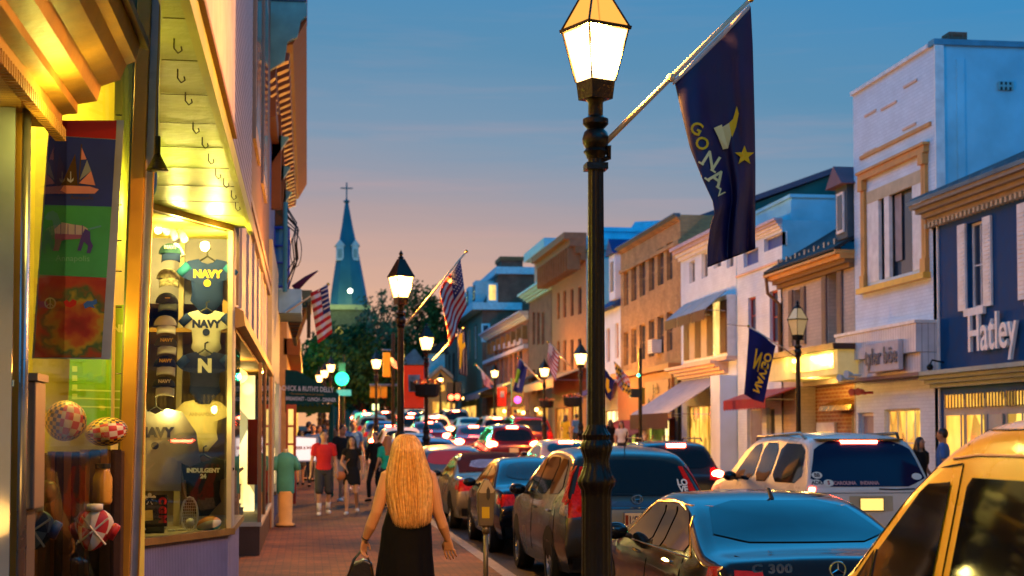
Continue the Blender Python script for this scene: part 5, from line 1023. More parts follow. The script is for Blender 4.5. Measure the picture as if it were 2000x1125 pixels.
# big flag on the near lamp
Yf = 9.0
def FP(px, py, off=0): return onY(px, py, Yf-off)
tf = T('navy_flag', 'large dark navy flag reading GO NAVY hanging from the near lamp post', 'flag', FP(1400, 300), 'flags hanging over the street')
tpp = T('flag_pole', 'long pale flag pole slanting up from the near lamp post', 'flag pole', FP(1180, 275)); mb = MB()
pA = Vector((o1.x+.05, o1.y-.02, FP(1180, 275).z)); pB, pC = FP(1310, 152), FP(1466, -2); mb.tube([pA, pB, pC], [.017, .016, .012], pole_w, 10); mb.build('shaft', tpp, smooth=True)
mb = MB(); mb.lathe([(.02, 0), (.026, .01), (.026, .03), (.02, .04)], (0, 0, 0), pole_w, 12); q_ = (pC-pA).to_track_quat('Z', 'Y').to_matrix(); mb.v = [pB-(pC-pA).normalized()*.02+q_ @ v for v in mb.v]; mb.build('collar', tpp, smooth=True)
mb = MB(); mb.tube([(o1.x, o1.y, pA.z-.11), (o1.x+.08, o1.y, pA.z-.08), pA+Vector((.02, 0, -.01))], [.02, .018, .022], black_iron, 8); mb.box(o1.x-.065, o1.x+.065, o1.y-.065, o1.y+.065, pA.z-.16, pA.z-.12, black_iron); mb.build('bracket', tpp)
mb = MB(); mb.ball(pC, .022, brass, 10, 6); mb.build('finial', tpp, smooth=True)
# cloth: left and right edge rows of the photo, with folds in depth
LE = [(0, 1318, 163), (.15, 1330, 215), (.3, 1348, 290), (.45, 1372, 350), (.58, 1392, 392), (.66, 1396, 415), (.75, 1388, 440), (.88, 1382, 485), (1, 1382, 522)]
RE = [(0, 1466, 12), (.15, 1470, 90), (.3, 1472, 170), (.45, 1474, 250), (.58, 1475, 320), (.66, 1475, 360), (.75, 1475, 400), (.88, 1475, 450), (1, 1475, 486)]
def lerpT(tb_, v):
    for (a, b) in zip(tb_, tb_[1:]):
        if v <= b[0]: k = (v-a[0])/(b[0]-a[0]); return [x+(y-x)*k for x, y in zip(a[1:], b[1:])]
    return tb_[-1][1:]
def fold(u, v): return .055*math.sin(9*u+2.5*v)*(.3+v)+.16*v*math.cos(3.1*u+.5)+.03*math.sin(17*u-3*v)*v+.012*math.sin(31*u+5*v)*v
def CL(u, v):
    a, b = lerpT(LE, v), lerpT(RE, v); px, py = a[0]+(b[0]-a[0])*u, a[1]+(b[1]-a[1])*u
    return FP(px, py, fold(u, v))
mb = MB(); mb.grid(CL, 40, 48, flag_n); mb.build('cloth', tf, smooth=True, solid=.004)
mb = MB(); mb.grid(lambda u, v: FP(1314+(1464-1314)*u, 158+(8-158)*u+v*9+4*math.sin(3*u)*v, .01+fold(u, 0)*1.0), 24, 2, us_w); mb.build('sleeve', tf, smooth=True, solid=.003)
BV = []
def onflag(mb, pts2d, mat, off=.014):
    """pts given in photo columns/rows, laid on the folded cloth"""
    def inv(px, py):
        v = .5
        for _ in range(12):
            a, b = lerpT(LE, v), lerpT(RE, v); u = (px-a[0])/(b[0]-a[0]); yy = a[1]+(b[1]-a[1])*u; v = min(1, max(0, v+(py-yy)/400))
        return u, v
    P = []
    for x, y in pts2d: u, v = inv(x, y); P.append(FP(x, y, fold(u, v)+off))
    return P
ylf = M('flag_yellow', (.85, .55, .02), .6, var=.05); palef = M('flag_pale_gold', (.9, .8, .35), .55, var=.05)
mb = MB()
def star(cx, cy, r):
    pts = []
    for k in range(10): a = -PI/2+k*PI/5; q = r if k % 2 == 0 else r*.42; pts.append((cx+q*math.cos(a), cy+q*math.sin(a)))
    return pts
P = onflag(mb, star(1454, 304, 20)+[(1454, 304)], ylf); mb.add(P, [(k, (k+1) % 10, 10) for k in range(10)], ylf)
P = onflag(mb, [(1394, 250), (1410, 243), (1411, 248), (1424, 240), (1429, 262), (1422, 290), (1412, 292), (1402, 266)], palef); mb.add(P, [tuple(range(8))], palef)
P = onflag(mb, [(1424, 240), (1432, 232), (1439, 207), (1443, 222), (1438, 248), (1430, 268), (1428, 262)], ylf); mb.add(P, [tuple(range(7))], ylf)
def slab(ch):
    vs, fs = text_mesh(ch, 1, .018); bm = bmesh.new(); V = [bm.verts.new(v) for v in vs]
    for f in fs:
        try: bm.faces.new([V[i] for i in f])
        except ValueError: pass
    bmesh.ops.triangulate(bm, faces=bm.faces)
    for _ in range(3): bmesh.ops.subdivide_edges(bm, edges=[e for e in bm.edges if e.calc_length() > .12], cuts=1); bmesh.ops.triangulate(bm, faces=bm.faces)
    bm.verts.index_update(); r = [tuple(v.co) for v in bm.verts], [tuple(v.index for v in f.verts) for f in bm.faces]; bm.free(); return r
for ch, cx, cy, rot, s, m_ in (('G', 1360, 252, 58, 34, ylf), ('O', 1371, 281, 58, 34, ylf), ('N', 1388, 315, 62, 42, palef), ('A', 1400, 348, 66, 42, palef), ('V', 1407, 378, 70, 22, palef)):
    vs, fs = slab(ch); a = R(rot-30); P2 = []
    for x, y, z in vs: P2.append((cx+s*(x*math.cos(a)-(-y)*math.sin(a)), cy+s*(x*math.sin(a)+(-y)*math.cos(a))))
    P = onflag(mb, P2, m_); mb.add(P, fs, m_)
    if ch in 'NA':
        for sx_ in (-.33, .33):
            pp_ = [(sx_-.14, -.36), (sx_+.14, -.36), (sx_+.14, -.27), (sx_-.14, -.27)]; mb.add(onflag(mb, [(cx+s*(x*math.cos(a)+y*math.sin(a)), cy+s*(x*math.sin(a)-y*math.cos(a))) for x, y in pp_], m_, .016), [(0, 1, 2, 3)], m_)
mb.build('lettering', tf)
def usmat(i, j, nu, nv):
    if i < nu*.42 and j < nv*7/13: return us_b
    return us_r if (j*13//nv) % 2 == 0 else us_w
def flag(name, label, pts, d, kind, pole=None, folds=3, amp=.06, dp=None):
    """pts: four photo corners a(hoist top) b(fly top) c(fly bottom) e(hoist bottom)"""
    Y_ = d; a, b, c, e = pts; t = T(name, label, 'flag', onY(a[0], a[1], Y_), 'flags hanging over the street')
    def S(u, v):
        p = onY((a[0]*(1-u)+b[0]*u)*(1-v)+(e[0]*(1-u)+c[0]*u)*v, (a[1]*(1-u)+b[1]*u)*(1-v)+(e[1]*(1-u)+c[1]*u)*v, Y_)
        s_ = amp*math.sin(folds*2*PI*u+2*v)*(.3+.7*u); return p+Vector((s_*.2, -s_, 0))
    nu, nv = 26, 26; mb = MB()
    if kind == 'us':
        mb.grid(S, nu, nv, lambda i, j: usmat(i, j, nu, nv)); mb.build('cloth', t, smooth=True, solid=.004); mb = MB()
        for r_ in range(5):
            for q in range(6):
                p = S(.04+.062*q+(.03 if r_ % 2 else 0), .06+.095*r_)+Vector((0, -.012, 0)); k = .012*(a[1]*0+1)*max(1, d/22); mb.add([p+Vector((k*math.cos(h*PI/2.5*1+PI/2)*(1 if h % 1 == 0 else 1), 0, k*math.sin(h*PI/2.5+PI/2))) for h in range(5)], [(0, 1, 2, 3, 4)], us_w)
        mb.build('star', t)['kind'] = 'stuff'
    elif kind == 'navy':
        mb.grid(S, nu, nv, navy_cloth); mb.build('cloth', t, smooth=True, solid=.004); mb = MB()
        for tx, u0, v0, s_, mir in dp or ():
            vs, fs = text_mesh(tx, 1, .03)
            mb.add([S(min(1, max(0, u0+(-x if mir else x)*s_)), min(1, max(0, v0-y*s_)))+Vector((0, -.012, 0)) for x, y, z in vs], fs, ylf)
        mb.build('lettering', t)
    elif kind == 'md':
        mb.grid(S, 24, 24, lambda i, j: ((mg if ((i+j)//3+(i//4)) % 2 else mk_) if (i < 12) == (j < 12) else (mr_ if (i//3+j//3) % 2 else us_w))); mb.build('cloth', t, smooth=True, solid=.004)
    elif kind == 'county':
        mb.grid(S, 24, 24, lambda i, j: (M('flag_lime', (.25, .50, .03), .7) if i < 10 and 6 < j < 17 else (us_w if 8 < i < 15 and 12 < j < 20 else us_b))); mb.build('cloth', t, smooth=True, solid=.004)
    if pole:
        (x0, y0), (x1, y1) = pole; tp_ = T('flag_pole', label.replace('flag', 'flag pole', 1) if False else ' '.join(('pale pole of the '+label).split()[:15]), 'flag pole', onY(x0, y0, Y_+.03))
        mb = MB(); A_, B_ = onY(x0, y0, Y_+.04), onY(x1, y1, Y_+.04); r_ = .014*max(1, d/26); mb.tube([A_, B_], r_, pole_w, 8); mb.build('shaft', tp_, smooth=True); mb = MB(); mb.ball(B_, r_*1.9, brass, 8, 6); mb.build('finial', tp_, smooth=True)
    return t
flag('striped_flag', 'stars and stripes hanging from the lamp post behind the woman', [(899, 506), (855, 572), (878, 678), (910, 600)], 23.2, 'us', pole=((792, 636), (911, 491)), folds=1.2, amp=.10)
flag('striped_flag', 'stars and stripes hanging over the sidewalk beside the church spire', [(640, 557), (606, 572), (622, 671), (649, 650)], 33.5, 'us', pole=((560, 610), (641, 555)), folds=1.5, amp=.05)
tfl = T('furled_flag', 'dark furled flag on a pole above the slatted canopy', 'flag', onY(590, 550, 36.5)); mb = MB(); mb.tube([onY(575, 564, 36.5), onY(598, 544, 36.5), onY(619, 530, 36.5)], [.10, .06, .02], M('dark_red_cloth', (.10, .02, .05), .8), 8); mb.build('cloth', tfl, smooth=True); mb = MB(); mb.tube([onY(570, 568, 36.55), onY(621, 529, 36.55)], .02, pole_w, 6); mb.build('shaft', tfl)
flag('navy_flag', 'navy flag with yellow goat emblem hanging behind the stars and stripes', [(893, 640), (909, 650), (911, 735), (896, 730)], 41.2, 'navy', pole=((845, 704), (905, 640)))
flag('striped_flag', 'stars and stripes leaning from the lamp before the beige building', [(1072, 670), (1092, 690), (1083, 748), (1068, 700)], 59, 'us', pole=((1119, 721), (1071, 668)), folds=1, amp=.1)
flag('county_flag', 'blue flag with lime and white quarters before the low brick building', [(1014, 701), (1030, 716), (1018, 768), (1001, 764)], 59, 'county', pole=((1060, 749), (1013, 699)), folds=1, amp=.1)
flag('striped_flag', 'small stars and stripes leaning by the far lamp post', [(940, 726), (955, 736), (958, 760), (945, 752)], 74, 'us', pole=((964, 751), (930, 712)), folds=1, amp=.1)
flag('striped_flag', 'tiny stars and stripes beside the yellow signal box', [(763, 698), (774, 705), (776, 722), (764, 714)], 58, 'us', folds=1, amp=.05)
flag('maryland_flag', 'black, gold, red and white quartered flag before the small white house', [(1199, 705), (1228, 735), (1230, 775), (1205, 752)], 43.5, 'md', pole=((1160, 690), (1200, 702)) if False else None, folds=1, amp=.08)
flag('navy_flag', 'navy flag with yellow mark hanging left of the quartered flag', [(1178, 718), (1200, 742), (1191, 785), (1180, 765)], 43.5, 'navy', folds=1, amp=.06)
flag('navy_flag', 'navy flag with reversed GO NAVY lettering hanging from the dim lamp post', [(1463, 640), (1519, 675), (1489, 787), (1452, 770)], 31.6, 'navy', pole=((1556, 697), (1462, 637)), folds=.8, amp=.09, dp=[('N', .42, .42, .42, True), ('GO NAVY', .70, .47, .0, True)])
fl_ = [o for o in bpy.data.objects if o.name.startswith('navy_flag')][-1]
a, b, c, e = (1463, 640), (1519, 675), (1489, 787), (1452, 770)
mb = MB()
for tx, cx, cy, s_ in (('GO', 1496, 706, 22), ('NAVY', 1485, 740, 21)):
    vs, fs = text_mesh(tx, 1, .03); an = R(-68); mb.add([onY(cx+s_*(x*math.cos(an)-y*math.sin(an))*.9, cy+s_*(x*math.sin(an)+y*math.cos(an)), 31.5-.03) for x, y, z in vs], fs, ylf)
mb.build('lettering', fl_)
for o in list(fl_.children):     # the reversed N is drawn larger below
    pass
wire = MB(); wire.tube([onY(1420, 633, 44.5), onY(1440, 636, 40), onY(1463, 637, 31.7)], .012, black_plastic, 5); tag(wire.build('wire'), 'thin dark wire from the bay building to the reversed navy flag', 'wire')
# red banner and flower basket on the third post
tbn = T('red_banner', 'red vertical banner with a small photograph beside the flower basket', 'banner', onY(808, 755, 41)); rb_ = M('red_banner_cloth', (.75, .04, .015), .6, emit=(.8, .04, .01), es=.35)  # banner cloth given a faint glow of its own to brighten it
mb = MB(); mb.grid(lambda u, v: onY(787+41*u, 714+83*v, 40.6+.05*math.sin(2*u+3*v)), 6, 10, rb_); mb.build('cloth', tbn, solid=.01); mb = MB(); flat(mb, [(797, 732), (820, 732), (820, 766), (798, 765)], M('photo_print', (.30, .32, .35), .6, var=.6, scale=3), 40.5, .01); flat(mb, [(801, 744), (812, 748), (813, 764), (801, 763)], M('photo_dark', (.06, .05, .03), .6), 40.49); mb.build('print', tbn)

mb = MB()
for py in (713, 798): mb.tube([onY(786, py, 40.62), onY(830, py, 40.62)], .018, black_iron, 6)
mb.build('arm', tbn)
tb2 = T('small_red_banner', 'small red banner hanging under the far lamp before the low brick building', 'banner', onY(980, 775, 75)); mb = MB(); flat(mb, [(971, 757), (989, 757), (989, 794), (971, 794)], rb_, 75.5, .02); mb.build('cloth', tb2); mb = MB(); flat(mb, [(977, 764), (985, 764), (985, 776), (977, 776)], M('photo_print'), 75.48); mb.build('print', tb2)
def basket(label, px, py, d, s=1.0, kind='hanging flower baskets on the lamp posts'):
    c = onD(px, py, d); t = T('flower_basket', label, 'flower basket', c, kind); mb = MB(); mb.lathe([(.20*s, -.34*s), (.32*s, -.30*s), (.36*s, 0), (.33*s, 0)], c, M('dark_basket', (.03, .025, .02), .8, bump=.5), 14); mb.build('pot', t)
    random.seed(int(px)); mb = MB(); cols = [M('petal_orange', (.75, .25, .08), .7), M('petal_red', (.6, .06, .04), .7), M('leaf_dark', (.04, .08, .02), .8), M('petal_peach', (.8, .45, .25), .7)]
    for k in range(150):
        a = random.random()*2*PI; r = .42*s*math.sqrt(random.random()); p = c+Vector((r*math.cos(a), r*math.sin(a), (.02+.16*random.random()*(1-r/.5/s)+.02)*s)); q = .035*s
        n = Vector((random.gauss(0, 1), random.gauss(0, 1), random.gauss(0, 1))).normalized(); u_ = n.orthogonal().normalized()*q; w_ = n.cross(u_); mb.add([p-u_, p-w_, p+u_, p+w_], [(0, 1, 2, 3)], random.choice(cols))
    mb.build('flowers', t)
basket('dark basket of orange and red flowers on the third lamp post', 834, 751, 40.7)
basket('dark flower basket on the post half hidden behind the near post', 1118, 777, 46.8, .8)
basket('dark flower basket on the post before the narrow brick building', 1068, 783, 61, .8)
# ---------------- signals and signs ----------------
green_lit = M('green_signal', (0, 1, .4), .4, var=0, emit=(.03, 1, .42), es=3.2); red_lit = M('red_signal', (1, .1, .05), .4, var=0, emit=(1, .08, .03), es=12)
sigy = M('signal_yellow', (.60, .30, .02), .6); Ys = 82
tsg = T('traffic_signal', 'traffic signal glowing green in front of the dark trees', 'traffic signal', onY(668, 740, Ys)); p = onY(668, 740, Ys); mb = MB(); mb.box(p.x-.18, p.x+.18, Ys, Ys+.3, p.z-.25, p.z+.85, black_plastic); mb.build('housing', tsg); mb = MB(); mb.ball((p.x, Ys-.05, p.z), .36, green_lit, 16, 10); mb.build('green_lens', tsg); mb = MB(); mb.tube([(p.x+.1, Ys+.2, G(Ys)), (p.x+.1, Ys+.2, p.z+1.3)], .07, black_iron, 8); mb.build('pole', tsg)  # green lens made larger than its housing to stand for the glow
l = light('signal_glow', (p.x, Ys-2.5, p.z), 700, (.03, 1, .35), .15); light('signal_glow', (p.x-.2, Ys+7, p.z+1.5), 900, (.03, .9, .35), .3)
for (x0, x1, y0, y1, Y_, lab) in ((748, 762, 688, 736, 60, 'tall yellow signal box seen edge on beside the far lamp'), (723, 742, 754, 777, 62, 'wide orange yellow signal box below the far lamp'), (744, 756, 754, 777, 62, 'narrow orange yellow signal box beside the wide one')):
    p, q = onY(x0, y0, Y_), onY(x1, y1, Y_); t = T('signal_box', lab, 'traffic signal', (p.x, Y_, q.z), 'yellow signal boxes over the crossing'); mb = MB(); mb.box(p.x, q.x, Y_, Y_+.3, q.z, p.z, sigy); mb.build('housing', t, bevel=.02); mb = MB()
    for k in range(3): zz = q.z+(p.z-q.z)*(k+.5)/3; mb.tube([((p.x+q.x)/2, Y_+.3, zz), ((p.x+q.x)/2, Y_+.5, zz)], .09, black_plastic, 8)
    mb.build('visor', t)
tm_ = T('signal_mast', 'dark signal mast with cross arm over the far crossing', 'mast', onY(765, 780, 61)); mb = MB(); p = onY(768, 650, 61); mb.tube([(p.x, 61, G(61)), (p.x, 61, p.z)], .07, black_iron, 8); mb.tube([onY(722, 752, 61.4), onY(790, 752, 61.4)], .05, steel, 6); mb.tube([onY(745, 683, 61.2), onY(770, 684, 61.2)], .04, steel, 6); mb.build('frame', tm_)
for (px, py, lab) in ((676, 766, 'cyan street name sign under the green signal'),):
    t = T('street_name_sign', lab, 'sign', onY(px, py, 70)); mb = MB(); p = onY(658, 761, 70); q = onY(686, 773, 70); mb.box(p.x, q.x, 70, 70.03, q.z, p.z, M('sign_cyan', (.02, .45, .45), .5, emit=(0, .6, .6), es=.4)); mb.build('panel', t); mb = MB(); mb.tube([(p.x+.1, 70.05, G(70)), (p.x+.1, 70.05, p.z+.1)], .03, steel, 6); mb.build('post', t)
t = T('lit_box_sign', 'small pale lit sign beyond the far crossing', 'sign', onY(733, 795, 90)); mb = MB(); p, q = onY(727, 789, 90), onY(740, 801, 90); mb.box(p.x, q.x, 90, 90.1, q.z, p.z, M('sign_lit', (.8, .8, .5), .5, emit=(.9, .9, .35), es=1.6)); mb.build('panel', t); mb = MB(); mb.box(p.x+.1, p.x+.2, 90.02, 90.08, G(90), q.z, steel); mb.build('post', t)
tq = T('dark_signal_post', 'tall dark post with side box and green gleam before the tan brick building', 'post', onD(1250, 860, 46)); p = onD(1250, 680, 46); mb = MB(); mb.tube([(p.x, p.y, 0), (p.x, p.y, p.z)], .06, black_iron, 10); mb.build('pole', tq); mb = MB(); c = onD(1241, 768, 46); mb.box(c.x-.18, c.x+.1, p.y-.12, p.y+.12, c.z-.13, c.z+.13, black_plastic); mb.build('side_box', tq); mb = MB(); c = onD(1247, 733, 45.8); mb.ball(c, .045, M('green_gleam', (0, .8, .4), .4, emit=(.05, 1, .5), es=8)); mb.build('green_lamp', tq)  # glowing ball stands for a green lens ghost, no lamp on this post
mb = MB(); c = onD(1256, 770, 46); mb.box(c.x-.05, c.x+.05, p.y, p.y+.03, c.z-.3, c.z+.2, M('signal_yellow')); mb.build('yellow_tag', tq)
for (px, py, Y_, lab) in ((893, 775, 92, 'red lights of the far traffic signal above the cars'), (1011, 781, 64, 'pink neon sign glowing on the low brick building'), (881, 776, 92, 'second red light of the far signal above the cars')):
    t = T('red_signal' if Y_ > 80 else 'neon_sign', lab, 'signal' if Y_ > 80 else 'neon sign', onY(px, py, Y_)); mb = MB(); mb.ball(onY(px, py, Y_), .17 if Y_ > 80 else .15, red_lit if Y_ > 80 else M('pink_neon', (1, .1, .4), .4, emit=(1, .05, .35), es=5)); mb.build('lens', t); mb = MB(); p = onY(px, py, Y_); mb.box(p.x-.25, p.x+.25, Y_+.02, Y_+.3, p.z-.3, p.z+.9, black_plastic); mb.build('housing', t)
# ---------------- parking meter ----------------
pm = T('parking_meter', 'parking meter with pointed pale head on the kerb beside the tan convertible', 'parking meter', onD(950, 1125, 14.2)); Ym = onD(950, 1000, 14.2).y; mt_g = M('meter_brown', (.20, .15, .07), .4, .5)
hp = lambda pts: [onY(x, y, Ym) for x, y in pts]
mb = MB(); mb.prism(hp([(933, 962), (946, 936), (954, 936), (968, 958), (966, 990), (963, 1028), (936, 1028), (933, 990)]), (0, .10, 0), mt_g); b_ = mb.build('head', pm, bevel=.01)
mb = MB(); mb.add([v+Vector((0, -.004, 0)) for v in hp([(935, 961), (947, 938), (954, 938), (966, 958), (963, 963), (938, 963)])], [tuple(range(6))], M('meter_dome', (.55, .42, .20), .3)); mb.build('dome', b_); mb = MB(); mb.add([v+Vector((0, -.008, 0)) for v in hp([(953, 950), (957, 957), (957, 972), (953, 978), (950, 972), (950, 957)])], [tuple(range(6))], M('meter_slot', (.05, .04, .02), .4)); mb.build('slot', b_)
mb = MB(); mb.add([v+Vector((0, -.005, 0)) for v in hp([(941, 990), (956, 990), (956, 1012), (941, 1012)])], [(0, 1, 2, 3)], yellow_mark); st_ = mb.build('sticker', b_)
mb = MB(); p = onY(950, 1028, Ym); mb.tube([(p.x, Ym+.05, 0), (p.x, Ym+.05, p.z)], .024, mt_g, 10); mb.lathe([(.035, p.z-.07), (.035, p.z+.001)], (p.x, Ym+.05, 0), mt_g, 12); mb.build('post', pm, smooth=True)
# ---------------- church ----------------
Yc = 190.0; tch = T('church', 'church tower with tall teal spire, small dormers and a cross', 'church', onY(682, 700, Yc)); cp = onY(682, 600, Yc); ct = onY(677, 388, Yc); gz = 1.3
spm = M('spire_slate', (.03, .12, .15), .55, bump=.3, bscale=3, scale=.3, var=.3); stn = M('church_stone', (.10, .10, .06), .85, var=.3)
s_ = (onY(718, 600, Yc)-onY(645, 600, Yc)).length/2
mb = MB(); n = 8; rr = [(s_*1.06, cp.z), (s_*.94, onY(0, 560, Yc).z), (s_*.62, onY(0, 490, Yc).z), (s_*.30, onY(0, 430, Yc).z), (.12, ct.z)]
for i, ((r0, z0), (r1, z1)) in enumerate(zip(rr, rr[1:])):
    for k in range(n):
        a, b = 2*PI*(k+.18)/n, 2*PI*(k+1.18)/n
        mb.quad((cp.x+r0*math.cos(a), Yc+r0*math.sin(a), z0), (cp.x+r0*math.cos(b), Yc+r0*math.sin(b), z0), (cp.x+r1*math.cos(b)+(ct.x-cp.x)*min(1, (z1-cp.z)/(ct.z-cp.z)), Yc+r1*math.sin(b), z1), (cp.x+r1*math.cos(a)+(ct.x-cp.x)*min(1, (z1-cp.z)/(ct.z-cp.z)), Yc+r1*math.sin(a), z1), spm) if i == 3 else mb.quad((cp.x+r0*math.cos(a), Yc+r0*math.sin(a), z0), (cp.x+r0*math.cos(b), Yc+r0*math.sin(b), z0), (cp.x+r1*math.cos(b), Yc+r1*math.sin(b), z1), (cp.x+r1*math.cos(a), Yc+r1*math.sin(a), z1), spm)
mb.v = [Vector((v.x+(ct.x-cp.x)*max(0, (v.z-cp.z)/(ct.z-cp.z)) if v.z < ct.z-.1 else v.x, v.y, v.z)) for v in mb.v]; mb.build('spire', tch)
for (px, w) in ((664, .9), (694, .8)):
    p = onY(px, 494, Yc-s_*.55); mb = MB(); mb.box(p.x-w/2, p.x+w/2, p.y, p.y+1.5, p.z-.9, p.z+.9, us_w); mb.prism([(p.x-w*.7, p.y-.1, p.z+.9), (p.x+w*.7, p.y-.1, p.z+.9), (p.x, p.y-.1, p.z+1.7)], (0, 1.8, 0), us_w); d_ = mb.build('dormer', tch); mb = MB(); mb.box(p.x-w*.3, p.x+w*.3, p.y-.02, p.y-.003, p.z-.6, p.z+.5, M('louvre', (.30, .32, .30), .6)); mb.build('louvre', d_)
mb = MB(); mb.tube([(ct.x, Yc, ct.z-.3), (ct.x, Yc, ct.z+2.0)], .09, M('cross_metal', (.25, .20, .18), .5), 6); mb.tube([(ct.x-.75, Yc, ct.z+1.3), (ct.x+.75, Yc, ct.z+1.3)], .09, M('cross_metal'), 6); mb.lathe([(.3, 0), (.42, .15), (.3, .3)], (ct.x, Yc, ct.z-.5), spm, 10); mb.build('cross', tch)
mb = MB(); zb = onY(0, 690, Yc).z; mb.box(cp.x-s_, cp.x+s_, Yc-s_, Yc+s_, gz, cp.z, stn); mb.box(cp.x-s_*1.12, cp.x+s_*1.12, Yc-s_*1.12, Yc+s_*1.12, cp.z-.5, cp.z+.1, M('stone_band', (.30, .30, .16), .8)); mb.build('tower', tch)
for k in (-1, 0, 1):
    x = cp.x+k*s_*.55; mb = MB(); arch = [(x-.45, Yc-s_-.04, cp.z-5.5), (x+.45, Yc-s_-.04, cp.z-5.5)]+[(x+.45*math.cos(j*PI/8), Yc-s_-.04, cp.z-3.2+.6*math.sin(j*PI/8)) for j in range(9)]; mb.add(arch, [tuple(range(len(arch)))], M('belfry_glow', (.3, .22, .05), .7, emit=(.9, .62, .10), es=.45)); mb.build('belfry_opening', tch)
mb = MB(); p = onY(684, 568, Yc-6); mb.ball(p, .28, M('flood_lamp', (1, 1, .8), .4, var=0, emit=(.9, 1, .7), es=8)); tag(mb.build('floodlight'), 'small bright floodlight at the foot of the church spire', 'floodlight')
light('floodlight_beam', (cp.x-1, Yc-s_-4, cp.z+.5), 600, (.85, 1, .35), 1.0); light('floodlight_beam', (cp.x-5, Yc-s_-1, cp.z-1), 260, (.85, 1, .35), 1.0)
# ---------------- trees ----------------
def leafmat(n, c): return M(n, c, .7, var=.35, scale=.7, spec=.3)
def tree(label, px, py0, Y_, w, h, nl, mats, seed, ls=.5, base=None, group='trees at the end of the street'):
    """px,py0: column and row of the crown's centre; w,h crown size in metres"""
    random.seed(seed); c = onY(px, py0, Y_); gz = G(Y_); t = T('tree', label, 'tree', (c.x, Y_, gz), group)
    bark = M('bark', (.06, .04, .03), .9); mb = MB(); top = Vector((c.x, Y_, c.z-h*.1)); mb.tube([(c.x, Y_, gz-.2), (c.x+.1, Y_, (gz+c.z)/2-h*.2), top], [.05*w, .035*w, .015*w], bark, 8); tips = []
    for k in range(13):
        a = random.random()*2*PI; r = random.uniform(.2, .45)*w; z = c.z+random.uniform(-.35, .42)*h; s0 = Vector((c.x, Y_, c.z-h*random.uniform(.1, .5))); e_ = Vector((c.x+r*math.cos(a), Y_+r*math.sin(a)*.8, z)); m_ = s0.lerp(e_, .5)+Vector((0, 0, -.04*h)); mb.tube([s0, m_, e_], [.018*w, .011*w, .004*w], bark, 5); tips += [e_, m_.lerp(e_, .5)]
    mb.build('trunk', t); mb = MB(); M_ = [mats]*1 if not isinstance(mats, (list, tuple)) else mats
    cl = []
    for k in range(34):
        if k < len(tips): q = tips[k]
        else:
            d = Vector((random.gauss(0, 1), random.gauss(0, 1), random.gauss(0, 1))).normalized()*random.uniform(.45, 1)**.6; q = Vector((c.x+d.x*w*.42, Y_+d.y*w*.38, c.z+d.z*h*.42))
        cl.append((q, random.uniform(.09, .18)*w))
    for k in range(nl):
        q, r = random.choice(cl); d = Vector((random.gauss(0, 1), random.gauss(0, 1), random.gauss(0, .8)))*r*.55; p = q+d; n = Vector((random.gauss(0, 1), random.gauss(0, 1), random.gauss(0, 1))).normalized(); u_ = n.orthogonal().normalized()*ls*random.uniform(.6, 1.2); w_ = n.cross(u_).normalized()*ls*.5
        mb.add([p-u_, p-w_, p+u_, p+w_], [(0, 1, 2, 3)], M_[int(hash((round(q.x, 2), round(q.z, 2))) % len(M_))])
    mb.build('crown', t); return t
lg = [leafmat('leaf_deep', (.025, .07, .02)), leafmat('leaf_mid', (.05, .11, .025))]; lf = [leafmat('leaf_russet', (.38, .20, .10)), leafmat('leaf_olive', (.20, .17, .06))]
tree('dark green tree lit by the green signal left of centre', 662, 722, 108, 5.6, 5.6, 6000, lg, 1, .22)
tree('dark tree hiding the foot of the church tower', 704, 740, 112, 6, 5, 5000, lg, 2, .22)
tree('dark tree above the delicatessen awning', 625, 735, 100, 4.5, 5, 4500, lg, 3, .22)
tree('tree in front of the church belfry', 690, 668, 150, 4.5, 4.5, 1800, lg, 4, .25)
tree('airy russet tree right of the church tower', 742, 628, 140, 4.6, 6.5, 1300, lf, 5, .2)
tree('airy russet tree low beside the dark tree', 760, 668, 135, 5, 5.5, 1600, lf, 6, .2)
tree('loose olive tree behind the second lamp post', 815, 615, 130, 4.4, 6, 1700, [lg[1], lf[1]], 7, .2)
tree('round green tree between the striped flag and the lamp', 862, 620, 128, 3.4, 5, 2600, lg, 8, .2)
tree('bushy green tree behind the red banner', 800, 690, 124, 6, 4, 3500, lg, 9, .22)
tree('green tree closing the end of the street', 740, 745, 125, 9, 6, 6000, lg, 10, .24)
# ---------------- houses closing the street ----------------
t = T('pale_blue_house', 'pale blue walled house end between the lamp and the brick shops', 'building', onY(850, 760, 118), 'buildings closing the street'); p, q = onY(838, 690, 118), onY(869, 690, 118); mb = MB(); mb.box(p.x, q.x, 118, 128, 0, p.z, M('sky_blue_wall', (.22, .48, .56), .8)); mb.build('wall', t); mb = MB(); mb.prism([(p.x-.3, 117.8, p.z), (q.x+.3, 117.8, p.z), (q.x, 117.8, p.z+.9), (p.x+1, 117.8, p.z+.9)], (0, 10, 0), slate); mb.build('roof', t)
t = T('gabled_shop_house', 'small orange lit gabled shop house at the bend of the street', 'building', onY(858, 800, 112), 'buildings closing the street'); Yh = 112; mb = MB(); g_ = [onY(838, 742, Yh), onY(861, 722, Yh), onY(884, 742, Yh), onY(884, 835, Yh), onY(838, 835, Yh)]; mb.prism(g_, (0, 5, 0), M('ochre_stucco')); mb.build('wall', t)
mb = MB()
for a, b in ((0, 1), (1, 2)): A_, B_ = g_[a]+Vector((0, -.3, .05)), g_[b]+Vector((0, -.3, .05)); mb.hexa([A_, B_, B_+Vector((0, 5.5, 0)), A_+Vector((0, 5.5, 0)), A_+Vector((0, 0, .3)), B_+Vector((0, 0, .3)), B_+Vector((0, 5.5, .3)), A_+Vector((0, 5.5, .3))], peachy)
mb.build('roof', t)
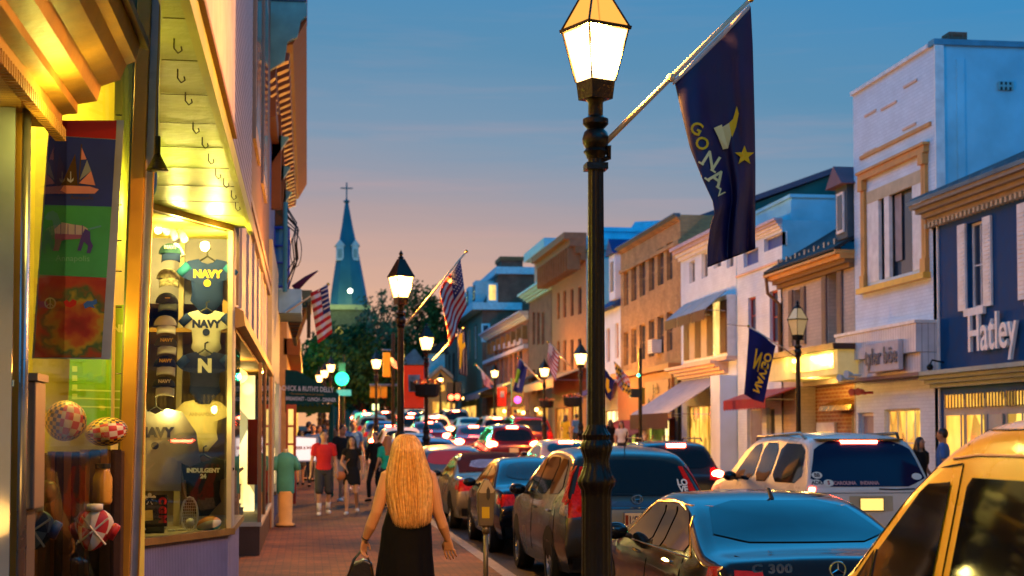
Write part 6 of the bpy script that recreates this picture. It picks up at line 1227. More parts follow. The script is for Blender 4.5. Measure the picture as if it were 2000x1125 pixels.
for (x0, x1, y0, y1) in ((845, 857, 785, 815), (864, 878, 785, 815), (852, 868, 752, 764)): mb = MB(); a, b = onY(x0, y0, Yh), onY(x1, y1, Yh); mb.box(a.x, b.x, Yh-.08, Yh-.01, b.z, a.z, shop_y); mb.build('window', t)
t = T('ochre_corner_shops', 'row end of ochre shops glowing behind the red banner', 'building', onY(800, 800, 120), 'buildings closing the street'); a, b = onY(776, 770, 120), onY(838, 770, 120); mb = MB(); mb.box(a.x, b.x, 120, 126, 0, a.z, M('ochre_stucco')); mb.build('wall', t); 
for k in range(4): mb = MB(); x = a.x+.3+(b.x-a.x)*k/4; mb.box(x, x+1.4, 119.9, 119.99, 2.2, 4.0, shop_y); mb.build('shop_window', t)
for (px, py, Y_, lab) in ((797, 692, 119, 'grey blue roofed house above the red banner'),):
    t = T('grey_roofed_house', lab, 'building', onY(px, 720, Y_), 'buildings closing the street'); mb = MB(); a, b = onY(783, 712, Y_), onY(826, 712, Y_); mb.box(a.x, b.x, Y_, Y_+.9, 4, a.z, white_wall); mb.build('wall', t); mb = MB(); mb.prism([(a.x-.3, Y_-.1, a.z), (b.x+.3, Y_-.1, a.z), (b.x-.6, Y_-.1, a.z+1.2), (a.x+1.0, Y_-.1, a.z+1.2)], (0, .9, 0), grey_roof); mb.build('roof', t)

for nm, pts, Y_ in (('navy flag with yellow goat', [(897, 652), (903, 650), (903, 672), (908, 668), (909, 676), (903, 684), (901, 716), (897, 722), (898, 684), (894, 668)], 41.0), ('navy flag with yellow mark', [(1184, 738), (1190, 742), (1189, 758), (1194, 762), (1188, 768), (1183, 756)], 43.3)):
    o = [x for x in bpy.data.objects if x.get('label', '').startswith(nm)][0]; mb = MB(); mb.add([onY(x, y, Y_-.12) for x, y in pts], [tuple(range(len(pts)))], ylf); mb.build('emblem', o)
glo = M('warm_bulb', (1, .7, .3), .4, var=0, emit=(1, .62, .16), es=14)
for k, (px, py) in enumerate(((921, 771), (946, 763), (934, 768), (962, 760), (905, 778), (897, 768), (1048, 800), (1022, 806), (985, 803), (880, 800))):
    p = onX(px, py, RX-.35); mb = MB(); mb.ball(p, .10, glo, 8, 6); mb.tube([p, (RX, p.y, p.z+.1)], .02, black_iron, 5); tag(mb.build('wall_lamp'), 'small glowing wall lamp number %d counted from the small white house' % (k+1) if 0 else ['glowing wall lamp under the tall brick building', 'glowing wall lamp at the edge of the low brick shop', 'glowing wall lamp between two lit shop windows up the street', 'glowing wall lamp over the signboard of the low brick shop', 'glowing wall lamp far up by the gabled house', 'highest glowing wall lamp by the far red lights', 'low wall lamp at the narrow brick doorway', 'low wall lamp beside the pink neon sign', 'low wall lamp under the small red banner', 'low wall lamp beyond the far red lights'][k], 'wall lamp', 'wall lamps on the far shop fronts')
# ---------------- vehicles ----------------
def paint(n, c, rough=.22, metal=.3): return M(n, c, rough, metal, var=.05, scale=2, coat=.2)
car_glass = M('car_glass', (.006, .008, .012), .05, var=0, spec=.5)
amber_refl = M('lens_dark_red', (.40, .006, .004), .3, var=.3, scale=30, spec=.15, emit=(1, .02, .005), es=.10); lens_lit = M('brake_glow', (1, .1, .05), .3, var=0, emit=(1, .07, .03), es=130); lens_white = M('reverse_lens', (.6, .42, .25), .2, var=.4, scale=40)
tail_dim = M('tail_glow', (.8, .05, .03), .3, var=0, emit=(1, .05, .02), es=2.5)
plate_m = M('plate_white', (.75, .55, .30), .5, var=.05); chrome = M('chrome', (.6, .6, .6), .12, 1, var=0); seam_m = M('panel_gap', (.004, .004, .004), .7, var=0)
def chaikin(p, n=2):
    for _ in range(n):
        q = [p[0]]
        for a, b in zip(p, p[1:]): q += [(a[0]*.78+b[0]*.22, a[1]*.78+b[1]*.22), (a[0]*.22+b[0]*.78, a[1]*.22+b[1]*.78)]
        p = q+[p[-1]]
    return p
PROF = {
 'sedan': (4.6, 1.80, .92, [(.10, .30), (.0, .50), (.02, .80), (.12, .98), (.55, 1.03), (.75, 1.04), (1.55, 1.40), (2.0, 1.45), (2.7, 1.43), (3.35, 1.05), (3.5, 1.0), (4.2, .88), (4.5, .72), (4.6, .5), (4.5, .28)], .55),
 'suv': (4.6, 1.84, 1.0, [(.12, .34), (.0, .52), (.03, .98), (.12, 1.08), (.48, 1.56), (.75, 1.64), (1.6, 1.68), (2.6, 1.62), (3.35, 1.15), (3.5, 1.1), (4.3, .98), (4.55, .8), (4.6, .5), (4.5, .3)], .42),
 'big': (5.0, 1.95, 1.08, [(.12, .38), (.0, .55), (.02, 1.05), (.08, 1.15), (.36, 1.68), (.6, 1.78), (1.8, 1.84), (3.0, 1.76), (3.65, 1.28), (3.8, 1.2), (4.7, 1.1), (4.95, .9), (5.0, .5), (4.9, .32)], .34),
 'hatch': (4.1, 1.74, .95, [(.10, .32), (.0, .5), (.03, .9), (.12, 1.02), (.60, 1.40), (.9, 1.47), (1.6, 1.5), (2.3, 1.46), (3.0, 1.08), (3.1, 1.02), (3.8, .9), (4.05, .72), (4.1, .5), (4.0, .3)], .5),
 'van': (4.55, 1.95, 1.0, [(.06, .35), (.0, .5), (.02, 1.1), (.06, 1.6), (.16, 1.83), (.5, 1.89), (1.6, 1.90), (2.1, 1.87), (2.45, 1.76), (2.85, 1.54), (3.4, 1.12), (3.65, 1.05), (4.3, .94), (4.5, .7), (4.55, .5), (4.45, .32)], .22)}
class Car:
    def __init__(s, label, kind, X, Y, mat, rot=0, group='cars along the street', cat='car', name='car', prof=None, **o):
        L_, W_, belt, pr, tum = prof or PROF[kind]; s.L, s.W, s.belt, s.tum = L_, W_, belt, tum
        s.t = T(name, label, cat, (0, 0, 0), group); s.mat = mat; s.kind = kind
        P_ = chaikin(pr, 2); s.pr = P_; mb = MB(); nz, nc = 9, 4; secs = []
        for y, zt in P_:
            z0 = .24; zt = max(zt, z0+.03); r = min(.13, (zt-z0)*.45); pts = []
            for k in range(nz): z = z0+(zt-r-z0)*k/(nz-1); pts.append((s.hw(y, z), z))
            xe = s.hw(y, zt-r); rr = min(r*1.1, xe*.5)
            for k in range(1, nc+1): a = PI/2*k/nc; pts.append((xe-rr*(1-math.cos(a)), zt-r+r*.82*math.sin(a)))
            x1, z1 = pts[-1]
            for k in (1, 2, 3): q = k/3; pts.append((x1*(1-q), z1+r*.18*math.sin(q*PI/2)))
            ring = [(-x, y, z) for x, z in pts[:-1]]+[(0, y, pts[-1][1])]+[(x, y, z) for x, z in pts[:-1][::-1]]; secs.append(ring)
        n = len(secs[0]); vs = [p for r_ in secs for p in r_]; fs = [(i*n+j, i*n+j+1, (i+1)*n+j+1, (i+1)*n+j) for i in range(len(secs)-1) for j in range(n-1)]
        fs += [tuple(range(n))[::-1], tuple(range((len(secs)-1)*n, len(secs)*n))]; fs += [(i*n+n-1, i*n, (i+1)*n, (i+1)*n+n-1) for i in range(len(secs)-1)]
        mb.add(vs, fs, mat); s.body = mb.build('body', s.t, ang=50)
        me = s.body.data; s.bvh = BVHTree.FromPolygons([v.co for v in me.vertices], [tuple(p.vertices) for p in me.polygons])
        s.X, s.Y, s.rot = X, Y, rot
    def hw(s, y, z):
        W2 = s.W/2*(1-.09*abs((y-s.L/2)/(s.L/2))**4)
        if z < .5: k = .93+.07*(z-.2)/.3
        elif z < s.belt: k = 1-.035*((z-.5)/(s.belt-.5))**2
        else: k = .965-s.tum*(z-s.belt)/(s.W/2)
        return W2*k
    def proj(s, view, a, b, eps):
        if view == 'B': m = max(.05, s.hw(.08, b)-.035); a = max(-m, min(m, a))
        o, d = {'B': (Vector((a, -3, b)), Vector((0, 1, 0))), 'L': (Vector((-4, a, b)), Vector((1, 0, 0))), 'R': (Vector((4, a, b)), Vector((-1, 0, 0))), 'T': (Vector((a, b, 4)), Vector((0, 0, -1))), 'F': (Vector((a, s.L+3, b)), Vector((0, -1, 0)))}[view]
        h = s.bvh.ray_cast(o, d)
        if h[0] is None:
            h = s.bvh.find_nearest(o+d*(3.2 if view != 'T' else 2.5))
        n = h[1]; n = n if n.dot(d) < 0 else -n
        return h[0]+n*eps
    def decal(s, name, view, pts, mat, eps=.006, rings=4, dens=.10, par=None, smooth=True, rnd=0, label=None):
        if rnd:
            for _ in range(rnd):
                q = []; m = len(pts)
                for i in range(m): a, b = pts[i], pts[(i+1) % m]; q += [(a[0]*.82+b[0]*.18, a[1]*.82+b[1]*.18), (a[0]*.18+b[0]*.82, a[1]*.18+b[1]*.82)]
                pts = q
        bd = []
        for i in range(len(pts)):
            a, b = pts[i], pts[(i+1) % len(pts)]; m = max(1, int(math.hypot(b[0]-a[0], b[1]-a[1])/dens))
            bd += [(a[0]+(b[0]-a[0])*k/m, a[1]+(b[1]-a[1])*k/m) for k in range(m)]
        cx = sum(p[0] for p in bd)/len(bd); cy = sum(p[1] for p in bd)/len(bd); n = len(bd); mb = MB(); vs = [s.proj(view, cx, cy, eps)]
        for r in range(1, rings+1): q = r/rings; vs += [s.proj(view, cx+(x-cx)*q, cy+(y-cy)*q, eps) for x, y in bd]
        fs = [(0, 1+i, 1+(i+1) % n) for i in range(n)]+[(1+(r-1)*n+i, 1+r*n+i, 1+r*n+(i+1) % n, 1+(r-1)*n+(i+1) % n) for r in range(1, rings) for i in range(n)]
        mb.add(vs, fs, mat); o = mb.build(name, par or s.t, smooth=smooth)
        if label: o['label'] = label
        return o
    def line(s, name, view, pts, w=.008, mat=None, par=None, eps=.004):
        mb = MB(); P_ = []
        for a, b in zip(pts, pts[1:]):
            m = max(1, int(math.hypot(b[0]-a[0], b[1]-a[1])/.12)); P_ += [(a[0]+(b[0]-a[0])*k/m, a[1]+(b[1]-a[1])*k/m) for k in range(m)]
        P_.append(pts[-1]); mb.tube([s.proj(view, a, b, eps-w*.3) for a, b in P_], w/2, mat or seam_m, 4); return mb.build(name, par or s.t)
    def text(s, par, view, txt, cx, cy, size, mat, **k):
        vs, fs = text_mesh(txt, size, **k); mb = MB(); sg = -1 if view == 'L' else 1
        mb.add([s.proj(view, cx+sg*x, cy+y, .012) for x, y, z in vs], fs, mat); return mb.build('lettering', par)
    def wheels(s, ys=None, r=.33, spokes=8):
        ys = ys or (.19*s.L, .80*s.L); k = s.W/2
        for y in ys:
            for sg in (-1, 1):
                a = [(y+(r+.075)*math.cos(q*PI/10), r+(r+.075)*math.sin(q*PI/10)) for q in range(11)]+[(y-r-.075, .2), (y+r+.075, .2)]
                s.decal('wheel_arch', 'L' if sg < 0 else 'R', a, seam_m, .004, 3)
                x0 = sg*(k-.23); x1 = sg*(k-.015); mb = MB(); c = Vector((0, y, r)); ax = lambda prof: [(Vector((x, y+q*math.cos(t), r+q*math.sin(t)))) for x, q in prof for t in [2*PI*j/24 for j in range(24)]]
                prof = [(x0, .05), (x0, r*.93), (x0+sg*.03, r), (x1-sg*.03, r), (x1, r*.94), (x1, r*.70), (x1-sg*.02, r*.68)]; vs = ax(prof); n = 24
                mb.add(vs, [(i*n+j, i*n+(j+1) % n, (i+1)*n+(j+1) % n, (i+1)*n+j) for i in range(len(prof)-1) for j in range(n)], rubber); ty = mb.build('wheel', s.t, ang=40)
                mb = MB(); xm = x1-sg*.025
                for q in range(spokes): t = 2*PI*q/spokes; d = Vector((0, math.cos(t), math.sin(t))); p = Vector((0, -math.sin(t), math.cos(t)))*.032; mb.add([Vector((xm, y, r))+d*.04-p, Vector((xm, y, r))+d*.04+p, Vector((xm, y, r))+d*r*.69+p*.8, Vector((xm, y, r))+d*r*.69-p*.8], [(0, 1, 2, 3)], steel)
                pr2 = [(x1-sg*.012, r*.70), (x1-sg*.02, r*.64), (x1-sg*.09, r*.62)]; mb.add(ax(pr2), [(i*n+j, i*n+(j+1) % n, (i+1)*n+(j+1) % n, (i+1)*n+j) for i in range(2) for j in range(n)], steel)
                mb.add([Vector((x1-sg*.09, y+r*.63*math.cos(2*PI*j/24), r+r*.63*math.sin(2*PI*j/24))) for j in range(24)], [tuple(range(24))], black_plastic); mb.tube([(xm-sg*.02, y, r), (xm+sg*.008, y, r)], .055, steel, 12); mb.build('rim', ty)
    def mirror(s, y=None, z=None, mat=None, sides=(-1, 1)):
        y = y or s.L*.63; z = z or s.belt+.06
        for sg in sides:
            x = sg*s.hw(y, z); mb = MB(); mb.ball((x+sg*.13, y, z+.03), (.11, .06, .075), mat or s.mat, 12, 8); mb.tube([(x-sg*.02, y, z-.02), (x+sg*.08, y, z)], .025, black_plastic, 6); m = mb.build('mirror', s.t, smooth=True); mb = MB(); mb.ball((x+sg*.13, y-.035, z+.03), (.09, .035, .058), car_glass, 12, 6); mb.build('mirror_glass', m, smooth=True)
    def plate(s, z, txt, w=.155, y0=0, mat=None, lit=None, cx=0):
        p = s.proj('B', cx, z, .02); mb = MB(); y = min(s.proj('B', cx, z-.07, .02).y, s.proj('B', cx, z+.07, .02).y); mb.box(cx-w, cx+w, y-.01, y+.004, z-.078, z+.078, mat or plate_m); mb.box(cx-w-.012, cx+w+.012, y-.004, y+.01, z-.09, z+.09, chrome); o = mb.build('number_plate', s.t)
        if txt: mb = MB(); put_text(mb, txt, M('plate_ink', (.06, .03, .05), .6), (cx+.02, y-.013, z-.008), (1, 0, 0), (0, 0, 1), .115, bold=.003, sx=.78); mb.build('lettering', o)
        return o
    def place(s):
        s.t.location = (s.X, s.Y, G(s.Y)-.13 if s.Y < 200 else 1.5); s.t.rotation_euler = (math.atan(.026) if s.Y > 34 else 0, 0, s.rot); return s.t
    def std(s, brake=False, tail='tail', glass_=None, plate='', wheels=True, detail=True, third=True, spokes=8):
        g_ = glass_ or car_glass; b = s.belt; L_ = s.L; k = s.kind; H = max(z for y, z in s.pr); w = s.W/2
        rw = {'sedan': (1.10, 1.36, .62, .50), 'suv': (1.10, 1.50, .70, .56), 'big': (1.18, 1.66, .74, .62), 'hatch': (1.08, 1.38, .66, .52), 'van': (1.15, 1.68, .70, .60)}[k]
        s.decal('rear_window', 'B', [(-rw[2], rw[0]), (rw[2], rw[0]), (rw[3], rw[1]), (-rw[3], rw[1])], g_, .007, 5, rnd=2)
        roofz = H-.14
        if k == 'sedan': sw = [[(.95, b+.06), (1.5, roofz-.06), (2.12, roofz), (2.14, b+.06)], [(2.2, b+.06), (2.18, roofz), (2.62, roofz-.05), (3.12, b+.05)]]
        elif k == 'hatch': sw = [[(.62, b+.14), (.95, roofz-.04), (1.75, roofz), (1.78, b+.06), (.8, b+.08)], [(1.84, b+.06), (1.82, roofz), (2.25, roofz-.05), (2.85, b+.05)]]
        elif k == 'van': sw = [[(.4, b+.12), (.45, roofz-.05), (1.5, roofz-.03), (1.5, b+.1)], [(1.6, b+.1), (1.6, roofz-.03), (2.5, roofz-.05), (2.5, b+.1)], [(2.6, b+.1), (2.6, roofz-.05), (3.0, roofz-.12), (3.2, b+.12), (3.15, b+.06)]]
        else: sw = [[(.45, b+.12), (.72, roofz-.02), (1.15, roofz), (1.2, b+.08)], [(1.27, b+.08), (1.22, roofz), (2.1, roofz), (2.12, b+.07)], [(2.2, b+.07), (2.18, roofz), (2.62, roofz-.06), (3.2, b+.06)]]
        if k == 'big': sw = [[(y*1.07, z) for y, z in q] for q in sw]
        for q in sw:
            for v in 'LR': s.decal('side_window', v, q, g_, .006, 4, rnd=1)
        if detail:
            fw = {'sedan': (2.78, 3.3), 'suv': (2.75, 3.3), 'big': (3.1, 3.6), 'hatch': (2.42, 2.95), 'van': (2.6, 3.3)}[k]
            s.decal('windscreen', 'T', [(-.66, fw[1]), (.66, fw[1]), (.54, fw[0]), (-.54, fw[0])], g_, .007, 4, rnd=1)
        tz = {'sedan': (.72, .90), 'suv': (.85, 1.12), 'big': (.85, 1.18), 'hatch': (.78, 1.0), 'van': (.75, 1.25)}[k]
        for sg in (-1, 1):
            q = [(sg*(w-.02), tz[0]), (sg*(w-.34 if k != 'van' else w-.18), tz[0]+.03), (sg*(w-.30 if k != 'van' else w-.18), tz[1]), (sg*(w-.04), tz[1])]
            tl_ = s.decal('tail_light', 'B', q, tail_dim if tail == 'dim' else amber_refl, .008, 3)
            s.decal('tail_light_side', 'L' if sg < 0 else 'R', [(.01, tz[0]+.02), (.26, tz[0]+.06), (.22, tz[1]), (.04, tz[1])], amber_refl, .007, 3, par=tl_)
            if brake: mb = MB(); c = s.proj('B', sg*(w-.17), (tz[0]+tz[1])/2, .02); q9 = 1.0 if s.Y < 45 else 1.5; mb.ball(c, (.13*q9, .03, .075*q9), lens_lit, 10, 6); mb.build('brake_light', tl_, smooth=True)
        if brake and third:
            zz = {'sedan': 1.37, 'suv': 1.56, 'big': 1.70, 'hatch': 1.42, 'van': 1.75}[k]; c = s.proj('B', 0, zz, .012); mb = MB(); mb.box(c.x-.19, c.x+.19, c.y-.03, c.y+.03, c.z-.03, c.z+.035, lens_lit); mb.build('high_brake_light', s.t)
        if plate is not None: s.plate({'sedan': .72, 'suv': .80, 'big': .86, 'hatch': .72, 'van': .72}[k], plate)
        if wheels: s.wheels(spokes=spokes)
        if detail:
            s.mirror(); s.line('boot_gap', 'B', [(-w*.78, .95 if k == 'sedan' else .62), (-w*.70, .55), (w*.70, .55), (w*.78, .95 if k == 'sedan' else .62)])
            for v in 'LR':
                for y in sw[-1][0][0]-.25, sw[0][0][0]+.5: s.line('door_handle', v, [(y-.1, b-.1), (y+.08, b-.095)], .026, s.mat, eps=.02)
                for y in sw[-1][0][0], sw[0][0][0]+.15: s.line('door_gap', v, [(y-.02, b+.03), (y-.03, .6), (y+.02, .36)])
        s.decal('bumper_trim', 'B', [(-w*.8, .27), (w*.8, .27), (w*.82, .42), (-w*.82, .42)], black_plastic, .006, 3)
        return s
C1 = paint('paint_black', (.006, .006, .008), .12, .2); C2 = paint('paint_bronze', (.055, .045, .03), .22, .5); C3 = paint('paint_champagne', (.24, .19, .10), .3, .4); C4 = paint('paint_white', (.72, .68, .62), .3, 0); C5 = paint('paint_silver', (.26, .25, .25), .3, .5); C6 = paint('paint_dark_red', (.16, .012, .015), .2, .3); C7 = paint('paint_blue', (.03, .10, .30), .3, .4); C8 = paint('paint_yellow', (.85, .56, .03), .3, 0); C9 = paint('paint_charcoal', (.03, .032, .036), .2, .4); C10 = paint('paint_tan', (.35, .20, .10), .3, .4)
XA = 3.72
# --- black saloon, nearest in the kerbside row
PR = (4.6, 1.80, .85, [(.10, .30), (.0, .50), (.02, .78), (.14, .93), (.3, .955), (.62, .98), (1.50, 1.29), (2.0, 1.345), (2.6, 1.335), (3.35, .99), (3.5, .95), (4.2, .88), (4.5, .72), (4.6, .5), (4.5, .28)], .50)
c = Car('glossy black saloon parked behind the near lamp post with its blue reflecting rear window', 'sedan', XA-.10, 10.15, C1, prof=PR, group='cars parked along the near kerb')
tint = M('blue_tinted_glass', (.002, .012, .04), .07, var=.25, scale=2, spec=.22)  # blue sky reflection put into the colour of the rear glass
c.decal('rear_window', 'B', [(-.68, 1.01), (.68, 1.01), (.52, 1.275), (-.52, 1.275)], tint, .007, 6, rnd=1)
for v in 'LR':
    for q in ([(.95, .925), (1.42, 1.20), (1.75, 1.225), (1.72, .91)], [(1.78, .91), (1.80, 1.225), (2.12, 1.225), (2.12, .90)], [(2.18, .90), (2.17, 1.225), (2.6, 1.20), (3.16, .91)]): c.decal('side_window', v, q, car_glass, .006, 4, rnd=1)
    c.line('window_trim', v, [(.88, .90), (1.42, 1.235), (1.9, 1.255), (2.6, 1.235), (3.2, .90), (.88, .89)], .018, brass)
    for y in (2.15, 1.05): c.line('door_gap', v, [(y, .94), (y+.02, .6), (y+.05, .34)])
for sg in (-1, 1):
    tl_ = c.decal('tail_light', 'B', [(sg*.74, .74), (sg*.50, .74), (sg*.53, .85), (sg*.72, .86)], M('lens_glow_red', (.22, .006, .005), .15, var=.3, scale=40, emit=(1, .04, .01), es=.08), .009, 4); c.decal('tail_light_side', 'L' if sg < 0 else 'R', [(.16, .76), (.40, .79), (.37, .87), (.18, .88)], MATS['lens_glow_red'], .007, 3, par=tl_)
c.line('boot_gap', 'B', [(-.64, .94), (-.52, .90), (-.50, .60), (.50, .60), (.52, .90), (.64, .94)])
for v in 'LR':
    for y in (1.35, 2.45): c.line('door_handle', v, [(y, .82), (y+.2, .825)], .026, chrome, eps=.02)
p = c.proj('B', -.34, .875, .012); mb = MB(); put_text(mb, 'C 300', chrome, (-.46, p.y-.012, .872), (1, 0, 0), (0, .12, 1), .085, bold=.004, sx=1.25, space=1.1); mb.build('badge_lettering', c.t)
mb = MB(); q = c.proj('B', 0, .865, .015); rr = .055; mb.tube([(rr*math.cos(a*PI/10), q.y-.012, .865+rr*math.sin(a*PI/10)) for a in range(21)], .007, chrome, 6)
for a in (90, 210, 330): mb.tube([(0, q.y-.014, .865), (rr*math.cos(R(a)), q.y-.014, .865+rr*math.sin(R(a)))], [.009, .003], chrome, 6)
mb.build('emblem', c.t); c.line('chrome_bar', 'B', [(-.36, .79), (.36, .79)], .03, chrome)
mb = MB(); a_ = c.proj('T', 0, 1.62, 0); mb.prism([(-.016, a_.y-.08, a_.z-.01), (.016, a_.y-.08, a_.z-.01), (.008, a_.y+.02, a_.z+.075), (-.008, a_.y+.02, a_.z+.075)], (0, .05, 0), black_plastic); mb.build('roof_aerial', c.t, bevel=.006)
c.plate(.70, ''); c.wheels(); c.mirror(3.0, .93)
mb = MB(); 
for x in (-.38, .38): mb.ball((x, 1.62, 1.15), (.14, .06, .14), black_plastic, 10, 6)
c.place()
# --- bronze crossover
PRV = (4.5, 1.82, 1.0, [(.14, .34), (.0, .50), (.02, .80), (.06, 1.02), (.10, 1.12), (.42, 1.50), (.62, 1.60), (1.5, 1.67), (2.4, 1.62), (3.2, 1.16), (3.35, 1.1), (4.15, .98), (4.42, .8), (4.5, .5), (4.4, .3)], .42)
c = Car('bronze crossover with tall red tail lights parked ahead of the black saloon', 'suv', XA-.02, 17.0, C2, prof=PRV, group='cars parked along the near kerb')
c.std(brake=False, plate=None, spokes=5)
for sg in (-1, 1):
    v = 'L' if sg < 0 else 'R'
    tl_ = c.decal('tall_tail_light', 'B', [(sg*.74, .86), (sg*.60, .88), (sg*.64, 1.08), (sg*.55, 1.42), (sg*.60, 1.42), (sg*.71, 1.12)], amber_refl, .011, 4); c.decal('clear_lens', v, [(.03, .86), (.30, .90), (.28, 1.02), (.05, 1.02)], lens_white, .009, 3, par=tl_); c.decal('side_lens', v, [(.09, 1.03), (.28, 1.03), (.32, 1.2), (.46, 1.42), (.40, 1.43), (.22, 1.2)], amber_refl, .010, 3, par=tl_)
c.decal('garnish', 'B', [(-.74, .84), (.74, .84), (.74, 1.04), (-.74, 1.04)], paint('paint_graphite', (.035, .035, .045), .25, .5), .005, 4); c.line('chrome_bar', 'B', [(-.72, .965), (.72, .965)], .035, chrome)
c.decal('plate_recess', 'B', [(-.42, .68), (.42, .68), (.48, .945), (-.48, .945)], C3, .008, 4)
pl = c.plate(.835, None); y = min(v.co.y for v in pl.data.vertices)-.0; mb = MB(); put_text(mb, '8462', M('plate_ink', (.06, .03, .05), .6), (.045, y-.003, .83), (1, 0, 0), (0, 0, 1), .125, bold=.003, sx=.75); put_text(mb, '1', M('plate_ink'), (-.095, y-.003, .83), (1, 0, 0), (0, 0, 1), .125, bold=.003, sx=.75); put_text(mb, 'A\nE', M('plate_ink'), (-.06, y-.003, .83), (1, 0, 0), (0, 0, 1), .058, sx=.7); mb.box(-.15, -.115, y-.003, y-.001, .775, .89, M('print_rust', (.5, .10, .02), .6)); mb.build('lettering', pl)
mb = MB(); q = c.proj('B', 0, 1.06, .02)
mb.tube([(.062*math.cos(a*PI/8)*(1.0+.12*math.sin(a*PI/8)), q.y-.015, 1.06+.048*math.sin(a*PI/8)) for a in range(17)], .006, chrome, 6)
for s_ in (-1, 1): mb.tube([(s_*.036, q.y-.017, 1.095), (s_*.024, q.y-.017, 1.025)], .008, chrome, 6)
mb.tube([(-.026, q.y-.017, 1.062), (.026, q.y-.017, 1.062)], .007, chrome, 6); mb.build('emblem', c.t)
w_ = c.line('rear_wiper', 'B', [(-.35, 1.13), (.05, 1.12)], .03, black_plastic); c.text(c.t, 'B', 'LO\nVE', .56, 1.2, .095, paper, bold=.004, leading=.8)
mb = MB(); a_ = c.proj('T', 0, .75, 0); mb.tube([a_, a_+Vector((0, -.16, .22))], .006, black_plastic, 6); mb.build('roof_aerial', c.t); c.place()
# --- white SUV in the traffic lane
c = Car('white SUV with roof rails, dark rear glass and oval stickers in the traffic lane', 'big', 7.42, 19.6, C4, group='cars queueing in the traffic lane')
w = c.W/2; rg = c.decal('rear_window', 'B', [(-.84, 1.10), (.84, 1.10), (.70, 1.70), (-.70, 1.70)], M('blue_black_glass', (.006, .010, .05), .06, var=0, spec=.4), .007, 6, rnd=1)
for v in 'LR':
    for q in ([(.30, 1.14), (.50, 1.66), (1.45, 1.68), (1.5, 1.13)], [(1.62, 1.13), (1.58, 1.68), (2.25, 1.68), (2.3, 1.12)], [(2.4, 1.12), (2.36, 1.68), (2.8, 1.62), (3.45, 1.13)]): c.decal('side_window', v, q, car_glass, .006, 4, rnd=1)
for sg in (-1, 1):
    q = [c.proj('T', sg*.66, y, z) for y, z in ((.7, .0), (.85, .07), (2.9, .07), (3.05, .0))]; mb = MB(); mb.tube(q, .022, steel if sg < 0 else black_plastic, 8); mb.build('roof_rail', c.t, smooth=True)
    tl_ = c.decal('tail_light', 'B', [(sg*.93, .90), (sg*.74, .90), (sg*.76, 1.09), (sg*.91, 1.09)], lens_lit if sg < 0 else amber_refl, .009, 3)
mb = MB(); q = c.proj('B', -.02, 1.695, .02); mb.box(-.27, .23, q.y-.03, q.y+.06, 1.68, 1.715, lens_lit); mb.box(-.60, .60, q.y-.015, q.y+.2, 1.716, 1.74, C9); mb.build('high_brake_light', c.t)
for (x, z, tx) in ((-.70, 1.25, 'BB'), (-.72, 1.15, 'ADK'), (-.56, 1.15, 'S'), (.68, 1.23, ''), (.72, 1.12, '')):
    st_ = c.decal('oval_sticker', 'B', [(x+.072*math.cos(a*PI/8), z+.045*math.sin(a*PI/8)) for a in range(16)], paper, .010, 2, par=rg)
    if tx: c.text(st_, 'B', tx, x, z, .068, M('sticker_ink', (.06, .06, .07), .6) if tx != 'S' else redp, bold=.003)
for tx, x in (('CAROLINA', -.34), ('INDIANA', .0)): c.text(rg, 'B', tx, x, 1.145, .062, M('pink_letter', (.55, .30, .30), .6), bold=.003)
c.line('rear_wiper', 'B', [(.12, 1.07), (.36, 1.06), (.62, 1.07)], .03, black_plastic); c.decal('plate_recess', 'B', [(-.30, .78), (.30, .78), (.30, .98), (-.30, .98)], cream_paint, .006, 3); c.plate(.87, '', mat=M('plate_lit', (.8, .6, .2), .5, emit=(1, .65, .15), es=1.3)); c.line('tailgate_gap', 'B', [(-.80, 1.02), (.80, 1.02)]); c.mirror(mat=black_plastic); c.wheels((1.0, 4.0), .37); c.decal('bumper_trim', 'B', [(-.8, .28), (.8, .28), (.82, .5), (-.82, .5)], black_plastic, .006, 3); c.place()
# --- yellow van, nearest
c = Car('bright yellow van parked nearest the viewer with dark side windows', 'van', 3.72, 4.35, C8, cat='van', name='van', group='cars parked along the near kerb')
c.decal('front_quarter_window', 'L', [(3.07, 1.03), (3.07, 1.22), (3.27, 1.05)], car_glass, .007, 4)
c.decal('front_door_window', 'L', [(2.32, 1.0), (2.32, 1.575), (2.56, 1.56), (2.64, 1.52), (3.02, 1.22), (3.02, 1.02)], car_glass, .007, 5)
c.decal('sliding_door_window', 'L', [(1.0, 1.02), (1.0, 1.60), (2.10, 1.60), (2.14, 1.56), (2.14, 1.02)], car_glass, .007, 5, rnd=0)
c.line('door_gap', 'L', [(2.23, 1.80), (2.225, 1.5), (2.22, 1.0), (2.22, .4)], .010); c.line('roof_swage', 'L', [(1.0, 1.70), (2.1, 1.70), (2.35, 1.68)], .016, M('shade_groove', (.30, .15, .01), .5)); c.line('roof_swage', 'L', [(1.0, 1.81), (2.18, 1.81), (2.22, 1.74)], .010)
c.line('door_top_gap', 'L', [(2.24, 1.66), (2.55, 1.63), (2.75, 1.52), (3.3, 1.09)], .010); c.line('window_rubber', 'L', [(3.045, 1.0), (3.045, 1.22)], .03, black_plastic)
c.decal('windscreen', 'F', [(-.72, 1.15), (.72, 1.15), (.60, 1.75), (-.60, 1.75)], car_glass, .007, 5); c.wheels(); c.mirror(3.12, .93, mat=M('mirror_blue_black', (.02, .04, .10), .15, coat=1)); c.decal('rear_window', 'B', [(-.7, 1.1), (.7, 1.1), (.6, 1.68), (-.6, 1.68)], car_glass, .007, 4); c.place()
